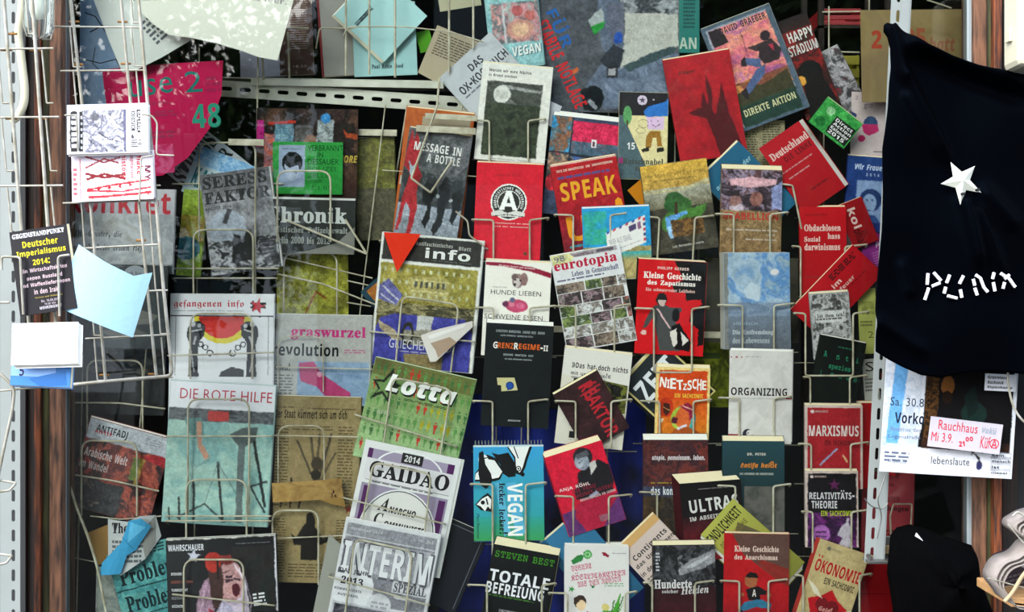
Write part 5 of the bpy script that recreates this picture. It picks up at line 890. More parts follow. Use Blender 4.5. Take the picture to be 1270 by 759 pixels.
sheet('green handbill with a sketched portrait and hand-lettered black capitals', (338, 175), (425, 177), (338, 240), 13.2, '2c8c3c', [
    ('R', .08, .06, .46, .86, '8c9cb4'), ('T', 'OURY JALLOH', .14, .12, .4, .16, '303440', 'r'), ('Cc', .28, .4, .15, '101418', .16), ('P', [(.16, .42), (.24, .5), (.36, .44), (.38, .52), (.36, .7), (.26, .76), (.2, .68)], 'a0acc0'), ('L', [(.3, .55), (.34, .6)], .012, '101418'),
    ('T', 'VERBRANNT', .5, .06, 1.0, .17, '103018', 'r'), ('T', 'IN', .64, .2, .72, .29, '103018', 'r'), ('T', 'DESSAUER', .5, .32, .94, .43, '103018', 'r'), ('T', 'POLIZEI', .5, .47, .9, .56, '1c5428', 'r'), ('T', 'ZELLE', .5, .6, .8, .68, '1c5428', 'r'), ('T', 'AM', .6, .72, .7, .78, '1c5428', 'r'), ('T', '7.1.05', .55, .84, .84, .92, '1c5428', 'r')], name='handbill', lean=1)
mag('black magazine with a large white slab title under the green handbill', (331, 243), (440, 248), (331, 312), 11.6, '1c201e', [
    ('R', 0, 0, 1, .03, 'c8c8c4'), ('T', 'Chronik', -.02, .16, .91, .46, 'b8bcb8', 's'), ('T', 'rassistischer Polizeigewalt', -.02, .52, .92, .66, '8c908c', 's'), ('T', 'in Berlin 2000 bis 2012', -.02, .7, .72, .83, '8c908c', 's'), ('P', [(.3, 1), (.5, .94), (.8, .8), (1, .5), (1, 1)], '74746e')], lean=1)
sheet('yellow patterned cloth-like poster in the back rack', (343, 310), (432, 308), (343, 398), 15.5, '8c8c34', [('G', 0, 0, 1, 1, ['7c7c2c', '9c9c3c', '8c8c34', '6c6c2c', 'a49c48'], 5, 4), ('L', [(.4, .9), (.55, .6), (.7, .7)], .03, '7c4c20')], name='poster', cat='poster')
mag('olive-yellow magazine in the back rack beside the stretched dark gap', (444, 172), (492, 168), (440, 300), 16.0, '565628', [('G', 0, 0, 1, .5, ['54541c', '6c6c28', '4c4a1c', '78742c'], 5, 5), ('G', 0, .5, 1, 1, ['3c3828', '4c4834', '34301f'], 8, 4)])
sheet('small tilted postcard with an orange sunset in the rack gap', (450, 362), (472, 338), (474, 398), 13.0, '24404c', [('G', .2, .1, .9, .5, ['c87c30', '8c5428', 'd89c48'], 3, 3)], name='postcard', cat='postcard')
mag('newspaper with a pink and black title and a photo of a pink flag', (341, 388), (460, 393), (341, 500), 9.6, 'a8a8a4', [
    ('T', 'graswurzel', .16, .13, .94, .28, 'b83474', 's'), ('T', 'revolution', -.02, .32, .66, .46, '1c1c1e', 'b'), ('Wd', .72, .38, .96, .43, 2, 'b06c88', 3), ('T', 'Krieg!', -.01, .54, .16, .64, '28282a', 'b'), ('Wd', .0, .67, .2, 1, 10, '6c6c6c', 4, 0, .45), ('G', .24, .52, .98, 1, ['7c94b0', '8ca4bc', '6c84a4'], 4, 2), ('P', [(.25, .54), (.4, .52), (.5, .66), (.8, .86), (.8, 1), (.62, 1), (.45, .8), (.27, .74)], 'a83c68'), ('Cc', .47, .66, .03, 'c890a4')], name='newspaper', cat='newspaper', mat=INK_MATT)
mag('yellowed newspaper with a headline over a drawing of raised hands', (341, 490), (446, 494), (338, 720), 8.0, '8c7a54', [
    ('G', 0, 0, 1, 1, ['84724c', '90805a', '7c6c48'], 5, 2), ('T', 'Der Staat kümmert sich um dich', -.01, .07, .84, .12, '241f14', 'b'), ('L', [(0, .06), (.95, .065)], .008, '3c3424'), ('Wd', .0, .16, .17, .6, 26, '5c4f34', 3, 0, .42), ('Wd', .2, .16, .7, .19, 2, '5c4f34', 9, 0, .42), ('Wd', .74, .16, .93, .6, 26, '5c4f34', 4, 0, .42), ('R', .18, .2, .72, .47, '8c7a54'),
    ('L', [(.5, .48), (.26, .24)], .025, '4c4434'), ('L', [(.5, .46), (.42, .22)], .03, '544a38'), ('L', [(.5, .46), (.52, .2)], .03, '544a38'), ('L', [(.52, .46), (.66, .2)], .03, '4c4434'), ('L', [(.54, .46), (.72, .3)], .02, '4c4434'), ('Cc', .5, .36, .07, '3c3428', .08), ('Cc', .49, .42, .06, '28241c', .06), ('Wd', .0, .66, .17, .98, 22, '5c4f34', 8, 0, .42), ('Wd', .75, .66, .95, .98, 22, '5c4f34', 7, 0, .42), ('Wd', .2, .9, .7, .98, 5, '5c4f34', 6, 0, .42), ('R', .2, .66, .7, .84, '8c7a54'),
    ('P', [(.22, .74), (.28, .76), (.36, .7), (.4, .68), (.4, .63), (.46, .62), (.5, .66), (.5, .7), (.6, .76), (.72, .74), (.66, .78), (.56, .8), (.54, .88), (.34, .88), (.34, .8), (.26, .8)], '1c1a16'), ('L', [(.08, .6), (.14, .5)], .02, '28241c'), ('L', [(.2, .6), (.2, .44)], .02, '28241c'), ('L', [(.3, .6), (.36, .48)], .02, '28241c'), ('S', .9, .6, .07, '6c2c20')], name='newspaper', cat='newspaper', mat=INK_MATT)
sheet('sand-coloured cloth band with a dark star draped across the old newspaper', (338, 602), (424, 590), (338, 626), 6.3, '94743c', [('G', 0, 0, 1, 1, ['8c6c38', 'a88850', '7c5c30'], 4, 3), ('S', .88, .78, .07, '3c1c18')],
      outline=[(0, .2), (.3, .28), (.62, .1), (.86, .0), (1, .5), (1.03, 1.5), (.85, 1.3), (.6, .85), (.3, .8), (0, .5)], bend=bendx(.012, W=.14), name='cloth_band', cat='cloth')
# tilted column
bk('orange book behind the grey street-scene book, standing in a clear sleeve', (507, 134), (592, 140), (484, 288), 15.6, 'a84c14', [('G', 0, 0, 1, 1, ['a04814', 'b85c20', '94400f'], 4, 6), ('R', .25, .06, .95, .13, '9c9078'), ('R', .02, .55, .1, .62, 'b8b0a8')], th=.8, lean=2)
bk('grey paperback of a street scene with a red spiky figure and white capitals', (511, 160), (590, 168), (484, 291), 13.2, '54585c', [
    ('G', 0, 0, 1, .45, ['4c4c50', '6c6c70', '3c4042', '7c7e80'], 5, 4), ('G', 0, .4, 1, .75, ['1c1e20', '2c3032', '4c5054', '202224'], 7, 5, 1, None, 2), ('GR', 0, .7, 1, 1, '9098a4', '7c848c'), ('L', [(0, .8), (1, .86)], .015, 'a8b0b8'),
    ('P', [(.04, .0), (.1, .12), (.13, .02), (.2, .14), (.22, .34), (.3, .42), (.26, .6), (.3, .72), (.26, 1), (.2, 1), (.2, .76), (.12, .7), (.06, .96), (.02, .96), (.06, .62), (.12, .42), (.0, .36)], 'a02028'), ('P', [(.06, .3), (.14, .36), (.2, .3), (.14, .46)], '9cacbc'),
    ('P', [(.34, .56), (.42, .44), (.54, .44), (.58, .56), (.52, .66), (.52, .82), (.48, .92), (.42, .86), (.46, .7), (.38, .66)], '101214'), ('P', [(.6, .5), (.68, .44), (.78, .48), (.8, .6), (.74, .72), (.72, .86), (.62, .98), (.58, .92), (.64, .76), (.6, .64)], '16181a'), ('P', [(.82, .56), (.92, .5), (1, .56), (.98, .7), (.9, .84), (.84, .8), (.86, .7)], '121416'), ('Cc', .48, .46, .05, '2c2e30'), ('Cc', .7, .44, .05, '2c2e30'), ('Cc', .6, .6, .03, 'b0b4b8'), ('Cc', .82, .62, .03, 'b0b4b8'),
    ('T', 'MESSAGE IN', .12, .12, .86, .2, 'd8d8d4', 'b'), ('T', 'A BOTTLE', .34, .215, .86, .295, 'd0d0cc', 'b'), ('R', .0, -.03, 1, .0, 'b8b4a4')], th=.9, lean=2)
mag('magazine with a black title bar, a night palace photo and a red paper pennant', (474, 288), (601, 299), (458, 452), 10.6, 'dcdcd6', [
    ('R', .02, .01, .985, .2, '2c2a26'), ('T', 'Antifaschistisches', .34, .045, .7, .075, 'a8a8a0', 'b'), ('T', 'Blatt', .76, .055, .88, .085, 'a8a8a0', 'b'), ('T', 'info', .44, .085, .88, .165, 'e0e0dc', 'b'), ('T', 'nr. 103  27. jahrgang  sommer', .45, .175, .9, .185, '88887c', 'r'),
    ('G', .02, .225, .97, 1, ['3c3818', '5c5424', '4c4420', '6c6430'], 4, 3), ('G', .02, .225, .97, .52, ['6c6420', '8c8434', 'a09448', '7c7428'], 5, 3), ('P', [(.3, .32), (.38, .3), (.62, .3), (.7, .33), (.7, .5), (.32, .5)], 'a89c5c')] +
    [('R', .05 + .075 * i, .255 + .09 * j, .075 + .075 * i, .285 + .09 * j, 'b8b890') for i in range(12) for j in range(3)] + [('R', .36 + .055 * i, .345, .385 + .055 * i, .39, '4c4c40') for i in range(6)] + [('R', .33, .41, .7, .425, 'c0b880'), ('R', .33, .33, .7, .342, 'c0b880'),
    ('G', .02, .52, .97, .62, ['2c2818', '8c845c', '3c3820', 'b0a47c'], 8, 7, 1, None, 2), ('P', [(.02, .4), (.1, .34), (.26, .46), (.2, .54), (.02, .5)], '5c5c94'), ('L', [(.05, .4), (.22, .5)], .015, 'b8b8c4'), ('L', [(.04, .46), (.18, .53)], .015, 'b8b8c4'),
    ('P', [(.06, .64), (.2, .6), (.88, .6), (.97, .7), (.97, 1), (.02, 1), (.02, .72)], '3c3c90'), ('P', [(.42, .6), (.58, .6), (.56, .72), (.42, .72)], 'b8b8b4'), ('P', [(.3, .72), (.62, .7), (.74, .78), (.6, .84), (.3, .82)], '8c8878'), ('L', [(.4, .76), (.6, .75), (.6, .8), (.48, .8)], .025, '14140f'), ('P', [(.04, .66), (.2, .72), (.3, .8), (.2, .8), (.06, .72)], 'a8987c'), ('O', .34, .75, .06, .02, '28281c', 20, 0, 360, .12), ('P', [(.32, .9), (.7, .88), (.7, 1), (.34, 1)], '84744c'),
    ('T', 'GRIECHENLAND', .17, .79, .78, .86, 'c8c8d0', 'r'), ('Wd', .28, .875, .7, .89, 1, '9c9cb0', 3)], mat=INK_GLOSS, lean=2)
sheet('red triangular paper pennant stuck to the palace magazine', (475, 287), (521, 291), (474, 336), 9.7, 'd8321c', [], outline=[(0, 0), (1, 0), (.42, 1)], name='pennant', cat='pennant', lean=2)
sheet('white page corner folded out in front of the palace magazine', (522, 404), (582, 400), (522, 450), 8.6, 'd4cec8', [('P', [(.2, .5), (.6, .35), (.75, .5), (.35, .9), (.3, .7)], 'a8907c'), ('P', [(.14, .3), (.95, .0), (.9, .1), (.2, .4)], 'e4e0dc')], outline=[(.0, .28), (.4, .12), (1.08, -.06), (1.08, .1), (.3, 1.0), (.18, 1.0)], name='page_corner', cat='page', bend=bendx(.004, W=.1))
def people_rows():
    o = []; rs = random.Random(3)
    for r in range(6):
        for c in range(15):
            y = .03 + r * .155; x = .03 + c * .067; k = rs.random()
            col = 'b83424' if k < .2 else ('a8a020' if (r in (2, 3) and 7 < c < 13) else ('3c6c38' if k < .6 else '588c48'))
            o += [('Cc', x + .018, y + .015, .011, col, None, 8), ('P', [(x, y + .035), (x + .036, y + .035), (x + .034, y + .075), (x + .026, y + .075), (x + .024, y + .12), (x + .012, y + .12), (x + .01, y + .075), (x + .002, y + .075)], col)]
    return o
mag('green magazine of tiny red and green people with a bold white italic title', (466, 443), (591, 471), (437, 565), 8.4, '8cac74', [('GR', 0, 0, 1, 1, '6c8448', '9cbc88'), ('G', 0, 0, 1, .16, ['54542c', '6c6c38', '5c6834'], 3, 3)] + people_rows() +
    [('P', [(.02, .22), (.12, .2), (.2, .06), (.22, .2), (.3, .22), (.22, .3), (.24, .44), (.14, .34), (.03, .42), (.09, .3)], '1c2418'), ('P', [(.06, .235), (.135, .225), (.185, .14), (.2, .22), (.24, .24), (.19, .29), (.2, .37), (.14, .31), (.07, .35), (.11, .29)], '6c8c50'),
     ('T', 'Lotta', .17, .14, .86, .32, '181c14', 'i', 0, None, 0), ('T', 'Lotta', .16, .125, .85, .3, 'f0f0ec', 'i'), ('Wd', .36, .335, .8, .36, 2, '2c4024', 3), ('T', 'AFFE', .13, .5, .26, .54, 'a8b098', 'b')], lean=2)
mag('white and lilac magazine with black slab capitals over an oval', (452, 543), (570, 571), (425, 690), 6.2, 'dcdcdc', [
    ('R', .05, .06, .95, .16, '9c90a8'), ('R', .05, .06, .1, .16, '4c1c54'), ('R', .88, .06, .95, .16, '4c1c54'), ('O', .5, .2, .36, .02, 'e8e8e8', 24, 200, 340, .22), ('R', .4, .045, .62, .13, '1c1a1c'), ('T', '2014', .43, .06, .59, .115, 'd8d8d8', 'b'), ('R', .05, .14, .95, .32, 'd8d4d8'), ('T', 'GAIDAO', .1, .155, .93, .29, '141216', 's'),
    ('L', [(.08, .32), (.95, .32)], .005, '505050'), ('Wd', .15, .325, .8, .34, 1, '605c64', 3), ('R', .05, .35, .95, 1, '9488a0'), ('R', .08, .37, .14, 1, '4c1c54'), ('R', .86, .37, .93, 1, '4c1c54'), ('Cc', .5, .72, .4, 'e0e0e0', .46, 36), ('Cc', .5, .72, .385, '3c3844', .445, 36), ('Cc', .5, .72, .375, 'd8d6d2', .435, 36),
    ('T', 'A', .26, .44, .37, .55, '1c1a1c', 'si'), ('T', 'NARCHO', .38, .5, .66, .555, '1c1a1c', 'i'), ('T', 'C', .25, .57, .34, .67, '1c1a1c', 'si'), ('T', 'OMMUNISTS', .36, .625, .78, .68, '1c1a1c', 'i'), ('T', 'A', .26, .69, .36, .78, '1c1a1c', 'si')], lean=2, sk=(4, 0))
mag('grey and white magazine with bursting block letters and two pale discs', (428, 641), (546, 665), (400, 800), 4.0, 'd0d0d4', [
    ('R', .03, .03, .97, .12, '8c8c94'), ('T', 'dezember 2014', .07, .055, .4, .08, 'c4c4c8', 'r'), ('T', 'Nr. 763', .78, .055, .93, .08, 'c4c4c8', 'r'), ('R', .03, .13, .97, .62, '808088'), ('P', [(.03, .16), (.97, .14), (.97, .42), (.03, .36)], '9c9ca4'), ('T', 'INTERIM', .02, .16, .98, .42, '585860', 'b'), ('T', 'INTERIM', .04, .17, .96, .4, 'dcdce0', 'b'), ('R', .6, .41, .98, .5, 'c8c8cc'), ('T', 'SPEZIAL', .62, .42, .96, .49, '505058', 's'),
    ('Cc', .2, .52, .22, 'd8d8dc', .24), ('Cc', .5, .62, .13, 'c8c8cc', .13), ('T', 'DAS JAHR', .04, .38, .34, .42, '3c3c44', 'b'), ('T', '2013', .07, .44, .3, .5, '2c2c34', 's'), ('T', 'KOMMENTIERTE', .02, .53, .3, .55, '505058', 'b'), ('T', 'AUSWAHL', .06, .57, .28, .59, '505058', 'b'), ('Wd', .42, .59, .6, .65, 2, '9c9ca4', 3), ('R', .03, .64, .97, 1, 'b4b4bc'), ('G', .05, .66, .95, 1, ['202024', '3c3c44', '707078', '18181c', '2c2c30'], 7, 4), ('P', [(.6, .66), (.95, .64), (.95, .72), (.7, .7)], 'b0b0b8'), ('R', .64, .52, .86, .54, 'd0d0d4')], lean=2, mat=INK_MATT)
sheet('off-white rumpled sheet standing low beside the block-letter magazine', (420, 668), (440, 664), (380, 790), 5.8, '94948c', [], outline=[(.2, 0), (1, .1), (1.4, 1), (-.3, 1), (-.5, .8)], name='paper_sheet', cat='sheet')
mag('dark leaflet with a thin grey frame leaning behind the block-letter magazine', (556, 640), (602, 664), (520, 740), 8.0, '141820', [('L', [(.1, .05), (.9, .05), (.92, .95)], .02, '5c6068')], lean=2)
# upper middle
sheet('grey-white card lying cornerwise with a bold dark two-line cookbook title', (545, 97), (608, 38), (611, 172), 17.0, 'b0b4b8', [
    ('G', 0, 0, 1, 1, ['a8acb0', 'b8bcc0', 'a0a4a8'], 3, 2), ('T', 'DAS', .42, .12, .66, .22, '38383c', 'b'), ('T', 'OX-KOCHBUCH', .1, .26, .98, .37, '38383c', 'b'), ('Wd', .1, .4, .7, .44, 1, '70747c', 3), ('T', '- Rezepte', .62, .4, .9, .44, '70747c', 'r')], name='card', cat='card')
sheet('narrow grey-white paper corner behind the moon paperback', (668, 118), (697, 132), (656, 144), 16.8, 'b4b8c0', [], name='card', cat='card')
mag('aqua cookbook with a food photo and raised white capitals', (596, -20), (662, -24), (612, 86), 18.5, '7cacb0', [
    ('G', 0, 0, 1, 1, ['88b4b4', '7cacb0', '90bcbc'], 4, 3), ('G', .1, .24, 1, .7, ['a0605c', 'c89088', '5c6468', 'b87c80', '8c9c98', 'd0a8a0'], 9, 3, 1, None, 1.5), ('Cc', .62, .56, .26, 'c08878', .2), ('Cc', .62, .56, .16, 'c8a080', .13), ('Cc', .6, .34, .1, 'a84c4c'), ('Cc', .82, .4, .1, 'b05c54'), ('L', [(.33, .25), (.33, .7)], .04, 'b8b8b8'), ('T', 'VEGAN', .44, .77, .98, .88, '4c6c70', 'b', 0, None, -.03), ('T', 'VEGAN', .42, .76, .96, .87, 'd8dcd8', 'b', 0, None, -.03)])
sheet('large grey poster photo of a rooftop scene with red and blue lettering down its side', (662, -30), (846, -30), (656, 140), 20.0, '50545c', [
    ('G', 0, 0, 1, 1, ['4c4f54', '5a5d63', '464a50', '5f636b'], 5, 3), ('P', [(.45, 0), (.6, .2), (.62, .55), (.68, .66), (.98, .8), (.98, .96), (.5, .98), (.35, .84), (.5, .6), (.44, .36)], '5c6678'), ('G', .5, .56, 1, .95, ['4c5668', '6c788c', '5c687c', '8490a4', '444c5c'], 7, 3),
    ('P', [(.62, .18), (.98, .1), (1, .5), (.82, .56), (.6, .68), (.63, .4)], 'b0b0a8'), ('G', .6, .06, 1, .26, ['50545c', 'a0a4a8', '2c3034', '80848c'], 8, 7), ('P', [(.5, .2), (.62, .18), (.62, .46), (.54, .5)], '5c6070'), ('P', [(.38, .32), (.47, .22), (.49, .36), (.42, .42)], 'a0a8a8'), ('P', [(.4, .37), (.49, .33), (.49, .37), (.42, .43)], '2c8c3c'), ('Cc', .585, .45, .03, '2c50a0', .045),
    ('P', [(.5, .56), (.56, .5), (.63, .54), (.6, .66), (.54, .7), (.46, .62)], '30343c'), ('P', [(.62, .66), (.8, .56), (.97, .5), (.97, .56), (.8, .63), (.66, .7)], '3c4c50'), ('R', .51, .66, .58, .75, '28282c'), ('R', .52, .675, .57, .735, '9c9ca0'),
    ('Cc', .42, .9, .07, '181c20', .09), ('P', [(.33, .84), (.38, .82), (.42, .94), (.46, .98), (.36, .99)], '1c2024'), ('L', [(.39, .92), (.44, .97)], .03, '8c9098'), ('L', [(.28, .71), (.31, .69)], .03, 'b85c38'),
    ('T', 'STABILE NOTLAGE', -.115, .6, .525, .7, 'c02c30', 'b', 64), ('T', 'FÜR', .06, .33, .34, .44, '2c5c9c', 'b', 64)], name='poster', cat='poster', bend=None)
bk('teal-green book seen as a narrow strip with white stencil letters', (843, -30), (868, -30), (842, 66), 19.0, '1c6c64', [('T', 'AN', .0, .8, .85, .95, 'a8b8a8', 'b'), ('Wd', .2, .3, .8, .7, 8, '104440', 3)], th=1.0)
# interior backdrop
BLUE = noisy('dark_blue_cloth', '1a38b4', 0.85, 0.6, 6, col2='060c30', bump=0.5)
def cloth(name, x0, y0, x1, y1, z, mat, lbl, cat, amp=.02):
    a = pos(x0, y1, GY + z / 100); b = pos(x1, y0, GY + z / 100); nx = ny = 28; V = []; Fc = []
    r = tag(obj(name, None, None, (a.x, GY + z / 100, a.z)), lbl, cat) if False else None
    for j in range(ny + 1):
        for i in range(nx + 1):
            u, v = i / nx, j / ny; V.append(((b.x - a.x) * u, amp * math.sin(u * 19 + v * 3) * (1 - .5 * v) + amp * .5 * math.sin(u * 41 + 2 * v), (b.z - a.z) * v + .02 * math.sin(u * 7) * (v > .9)))
    for j in range(ny):
        for i in range(nx):
            q = j * (nx + 1) + i; Fc.append((q, q + 1, q + nx + 2, q + nx + 1))
    o = obj(name, mesh(name, V, Fc, None, mat, True), None, (a.x, GY + z / 100, a.z)); m = o.modifiers.new('thickness', 'SOLIDIFY'); m.thickness = .002
    return tag(o, lbl, cat)
cloth('blue_cloth', 545, 500, 800, 800, 24, BLUE, 'dark blue cloth hanging low behind the spiral book and the cookbook', 'cloth')
CARD = noisy('brown_cardboard', '857250', 0.9, 0.15, 8, bump=0.1)
sheet('brown cardboard sheet with faded red handwriting at the top of the window', (1070, 15), (1200, 8), (1066, 130), 14.0, '7c6a48', [
    ('G', 0, 0, 1, 1, ['78664a', '86744e', '72623f'], 4, 2), ('T', '2', .1, .22, .2, .42, '983c28', 'i'), ('T', '95', .42, .2, .62, .42, '8c4c34', 'i'), ('T', 'Rabatt', .5, .3, .9, .46, '805038', 'i')], name='cardboard_sheet', cat='cardboard')
def crate(x0, y0, x1, y1, z, col, lbl, name):
    k = (GY + z / 100); a = pos(x0, y1, k); b = pos(x1, y0, k); r = tag(empty(name, (a.x, k, a.z)), lbl, 'crate'); m = noisy(name + '_plastic', col, .5, .3, 8)
    w = b.x - a.x; h = b.z - a.z
    box_obj('base', 0, w, 0, .12, 0, .006, m, r); box_obj('back_panel', 0, w, .114, .12, .006, h, m, r)
    for i in range(3): box_obj('slat', 0, w, 0, .005, h * (.06 + .34 * i), h * (.3 + .34 * i), m, r, .001)
    box_obj('side_panel', 0, .005, .005, .114, .006, h, m, r); box_obj('side_panel', w - .005, w, .005, .114, .006, h, m, r)
crate(1022, 68, 1066, 116, 26, '8c8418', 'yellow slatted crate behind the flyers at the top of the window', 'yellow_crate')
crate(1018, 10, 1068, 34, 26, '9c1c24', 'shallow red slatted crate high up by the cardboard sheet', 'red_crate')
shf = tag(empty('shop_shelf', (pos(1010, 0, 2.78).x, 2.74, 0)), 'tall wooden shelf deep in the shop carrying the yellow and red crates', 'shelf')
w_s = .16
for y_ in (116, 34): zz = pos(0, y_, 2.76).z; box_obj('shelf_board', 0, w_s, 0, .17, zz - .006, zz, WOODD, shf)
for x_ in (0, w_s - .012):
    for q in (.0, .158): box_obj('upright', x_, x_ + .012, q, q + .012, 0, 2.2, WOODD, shf)

# ================================================================ WIRE RACKS
def rack(label, px, py, z, name='wire_rack'):
    return tag(empty(name, pos(px, py, GY + z / 100)), label, 'rack')
def u_pocket(r, xl0, xl1, xr0, xr1, yt, yb, z, zo=1.5, s=0.0, rad=.0021):
    """front wire of a book pocket: in from the left, down, across the foot and up again; hooked back at both ends"""
    if yt < 715: yb += 26
    pts = [(xl0 + 2, yt + 2), (xl0, yt), (xl1, yt + 1), (xl1 + s, yb), (xr0 + s, yb), (xr0, yt + 1), (xr1, yt - 2), (xr1 - 2, yt + 1)]
    wire('pocket_wire', pts, [z + zo, z, z, z, z, z, z, z + zo], rad, WIRE_IN, r, .006)
def rails(r, xs, y0, y1, z, rad=.0016):
    for (xa, xb) in xs: wire('upright_wire', [(xa, y0), (xb, y1)], z, rad, WIRE_IN, r)
def cross(r, x0, x1, ys, z, rad=.0013, dy=0):
    for y in ys: wire('cross_wire', [(x0, y), (x1, y + dy)], z, rad, WIRE_IN, r)
Z = {1: 14.4, 2: 11.8, 3: 9.2, 4: 6.7, 5: 4.1, 6: 1.0}
c4 = rack('cream wire book rack holding the round-emblem, puppy and spiral books', 636, 790, 21)
rails(c4, [(618, 614), (650, 645)], 60, 800, 21); cross(c4, 585, 690, [198, 324, 443, 560, 675], 20.6)
for a in [(590, 607, 655, 677, 149, 199, Z[1]), (585, 612, 657, 681, 272, 322, Z[2]), (589, 612, 657, 690, 381, 432, Z[3]), (586, 611, 655, 680, 497, 552, Z[4]), (583, 611, 652, 678, 600, 672, Z[5]), (580, 604, 672, 690, 725, 765, Z[6])]: u_pocket(c4, *a[:6], a[6])
c5 = rack('cream wire book rack holding the yellow-lettered, airmail and crimson books', 735, 790, 21)
rails(c5, [(722, 718), (755, 752)], 130, 800, 21); cross(c5, 684, 790, [262, 338, 441, 560, 672], 20.6)
for a in [(687, 711, 757, 778, 266, 318, Z[2]), (691, 714, 762, 782, 379, 432, Z[3] - .6), (688, 714, 758, 784, 497, 530, 6.0), (688, 711, 755, 784, 615, 668, Z[5]), (680, 704, 775, 790, 735, 768, Z[6])]: u_pocket(c5, *a[:6], a[6])
c6 = rack('cream wire book rack holding the scarlet fighter, orange comic and thick black books', 842, 790, 21)
rails(c6, [(838, 830), (868, 862)], 110, 800, 21); cross(c6, 785, 895, [220, 325, 440, 550, 665], 20.6)
u_pocket(c6, 806, 818, 862, 886, 269, 318, Z[2], s=-4)
for a in [(787, 811, 858, 880, 382, 436, Z[3]), (794, 818, 860, 883, 497, 541, 8.1), (793, 815, 862, 884, 610, 650, 5.2), (798, 809, 862, 886, 722, 765, Z[6])]: u_pocket(c6, *a[:6], a[6])
c7 = rack('cream wire book rack holding the brown photo, faded blue and white brochure pockets', 936, 790, 21)
rails(c7, [(918, 912), (962, 956)], 120, 800, 21); cross(c7, 888, 990, [216, 322, 437, 552, 662], 20.6)
for a in [(887, 910, 955, 978, 265, 314, Z[2]), (890, 921, 960, 986, 378, 434, Z[3]), (891, 917, 960, 982, 493, 548, Z[4]), (890, 912, 959, 981, 602, 662, Z[5]), (893, 917, 953, 977, 720, 765, Z[6])]: u_pocket(c7, *a[:6], a[6])
c8 = rack('cream wire book rack holding the serif-titled red book and the three comic paperbacks', 1035, 790, 22)
rails(c8, [(1022, 1018), (1056, 1050)], 120, 800, 22); cross(c8, 985, 1090, [270, 368, 450, 600, 690], 21.6)
for a in [(982, 993, 1048, 1076, 305, 362, 12.3), (984, 999, 1058, 1078, 388, 440, 8.6), (996, 1005, 1054, 1076, 467, 500, 8.4), (990, 1006, 1055, 1078, 550, 585, 6.3), (994, 1008, 1056, 1078, 634, 672, 4.4), (985, 996, 1066, 1082, 713, 765, 2.2)]: u_pocket(c8, *a[:6], a[6])
wire('support_wire', [(1106, 690), (1104, 640), (1108, 625), (1131, 625), (1129, 668)], 3.0, .0017, WIRE_IN, c8, .004)
wire('pocket_wire', [(968, 228), (983, 230), (994, 284)], 13.6, .0021, WIRE_IN, c8, .004)
# magazine racks
def loop(r, xl, xr, yt, yb, z, rad=.0021, dx=0, mat=None, dyr=0):
    wire('basket_loop', [(xl + dx, yb), (xl, yt), (xr, yt + dyr), (xr + dx, yb)], z, rad, mat or WIRE_IN, r, .024)
c1 = rack('wire magazine rack with rounded loops holding the chained-fist magazine', 275, 800, 14)
for a in [(247, 317, 177, 300, 12.2), (240, 314, 285, 366, 9.6), (236, 313, 389, 470, 6.6), (233, 309, 495, 640, 4.6), (231, 306, 595, 668, 4.0), (228, 302, 694, 800, 1.9)]: loop(c1, *a)
wire('upright_wire', [(317, 190), (316, 365)], 10.2, .0022, WIRE_IN, c1); wire('upright_wire', [(320, 60), (312, 800)], 15.5, .0018, WIRE_IN, c1); wire('upright_wire', [(247, 60), (240, 800)], 15.5, .0018, WIRE_IN, c1)
def basket(r, x0, x1, y, z, back=9, dy=0, rad=.0018, yb=0):
    wire('basket_wire', [(x0 + 4, y + yb), (x0, y), (x1, y + dy), (x1 - 2, y + dy + yb)], [z + back, z, z, z + back], rad, WIRE_IN, r, .008)
basket(c1, 214, 352, 228, 12.8); basket(c1, 207, 346, 333, 10.2); basket(c1, 214, 344, 345, 10.2, yb=4); basket(c1, 208, 340, 441, 6.3, dy=-4); basket(c1, 206, 338, 541, 4.3); basket(c1, 205, 337, 640, 3.8); basket(c1, 205, 336, 646, 3.8, yb=4); basket(c1, 214, 341, 737, 1.8, dy=14, back=10)
c1b = rack('wire basket frame low by the wooden jamb holding the red street-photo magazine', 140, 800, 10)
loop(c1b, 108, 177, 447, 540, 9.2); loop(c1b, 101, 170, 546, 640, 5.6, dyr=2)
wire('basket_wire', [(78, 499), (150, 500), (205, 507)], 8.6, .0018, WIRE_IN, c1b); wire('basket_wire', [(86, 588), (140, 596), (197, 609)], 5.3, .0018, WIRE_IN, c1b); wire('basket_wire', [(82, 690), (150, 703)], 7.2, .0013, WIRE_IN, c1b); wire('basket_wire', [(112, 640), (150, 644), (200, 640)], 5.0, .0013, WIRE_IN, c1b)
wire('bent_wire', [(80, 556), (83, 590), (95, 630), (108, 662), (120, 700), (134, 770)], 2.6, .0028, WIRE_IN, c1b, .02)
wire('upright_wire', [(103, 440), (94, 800)], 11.5, .0016, WIRE_IN, c1b); wire('upright_wire', [(184, 400), (171, 560)], 10.5, .0016, WIRE_IN, c1b)
c2 = rack('wire rack behind with rounded loops carrying the two folded newspapers', 380, 800, 17)
loop(c2, 344, 410, 212, 300, 10.6); loop(c2, 352, 418, 314, 400, 13.0); loop(c2, 338, 395, 633, 725, 6.4); loop(c2, 345, 402, 528, 612, 7.0, .0014); loop(c2, 345, 401, 417, 486, 8.8, .0012)
wire('hook_wire', [(343, 268), (455, 315), (428, 272)], [12.0, 9.5, 9.9], .0024, WIRE_IN, c2, .003); wire('cross_wire', [(345, 340), (400, 352), (466, 378)], 12.0, .0018, WIRE_IN, c2); wire('cross_wire', [(345, 318), (462, 345)], 13.8, .0016, WIRE_IN, c2)
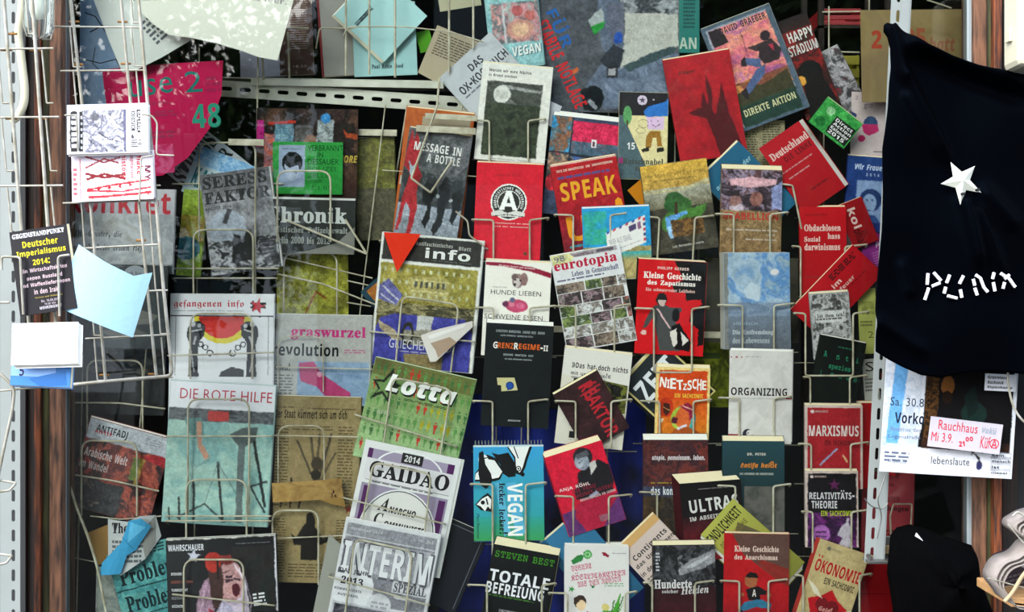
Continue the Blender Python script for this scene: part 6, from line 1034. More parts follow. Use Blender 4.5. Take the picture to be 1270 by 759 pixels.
wire('cross_wire', [(342, 455), (462, 458)], 8.6, .0013, WIRE_IN, c2); wire('cross_wire', [(340, 540), (445, 542)], 7.0, .0013, WIRE_IN, c2); wire('cross_wire', [(338, 668), (430, 664)], 6.2, .0014, WIRE_IN, c2); wire('upright_wire', [(478, 130), (445, 400)], 14.8, .0015, WIRE_IN, c2); wire('upright_wire', [(403, 380), (396, 800)], 17.5, .0018, WIRE_IN, c2); wire('upright_wire', [(420, 380), (408, 800)], 17.0, .0014, WIRE_IN, c2)
wire('cross_wire', [(430, 348), (462, 355)], 14.5, .0016, WIRE_IN, c2); wire('cross_wire', [(430, 375), (460, 380)], 14.5, .0016, WIRE_IN, c2)
c3 = rack('leaning wire magazine rack holding the palace, tiny-people and oval magazines', 480, 800, 19)
def loop3(a, z): wire('basket_loop', a, z, .0021, WIRE_IN, c3, .018)
loop3([(490, 458), (499, 367), (569, 378), (559, 462)], 9.2); loop3([(476, 548), (487, 468), (560, 483), (545, 570)], 7.0); loop3([(449, 648), (463, 573), (535, 588), (526, 665)], 4.8); loop3([(423, 800), (440, 668), (512, 684), (498, 800)], 2.6)
basket(c3, 470, 605, 298, 11.7, dy=10, back=5, yb=6); basket(c3, 458, 590, 411, 9.4, dy=13, back=5, yb=12); basket(c3, 440, 567, 514, 7.2, dy=40, back=5); basket(c3, 425, 552, 617, 4.6, dy=33, back=6); basket(c3, 407, 533, 715, 2.4, dy=36, back=8, yb=-6)
basket(c3, 474, 592, 211, 14.2, dy=8, back=4, rad=.0012); wire('hook_wire', [(545, 97), (542, 132), (510, 221), (534, 239), (561, 199)], [16, 13, 11.6, 11.6, 11.8], .0024, WIRE_IN, c3, .003)
wire('upright_wire', [(505, 130), (400, 800)], 18.0, .0018, WIRE_IN, c3); wire('upright_wire', [(575, 120), (470, 800)], 18.0, .0018, WIRE_IN, c3); wire('hook_wire', [(565, 262), (580, 274), (582, 292), (600, 305)], 11.0, .0018, WIRE_IN, c3, .006)

# perforated angle strips and the shelf
def slotted(name, length, width, pitch, slot_l, slot_w, thick, mat, parent, n0=0.5, flange=0.0, off=0.5):
    """strip along +z with a row of long round-ended holes really cut through it"""
    V = []; Fc = []; n = int(length / pitch)
    def quad2(a, b, c, d, y): pass
    for i in range(n):
        z0 = i * pitch; z1 = z0 + pitch; cz = (z0 + z1) / 2; cx = width * off; r = slot_w / 2; hl = slot_l / 2 - r
        outer = [(0, z0), (width, z0), (width, z1), (0, z1)]
        hole = [(cx + r * math.cos(t), cz + hl + r * math.sin(t)) for t in [math.pi * q / 5 for q in range(6)]] + [(cx + r * math.cos(t), cz - hl + r * math.sin(t)) for t in [math.pi + math.pi * q / 5 for q in range(6)]]
        P = outer + hole[::-1]
        T = tessellate_polygon([[Vector((a, b, 0)) for a, b in outer], [Vector((a, b, 0)) for a, b in hole[::-1]]])
        k = len(V); V += [(a, 0, b) for a, b in P] + [(a, thick, b) for a, b in P]; m = len(P)
        Fc += [tuple(k + q for q in t) for t in T] + [tuple(k + m + q for q in t[::-1]) for t in T]
        for q in range(12):
            a = 4 + q; b = 4 + (q + 1) % 12; Fc.append((k + a, k + b, k + m + b, k + m + a))
        Fc += [(k, k + 3, k + m + 3, k + m), (k + 1, k + m + 1, k + m + 2, k + 2)]
    return obj(name, mesh(name, V, Fc, None, mat), parent)
HOLE = noisy('dark_slot_backing', '15171a', .8, .3, 10)
sh = tag(empty('wire_shelf', pos(445, 110, GY + .18)), 'white wire shelf with a slotted steel angle under the turquoise booklets', 'shelf')
def on(r, o, loc, rot=(0, 0, 0)): o.parent = r; o.location = Vector(loc) - r.location; o.rotation_euler = rot; return o
k4 = (GY + .18) / F
SHELFW = noisy('cream_shelf_enamel', 'cfcfc2', .5, .1, 14, col2='a8a898')
a = slotted('slotted_angle', 358 * k4, 20 * k4, 23.4 * k4, 14 * k4, 5 * k4, .002, SHELFW, sh)
on(sh, a, pos(270, 99, GY + .18), (0, math.radians(90 + 4.0), 0))
s1 = box_obj('front_strip', 0, 238 * k4, 0, .004, 0, 8 * k4, SHELFW, sh, .0005); on(sh, s1, pos(311, 105.5, GY + .168), (0, math.radians(1.0), 0))
s2 = box_obj('shelf_plate', 0, 340 * k4, .0, .12, 0, .003, SHELFW, sh, .0005); on(sh, s2, pos(272, 97, GY + .182), (0, math.radians(1.0), 0))
for x, y0, y1 in [(357, 40, 97), (429, -20, 94), (458, -20, 92), (490, -20, 96), (557, -20, 90), (587, -20, 60), (325, 64, 98), (238, 40, 52)]: wire('shelf_wire', [(x, y0), (x + (2 if x < 400 else 0), y1)], 16.6, .0025, WIRE_IN, sh)
wire('shelf_wire', [(355, 34), (383, 35)], 17, .0024, WIRE_IN, sh); wire('shelf_wire', [(392, 60), (396, 35), (440, 35)], 17, .0018, WIRE_IN, sh); wire('shelf_wire', [(426, 44), (432, 33), (500, 33), (548, 38), (560, 40), (600, 52)], 16.2, .0015, WIRE_IN, sh, .02)
for nm, (x0, y0, x1, y1, z) in {'front_strip': (283, 172, 327, 180, 10.8), 'front_strip.001': (516, 155, 590, 163, 12.4), 'front_strip.002': (527, 140, 592, 147, 12.9), 'front_strip.003': (443, 160, 492, 168, 15.2), 'front_strip.004': (868, 411, 900, 419, 14.5), 'front_strip.005': (684, 404, 700, 412, 14.5)}.items():
    k = (GY + z / 100); p = pos(x0, y1, k); q = pos(x1, y0, k); par = {'front_strip': c1, 'front_strip.001': c3, 'front_strip.002': c3, 'front_strip.003': c2, 'front_strip.004': c7, 'front_strip.005': c5}[nm]
    o = box_obj('label_holder', 0, q.x - p.x, 0, .003, 0, q.z - p.z, WIRE_IN, par, .0005); on(par, o, p, (0, math.radians(3 if 'c3' and x0 > 500 and x0 < 600 else 1), 0))
bsk = tag(empty('wire_basket', pos(1045, 70, GY + .24)), 'thin wire basket frame in front of the yellow and red crates', 'basket')
for P_ in [[(1028, 8), (1028, 66)], [(1078, -5), (1078, 14)], [(1020, 15), (1078, 14)], [(1022, 64), (1066, 65)], [(1092, 112), (1105, 90)], [(1150, 0), (1180, 10)]]: wire('basket_wire', P_, 22, .0018, WIRE_IN, bsk)

# ================================================================ OUTSIDE, IN FRONT OF THE GLASS
# slotted posts
def post(label, px_top, px_bot, y_top, y_bot, Y, w_px, off, name='slotted_post', flip=False):
    k = Y / F; r = tag(empty(name, pos(px_bot, y_bot, Y)), label, 'post')
    L_ = (y_bot - y_top) * k; a = slotted('front_flange', L_, w_px * k, 24.7 * k, 15 * k, 4.4 * k, .002, STEEL, r, off=off)
    s = box_obj('side_flange', 0, .002, .002, .035, 0, L_, STEEL, r); s.location.x = 0 if flip else w_px * k - .002
    r.rotation_euler = (0, math.atan2((px_top - px_bot), (y_bot - y_top)), 0); return r, L_, k
post('white slotted steel post beside the wooden jamb, wires hanging before it', 0, 0, -30, 800, GY - .1, 25, .66, flip=True)
rp_, L_, k_ = post('white slotted steel post the black shirt hangs from, standing on a small foot plate', 1107, 1072, -30, 698, GY - .06, 25, .36)
box_obj('back_strip', 12 * k_, 23 * k_, -.0015, -.0002, .0, L_, STEEL, rp_)
ft = tag(empty('foot_plate', pos(1110, 697, GY - .07)), 'grey metal foot plate with a bolt at the bottom of the slotted post', 'bracket')
GALV = noisy('galvanised_metal', '8c8c88', .35, .4, 12, metal=.8, col2='5c5c58')
box_obj('plate', -.055, .028, -.01, .03, -.002, .004, GALV, ft, .001); box_obj('upright_plate', -.02, .026, .026, .03, .004, .045, GALV, ft, .001)
box_obj('worn_strap', -.02, .012, .018, .025, .012, .028, noisy('worn_brass', 'a08c68', .35, .4, 20, metal=.6), ft, .001)
def bolt(name, loc, r, parent):
    b = MB(); b.tube([(0, 0, 0), (0, -.006, 0)], r, 6); o = b.build(name, GALV, parent); o.location = loc; return o
bolt('bolt', (.014, .02, .02), .006, ft); bolt('bolt', (-.052, .0, .012), .005, ft)
cr = empty('cable', pos(1085, 640, GY - .075)); tag(cr, 'thin grey wire twisted around the lower slotted post', 'wire')
for P_ in [[(1072, 618), (1080, 628), (1095, 632), (1101, 624)], [(1098, 590), (1088, 620), (1094, 640), (1088, 668)]]: wire('strand', P_, -7.6, .0012, GALV, cr, .01)

# outer racks on the left
r2 = rack('white wire postcard rack in front of the glass, holding two pictured card piles', 145, 480, -18)
def w2(P_, r=.0019, z=-18, mat=WIRE, n='rack_wire', rad=.006): return wire(n, P_, z, r, mat, r2, rad)
w2([(83, -20), (88, 0), (103, 140), (112, 250), (131, 472)], .0030, n='upright_wire'); w2([(147, -20), (150, 0), (163, 140), (172, 250), (194, 468)], .0030, n='upright_wire')
w2([(169, -20), (172, 0), (188, 185), (203, 360), (214, 466), (132, 473), (80, 478)], .0034, n='frame_wire', rad=.012)
for P_ in [[(68, 33), (175, 34)], [(75, 88), (180, 87)], [(100, 308), (200, 303)], [(100, 364), (208, 360)], [(106, 420), (212, 415)], [(85, 192), (192, 192)], [(78, 252), (198, 248)]]: w2(P_, .0018, n='cross_wire')
for x, y, s in [(82, -20, 52), (84, 33, 50), (88, 88, 45), (158, -20, 48), (160, 34, 48), (166, 88, 44), (182, 196, 34), (98, 250, 58), (182, 248, 55), (186, 306, 54), (192, 362, 52), (114, 420, 52), (197, 418, 50), (110, 366, 50)]:
    w2([(x + 3, y), (x + 7, y + s), (x + 17, y + s)], .0016, n='bracket_wire', rad=.002)
for x, y in [(92, 27), (97, 80), (152, 27), (156, 79), (186, 244), (175, 298), (190, 464), (129, 465)]: w2([(x - 6, y), (x + 6, y)], .0022, -17.7, RUST, 'weld')
for P_ in [[(80, 143), (95, 143), (97, 187)], [(176, 142), (188, 143), (195, 152), (194, 192), (216, 193)], [(173, 250), (175, 195), (190, 193)]]: w2(P_, .0017, -20.8, n='pocket_wire')
r1 = rack('white wire rack at the very edge of the view, holding the black lecture card', 40, 480, -30)
def w1(P_, r=.0019, z=-30, n='rack_wire', mat=WIRE, rad=.006): return wire(n, P_, z, r, mat, r1, rad)
w1([(3, -20), (5, 0), (27, 290), (42, 480)], .0032, n='upright_wire'); w1([(38, -20), (40, 0), (60, 290), (75, 470)], .0032, n='upright_wire')
for P_ in [[(-20, 61), (66, 60)], [(-20, 146), (73, 145)], [(-20, 231), (78, 230)], [(-20, 486), (82, 478)]]: w1(P_, .0019, n='cross_wire')
for x, y, s in [(-3, 62, 66), (52, 62, 66), (2, 147, 65), (57, 147, 65), (9, 232, 60), (63, 232, 60), (30, -20, 62)]: w1([(x, y), (x + 6, y + s), (x + 14, y + s)], .0016, n='bracket_wire', rad=.002)
for x, y in [(8, 62), (44, 62), (14, 147), (52, 147), (14, 42)]: w1([(x - 7, y), (x + 7, y)], .0022, -29.8, 'weld', RUST)
for P_ in [[(2, 335), (2, 318), (25, 319), (29, 390)], [(74, 392), (72, 318), (86, 316)], [(0, 375), (12, 375)]]: w1(P_, .0022, -32.6, 'pocket_wire')
w1([(-10, 455), (8, 470), (18, 482), (16, 505), (4, 560), (-12, 640)], .0028, -31, 'bent_wire', rad=.012)
for P_ in [[(-10, 594), (20, 599), (12, 608), (-10, 611)], [(-10, 686), (15, 689), (8, 698), (-10, 702)]]: w1(P_, .0022, -30.5, 'hook_wire', rad=.003)
# printed cards on the outer racks
def outer(fn, *a, **k): return fn(*a, **k)
bk('pile of white postcards with a black and white comic street panorama and film strips', (81, 128), (182, 129), (85, 190), -20.2, 'ececf2', [
    ('G', .2, .12, .72, .97, ['4c4c58', '9c9cac', 'd0d0dc', '6c6c7c', 'b4b4c4', '84848c'], 5, 5, 1, None, 2), ('L', [(.26, .7), (.36, .56), (.5, .7), (.68, .78)], .008, '28282c'), ('L', [(.26, .7), (.34, .82)], .008, '28282c'), ('R', .04, .14, .13, .96, '1c1c20'), ('R', .15, .14, .2, .96, '28282c')] + [('R', .055, .2 + .12 * i, .115, .28 + .12 * i, 'c8c8d0') for i in range(6)] + [('R', .165, .24 + .12 * i, .19, .3 + .12 * i, 'c8c8d0') for i in range(6)] +
    [('R', .7, .12, .73, .97, '5c5c78'), ('R', .79, .15, .84, .56, '3c3c44'), ('R', .86, .13, .91, .6, '28282c'), ('T', 'KOMIK', .8, .18, .83, .52, 'd8d8dc', 'b', 90), ('T', 'GALERIE', .87, .16, .9, .56, 'd8d8dc', 'b', 90), ('S', .81, .68, .04, '3c3c44'), ('Wd', .79, .74, .92, .9, 4, '3c3c44', 5), ('Cc', .34, .26, .06, '5c5c64', .05)], th=.6, name='postcard_pile', cat='postcards', pages='white', spine=False, sk=(1, -2), lean=4)
bk('pile of white postcards with red barbed wire and sideways red lettering', (87, 190), (188, 188), (91, 250), -19.3, 'e8e0e8', [
    ('GR', 0, 0, 1, .5, 'c8c0d0', 'e8e0e8'), ('L', [(.17, .06), (.4, .2), (.6, .1)], .02, '8c1c28'), ('L', [(.17, .3), (.4, .12), (.58, .22)], .02, '8c1c28'), ('L', [(.17, .42), (.4, .52), (.66, .46)], .03, '7c1420'), ('L', [(.18, .54), (.4, .44), (.66, .56)], .03, '7c1420'), ('L', [(.18, .76), (.5, .68), (.95, .6)], .025, 'b01c2c'), ('L', [(.18, .78), (.6, .82), (.97, .76)], .025, 'c02c3c'), ('L', [(.2, .92), (.6, .9), (.97, .86)], .03, 'c02c3c')] + [('S', .2 + .13 * i, .77 - .02 * i, .035, '9c1424', 20 * i) for i in range(5)] + [('S', .24 + .14 * i, .92 - .01 * i, .035, 'b82434', 20 * i) for i in range(6)] +
    [('T', 'make', .8, .05, .88, .48, 'b81c2c', 'b', 90), ('T', 'capitalism', .71, .05, .77, .55, 'b04454', 'b', 90), ('T', 'history', .6, .05, .68, .55, 'b81c2c', 'b', 90), ('T', 'MY', .9, .3, .97, .6, '702040', 'b', 90), ('T', 'www.gegen-kapital-und-nation.org', .09, .1, .12, .95, 'c04858', 'b', 90), ('Wd', .02, .3, .07, .9, 6, 'c86070', 3)], th=.6, name='postcard_pile', cat='postcards', pages='white', spine=False, sk=(1, 2), lean=4)
bk('black lecture card with a yellow and white announcement in the outermost rack', (8, 287), (79, 279), (28, 391), -31.6, '15121a', [
    ('T', 'GEGENSTANDPUNKT', .04, .035, .95, .09, 'e4e4ec', 's'), ('T', 'Deutscher', .2, .13, .82, .21, 'd8c820', 'b'), ('T', 'Imperialismus', .08, .24, .94, .33, 'd8c820', 'b'), ('T', '2014:', .34, .36, .64, .43, 'd8c820', 'b'), ('T', 'Ein Wirtschaftskrieg', .12, .46, .92, .52, 'c8b0b8', 'b'), ('T', 'gegen Russland', .2, .55, .82, .61, 'c8b0b8', 'b'), ('T', 'und Waffenlieferungen', .08, .63, .94, .69, 'c8b0b8', 'b'), ('T', 'in den Irak', .3, .71, .72, .77, 'c8b0b8', 'b'), ('T', 'Vortrag und Diskussion', .3, .8, .78, .825, '94843c', 'b'), ('T', 'Do. 18.09.2014', .4, .845, .72, .875, 'a89ca8', 'b'), ('T', '19.30 Uhr', .45, .885, .65, .91, 'a89ca8', 'b'), ('T', 'MEHRINGHOF', .36, .92, .74, .955, 'c0b8c4', 'b')], th=.5, name='lecture_card', cat='flyer', spine=False, sk=(4, 0), lean=3)
sheet('blank pale blue sheet hanging askew between the two outer racks', (99, 303), (190, 339), (65, 377), -31.2, '9cc4dc', [], outline=px_outline((99, 303), (190, 339), (65, 377), [(99, 303), (135, 325), (168, 342), (190, 338), (163, 419), (115, 398), (65, 378)]), bend=bendx(.012, W=.14), name='paper_sheet', cat='sheet', lean=-4)
bk('pile of blank white flyers in the lowest pocket of the outermost rack', (15, 403), (97, 397), (14, 455), -33.4, 'f8f8fa', [('Wd', .5, .88, .86, .94, 1, '9ca4b8', 3)], th=.8, name='flyer_pile', cat='flyers', spine=False, pages='white', sk=(4, -4), lean=8)
bk('blue flyers showing beneath the blank white pile', (14, 448), (88, 452), (13, 477), -31.8, '3c78bc', [('R', .0, .0, .75, .6, '7ca4dc'), ('T', '5', .14, .15, .22, .6, '1c1c4c', 'b'), ('P', [(.3, .7), (.9, .3), (.95, .9), (.5, 1)], '2864a8')], th=.5, name='flyer_pile', cat='flyers', spine=False, sk=(3, -2), lean=6)
# hose and jar lamp on the left
hs = MB(); hs.tube(rounded([pos(x, y, GY - .2) for x, y in [(30, -30), (26, 20), (22, 40), (25, 60), (31, 110), (30, 130), (21, 146), (14, 150)]], .02), .0072, 12)
tag(hs.build('drain_hose', noisy('cream_rubber', 'cfc9ae', .4, .15, 8), None, True), 'cream-coloured hose curving down past the slotted post', 'hose')
def lathe(name, prof, mat, parent, seg=24, smooth=True):
    V = []; Fc = []; n = len(prof)
    for i in range(seg):
        a = 2 * math.pi * i / seg; V += [(r * math.cos(a), r * math.sin(a), z) for r, z in prof]
    for i in range(seg):
        j = (i + 1) % seg
        for q in range(n - 1): Fc.append((i * n + q, j * n + q, j * n + q + 1, i * n + q + 1))
    return obj(name, mesh(name, V, Fc, None, mat, smooth), parent)
gm2, gn2, gb2 = new_mat('jar_glass'); gb2.inputs['Base Color'].default_value = (.85, .9, .88, 1); gb2.inputs['Roughness'].default_value = .08; gb2.inputs['Transmission Weight'].default_value = .92; gb2.inputs['IOR'].default_value = 1.3
lp = tag(empty('caged_lamp', pos(48, 46, GY - .24)), 'glass-jar wall lamp in a wire cage hanging by the wooden jamb', 'lamp')
lathe('glass_jar', [(.0, 0), (.014, .001), (.024, .008), (.0265, .02), (.0265, .17)], gm2, lp)
lathe('bulb', [(0, .03), (.010, .034), (.013, .05), (.013, .15), (.008, .16)], noisy('milky_tube', 'e8ecdf', .4, .1, 8), lp, 16)
for i in range(4):
    a = math.pi / 4 + i * math.pi / 2; b = MB(); b.tube([(.006 * math.cos(a), .006 * math.sin(a), -.003), (.022 * math.cos(a), .022 * math.sin(a), -.001), (.0285 * math.cos(a), .0285 * math.sin(a), .02), (.0285 * math.cos(a), .0285 * math.sin(a), .17)], .0013, 6); b.build('cage_wire', WIRE, lp, True)
# white enamel fixture top right
fx = tag(empty('lamp_housing', pos(1268, 86, GY - .2)), 'cream enamelled lamp housing at the edge above the black shirt', 'lamp')
ENM = noisy('cream_enamel', 'cfcab4', .35, .15, 6)
h_ = box_obj('housing', -.022, .06, -.04, .04, 0, .22, ENM, fx, .012); box_obj('raised_rim', -.008, .06, -.052, -.04, .012, .21, ENM, fx, .006); box_obj('latch', -.028, -.022, -.01, .012, .05, .075, ENM, fx, .001)

# black shirt
SHIRT = noisy('black_cotton', '010102', .62, .3, 300, bump=.1, spec=.03)
sn = SHIRT.node_tree.nodes['Principled BSDF']; sn.inputs['Specular Tint'].default_value = (.3, .55, 1, 1); sn.inputs['Sheen Weight'].default_value = .0; sn.inputs['Sheen Roughness'].default_value = .4; sn.inputs['Sheen Tint'].default_value = (.35, .5, .8, 1)
SY = GY - .16
top = [(1100, 34), (1108, 30), (1122, 42), (1145, 58), (1175, 72), (1210, 84), (1250, 91), (1300, 96), (1360, 104), (1400, 120)]
bot = [(1089, 436), (1104, 446), (1122, 456), (1142, 465), (1165, 468), (1195, 462), (1230, 460), (1270, 464), (1330, 470), (1400, 466)]
lef = [(1100, 34), (1104, 60), (1100, 100), (1093, 150), (1094, 210), (1092, 270), (1088, 330), (1084, 380), (1085, 436)]
def interp(pts, t):
    x = t * (len(pts) - 1); i = min(int(x), len(pts) - 2); f = x - i
    return (pts[i][0] * (1 - f) + pts[i + 1][0] * f, pts[i][1] * (1 - f) + pts[i + 1][1] * f)
def ridge(x, y, a, b, w):
    ax, ay = a; bx, by = b; dx, dy = bx - ax, by - ay; L2 = dx * dx + dy * dy; t = max(0, min(1, ((x - ax) * dx + (y - ay) * dy) / L2))
    d = math.hypot(x - ax - t * dx, y - ay - t * dy); return math.exp(-(d / w) ** 2) * min(1, 4 * (1 - t) + .15)
nu, nv = 90, 110; V = []; Fc = []
for j in range(nv + 1):
    v = j / nv; lx, ly = interp(lef, v)
    for i in range(nu + 1):
        u = i / nu; tx, ty = interp(top, u); bx, by = interp(bot, u); x = tx * (1 - v) + bx * v + (lx - (top[0][0] * (1 - v) + bot[0][0] * v)) * (1 - u) ** 3
        y = ty * (1 - v) + by * v
        d = 0
        for a_, b_, w_, h in [((1122, 95), (1180, 205), 7, .012), ((1122, 120), (1165, 200), 5, .006), ((1195, 250), (1215, 335), 9, .012), ((1212, 262), (1245, 345), 6, .007), ((1222, 240), (1262, 285), 10, .008), ((1130, 55), (1270, 105), 12, .016), ((1150, 75), (1280, 130), 10, -.008), ((1105, 35), (1120, 100), 8, .012), ((1120, 330), (1130, 370), 8, .006), ((1090, 400), (1150, 440), 9, .007)]: d += 1.7 * h * ridge(x, y, a_, b_, w_)
        d += .004 * math.sin(x * .045 + y * .012) + .002 * math.sin(y * .05) + .01 * v
        p = pos(x, y, SY); V.append((p.x, p.y - d, p.z))
for j in range(nv):
    for i in range(nu):
        q = j * (nu + 1) + i; Fc.append((q, q + nu + 1, q + nu + 2, q + 1))
sp = pos(1240, 464, SY)
shirt = tag(empty('hanging_shirt', sp), 'black shirt with a white star and punk lettering hung over the slotted post', 'shirt')
b_ = obj('cloth', mesh('cloth', [(x - sp.x, y - sp.y, z - sp.z) for x, y, z in V], Fc, None, SHIRT, True), shirt); m = b_.modifiers.new('thickness', 'SOLIDIFY'); m.thickness = .003; m.offset = -1
kn = MB(); kp = pos(1106, 44, SY + .02) - sp; kn.tube([kp + Vector((-.012, 0, .022)), kp + Vector((-.006, 0, .014)), kp + Vector((.004, 0, 0)), kp + Vector((.004, 0, -.03))], [.004, .012, .013, .006], 12); kn.build('knotted_tip', SHIRT, shirt, True)
WHT = noisy('ivory_enamel', 'e4e8dc', .35, .06, 10); WHT2 = noisy('white_cotton_stitch', 'ecebf2', .6, .1, 60)
st = []; c_ = Vector((0, -.014, 0)); R_ = 28 * SY / F
star_o = [(1178, 201), (1209, 207), (1217, 240), (1192, 254), (1167, 229)]
ctr = (1192, 224); sr = tag(empty('star_badge', pos(*ctr, SY - .016)), 'white five-pointed star badge with raised ridges pinned on the black shirt', 'badge')
angs = []; tips = [(1179, 201), (1209, 206), (1217, 239), (1191, 254), (1167, 228)]
V = [(0, -.012, 0), (0, .003, 0)]; order = []
for q in range(5):
    ta = tips[q]; tb = tips[(q + 1) % 5]; order.append(ta); mx_ = ((ta[0] + tb[0]) / 2 - ctr[0], (ta[1] + tb[1]) / 2 - ctr[1]); order.append((ctr[0] + mx_[0] * .52, ctr[1] + mx_[1] * .52))
kk = SY / F
for x, y in order: V.append(((x - ctr[0]) * kk, 0, -(y - ctr[1]) * kk))
Fc = [(0, 2 + (q + 1) % 10, 2 + q) for q in range(10)] + [(1, 2 + q, 2 + (q + 1) % 10) for q in range(10)]
obj('star_body', mesh('star_body', V, Fc, None, WHT), sr)
for (x, y) in [(1192, 241), (1210, 236)]:
    b = MB(); b.tube([((x - ctr[0] - 2) * kk, -.007, -(y - ctr[1]) * kk), ((x - ctr[0] + 3) * kk, -.0075, -(y - ctr[1] - .6) * kk)], .0025, 6); b.build('chipped_spot', noisy('dark_chip', '0c0c0c', .7, .2, 20), sr)
segs = [[(1151, 339), (1150, 353)], [(1158, 338), (1167, 348)], [(1166, 351), (1156, 355)], [(1152, 357), (1147, 372)], [(1178, 341), (1174, 351)], [(1173, 356), (1171, 364)], [(1175, 367), (1187, 370)], [(1195, 342), (1190, 352)], [(1191, 359), (1193, 369)], [(1207, 346), (1209, 354)], [(1209, 357), (1212, 366)], [(1210, 341), (1216, 345), (1220, 356), (1225, 362)], [(1233, 338), (1231, 346)], [(1232, 350), (1234, 361)], [(1241, 339), (1252, 346), (1259, 356)], [(1252, 341), (1246, 346)], [(1246, 350), (1244, 358)]]
for P_ in segs:
    b = MB(); b.tube([pos(x, y, SY - .0145) - sp for x, y in P_], .0031, 8); b.build('letter_strip', WHT2, shirt, True)
# poster under the shirt
lb = sheet('white-framed concert poster with a dark centre, hanging below the black shirt', (1098, 442), (1262, 452), (1090, 584), -9.0, 'c8ccd4', [
    ('G', 0, 0, .27, .8, ['b4bcc8', 'a4b0c0', 'c4c8d0', '98a8bc'], 5, 7), ('P', [(.07, 0), (.17, 0), (.12, .75), (.03, .75)], '5c94c4'), ('T', 'Sa. 30.8', .05, .345, .3, .42, '303848', 'r'), ('T', 'Vorko', .09, .47, .31, .57, '1c2438', 'b'), ('T', 'Audimax der', .06, .6, .29, .64, '6c7488', 'r'), ('T', 'Logenstraße', .05, .67, .29, .71, '4c5468', 'r'), ('Wd', .03, .82, .22, .92, 3, '5c6478', 4),
    ('P', [(.3, .03), (.975, .0), (.975, .77), (.27, .77), (.3, .5)], '0e0d0e'), ('G', .31, .08, .4, .72, ['1c100c', '5c3c1c', '140e0c', '7c5428'], 5, 5), ('Cc', .47, .22, .05, '6c4420', .08), ('Cc', .47, .32, .04, '1c120c', .05), ('Cc', .68, .45, .1, '122420', .09), ('P', [(.6, .3), (.68, .2), (.72, .4), (.64, .5)], '0e1a18'), ('G', .3, .7, .97, .77, ['100c0c', '3c2418', '141010', '4c3020'], 9, 9),
    ('R', .0, .775, 1, .99, 'c8cad2'), ('R', .04, .85, .21, .95, 'b4bcc8'), ('R', .044, .856, .206, .944, 'e0e4ea'), ('T', 'AKTIONSKIOSK', .06, .88, .2, .92, '5c6474', 'b'), ('T', 'lebenslaute', .38, .84, .67, .905, '101420', 'r'), ('Cc', .745, .9, .025, '2c2c50', .035), ('L', [(.72, .82), (.76, .88)], .012, '2c2c30'), ('L', [(.68, .78), (.75, .84)], .01, '3c3c40'), ('O', .73, .82, .05, .008, '3c3c40', 16, 180, 330)] +
    [('R', .83, .775 + .052 * i, .99, .822 + .052 * i, '8c8c94') for i in range(4)] + [('R', .834, .781 + .052 * i, .986, .817 + .052 * i, 'c4c8d0') for i in range(4)] + [('T', s_, .84, .787 + .052 * i, .84 + w_, .812 + .052 * i, '0c0c10', 'b') for i, (s_, w_) in enumerate([('kein', .09), ('mensch', .14), ('ist', .06), ('illegal', .12)])],
    name='poster', cat='poster', bend=bendx(.008, W=.4), lean=-1)
sheet('white hand-lettered note in red marker stuck on the dark poster centre', (1155, 518), (1245, 525), (1149, 555), -11.2, 'b4aeb8', [('T', 'Rauchhaus', .12, .08, .66, .4, 'c02840', 'r'), ('T', 'Vokü', .72, .14, .92, .36, '8c94a0', 'i'), ('T', 'Mi 3.9.', .04, .5, .34, .8, 'c02840', 'r'), ('T', '21⁰⁰', .42, .55, .62, .85, 'c02840', 'i', -12), ('T', 'Küf', .72, .45, .85, .85, 'c02840', 'r'), ('O', .91, .66, .065, .012, 'c02840'), ('T', 'A', .87, .5, .95, .82, 'c02840', 'r')], name='note', cat='note', lean=-1)
sheet('small white note with three handwritten lines at the top of the poster', (1222, 463), (1261, 465), (1221, 484), -11.2, 'd4d8e0', [('T', 'Graswiese', .08, .1, .7, .3, '3c3c44', 'i'), ('T', 'Rucksack', .08, .4, .6, .6, '3c3c44', 'i'), ('T', 'Kopenhagen', .08, .7, .88, .9, '3c3c44', 'i')], name='note', cat='note', lean=-1)
cb = MB(); cb.tube(rounded([pos(x, y, GY - .13) for x, y in [(1250, 452), (1250, 475), (1255, 500), (1264, 518), (1285, 535)]], .03), .0022, 8)
tag(cb.build('white_cord', WIRE, None, True), 'white cord hanging down across the poster from the shirt', 'cord')
# black bag / garment low on the right
BAG = noisy('black_bag_cloth', '020203', .9, .3, 200, bump=.2, spec=.03)
def lump(name, outline, Y, depth, mat, lbl, cat, seed=1, extra=None):
    cx = sum(p[0] for p in outline) / len(outline); cy = sum(p[1] for p in outline) / len(outline); base = pos(cx, max(p[1] for p in outline), Y)
    r = tag(empty(name, base), lbl, cat); n = len(outline); V = []; Fc = []; rings = 9
    for q in range(rings + 1):
        t = q / rings; s_ = math.sin(t * math.pi / 2)
        for i, (x, y) in enumerate(outline):
            k = 1 - t; px = cx + (x - cx) * math.cos((1 - k) * math.pi / 2 * .0 + 0) * (k if q else 1); py = cy + (y - cy) * (k if q else 1)
            p = pos(px, py, Y); w = .012 * math.sin(i * 1.9 + q * .8 + seed) * s_
            V.append((p.x - base.x, -depth * s_ ** .7 - w, p.z - base.z))
    for q in range(rings):
        for i in range(n):
            j = (i + 1) % n; Fc.append((q * n + i, q * n + j, (q + 1) * n + j, (q + 1) * n + i))
    Fc.append(tuple(range(n))[::-1])
    o = obj('body', mesh('body', V, Fc, None, mat, True), r); return r, base
bag, bb = lump('black_bag', [(1104, 664), (1112, 654), (1128, 650), (1150, 656), (1180, 668), (1205, 676), (1212, 690), (1216, 720), (1232, 760), (1240, 830), (1120, 830), (1108, 760), (1100, 710)], GY - .09, .10, BAG, 'black cloth bag with a tiny white tag slumped below the poster', 'bag')
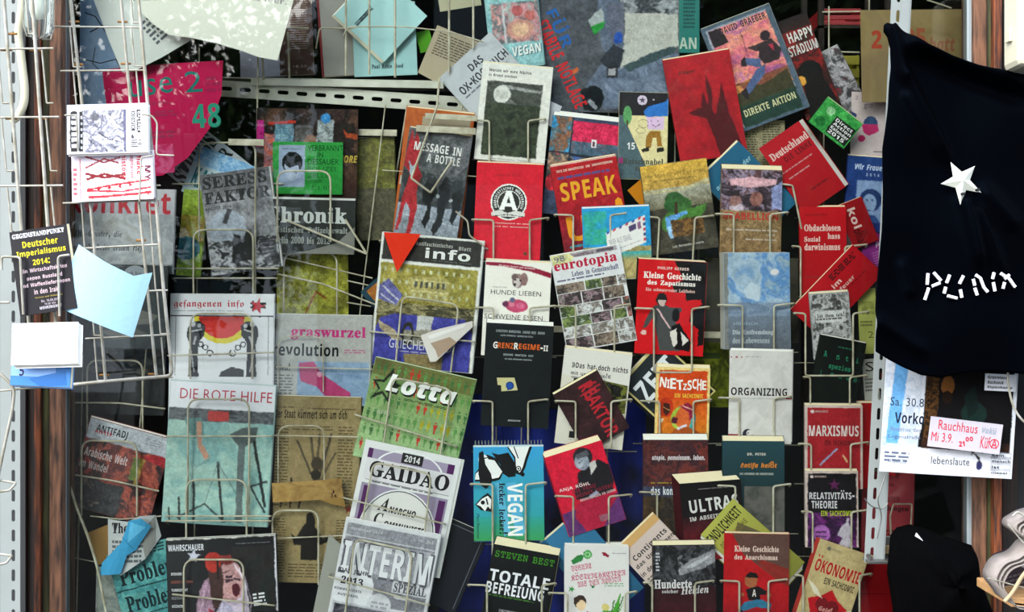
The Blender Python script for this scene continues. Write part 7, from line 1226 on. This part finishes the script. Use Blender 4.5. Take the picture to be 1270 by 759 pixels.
b = MB(); tv = [pos(x, y, GY - .2) - bb for x, y in [(1137, 661), (1145, 671), (1135, 665)]]; me_ = mesh('white_tag', [tuple(v) for v in tv] + [tuple(v + Vector((0, .002, 0))) for v in tv], [(0, 1, 2), (5, 4, 3), (0, 3, 4, 1), (1, 4, 5, 2), (2, 5, 3, 0)], None, WHT2); obj('white_tag', me_, bag)
# folded newspapers at the lower right in a wire holder
nh = tag(empty('newspaper_holder', pos(1262, 758, GY - .3)), 'bent cream wire holder with a wooden ledge for the folded newspapers', 'rack')
def wh(P_, r=.002, z=-33, m=WIRE): return wire('holder_wire', P_, z, r, m, nh, .01)
wh([(1256, 640), (1262, 634), (1300, 660)], .002, -36); wh([(1225, 717), (1270, 729), (1300, 736)], .0012, -36); wh([(1246, 746), (1256, 735), (1268, 714), (1290, 690)], .0036, -37, noisy('tan_rod', 'b49c78', .5, .3, 20)); wh([(1250, 650), (1268, 672), (1290, 690)], .0012, -36)
lg = px_box('ledge', 1254, 741, 1320, 753, GY - .36, GY - .2, noisy('pine_wood', 'b88c5c', .6, .3, 10, stretch=(1, 6, 6)), None, .002); lg.parent = nh; lg.location = lg.location - nh.location
NEWS = noisy('newsprint_edge', '8f8580', .85, .2, 60)
def folded(lbl, prof, Y0, depth, th, seed, printcol):
    """newspapers folded in half, seen at their wavy folds: a profile in the picture plane extruded towards the viewer"""
    base = pos(prof[0][0], prof[-1][1], Y0); r = tag(empty('folded_newspaper', base), lbl, 'newspaper')
    P = rounded([pos(x, y, Y0) - base for x, y in prof], .02, 5); V = []; Fc = []; n = len(P)
    for y_ in (0, -depth):
        for p in P: V.append((p.x, y_, p.z))
    for i in range(n - 1): Fc.append((i, i + 1, n + i + 1, n + i))
    o = obj('outer_pages', mesh('outer_pages', V, Fc, None, NEWS, True), r); m = o.modifiers.new('thickness', 'SOLIDIFY'); m.thickness = th; m.offset = 0
    for q in (1, 2):
        V2 = [(x + .006 * q, y - .001, z - .0045 * q) for x, y, z in V]; o = obj('inner_pages', mesh('inner_pages', V2, Fc, None, NEWS, True), r); m = o.modifiers.new('thickness', 'SOLIDIFY'); m.thickness = th * .6; m.offset = 0
    return r, base
folded('upper bundle of folded newspapers curling over in the wire holder', [(1300, 625), (1262, 632), (1244, 643), (1243, 650), (1254, 658), (1270, 650), (1300, 640)], GY - .3, .06, .003, 1, K)
folded('lower bundle of folded newspapers with deep wavy folds in the wire holder', [(1300, 655), (1262, 668), (1250, 684), (1228, 690), (1217, 712), (1230, 728), (1236, 738), (1262, 741), (1300, 748)], GY - .3, .06, .003, 2, K)
sheet('dark printed newspaper front between the folded bundles with a red streak', (1236, 690), (1290, 668), (1244, 752), -27, '2a2228', [('G', 0, 0, 1, 1, ['241e24', '3c3438', '2c242c'], 5, 4), ('P', [(.3, .2), (1, -.05), (1, .2), (.4, .35)], 'c82c24'), ('P', [(.5, .3), (1, .15), (1, .3), (.55, .42)], 'b0a8a8'), ('Wd', .1, .5, .95, .75, 3, '5c5458', 3)], outline=[(.0, .0), (1.2, -.1), (1.3, .95), (.05, .92)], name='newspaper_page', cat='newspaper')
sheet('dark printed page inside the upper newspaper bundle', (1250, 640), (1290, 632), (1252, 660), -27, '2a2228', [('G', 0, 0, 1, 1, ['241e24', '3c3438', '2c242c'], 5, 4)], name='newspaper_page', cat='newspaper')
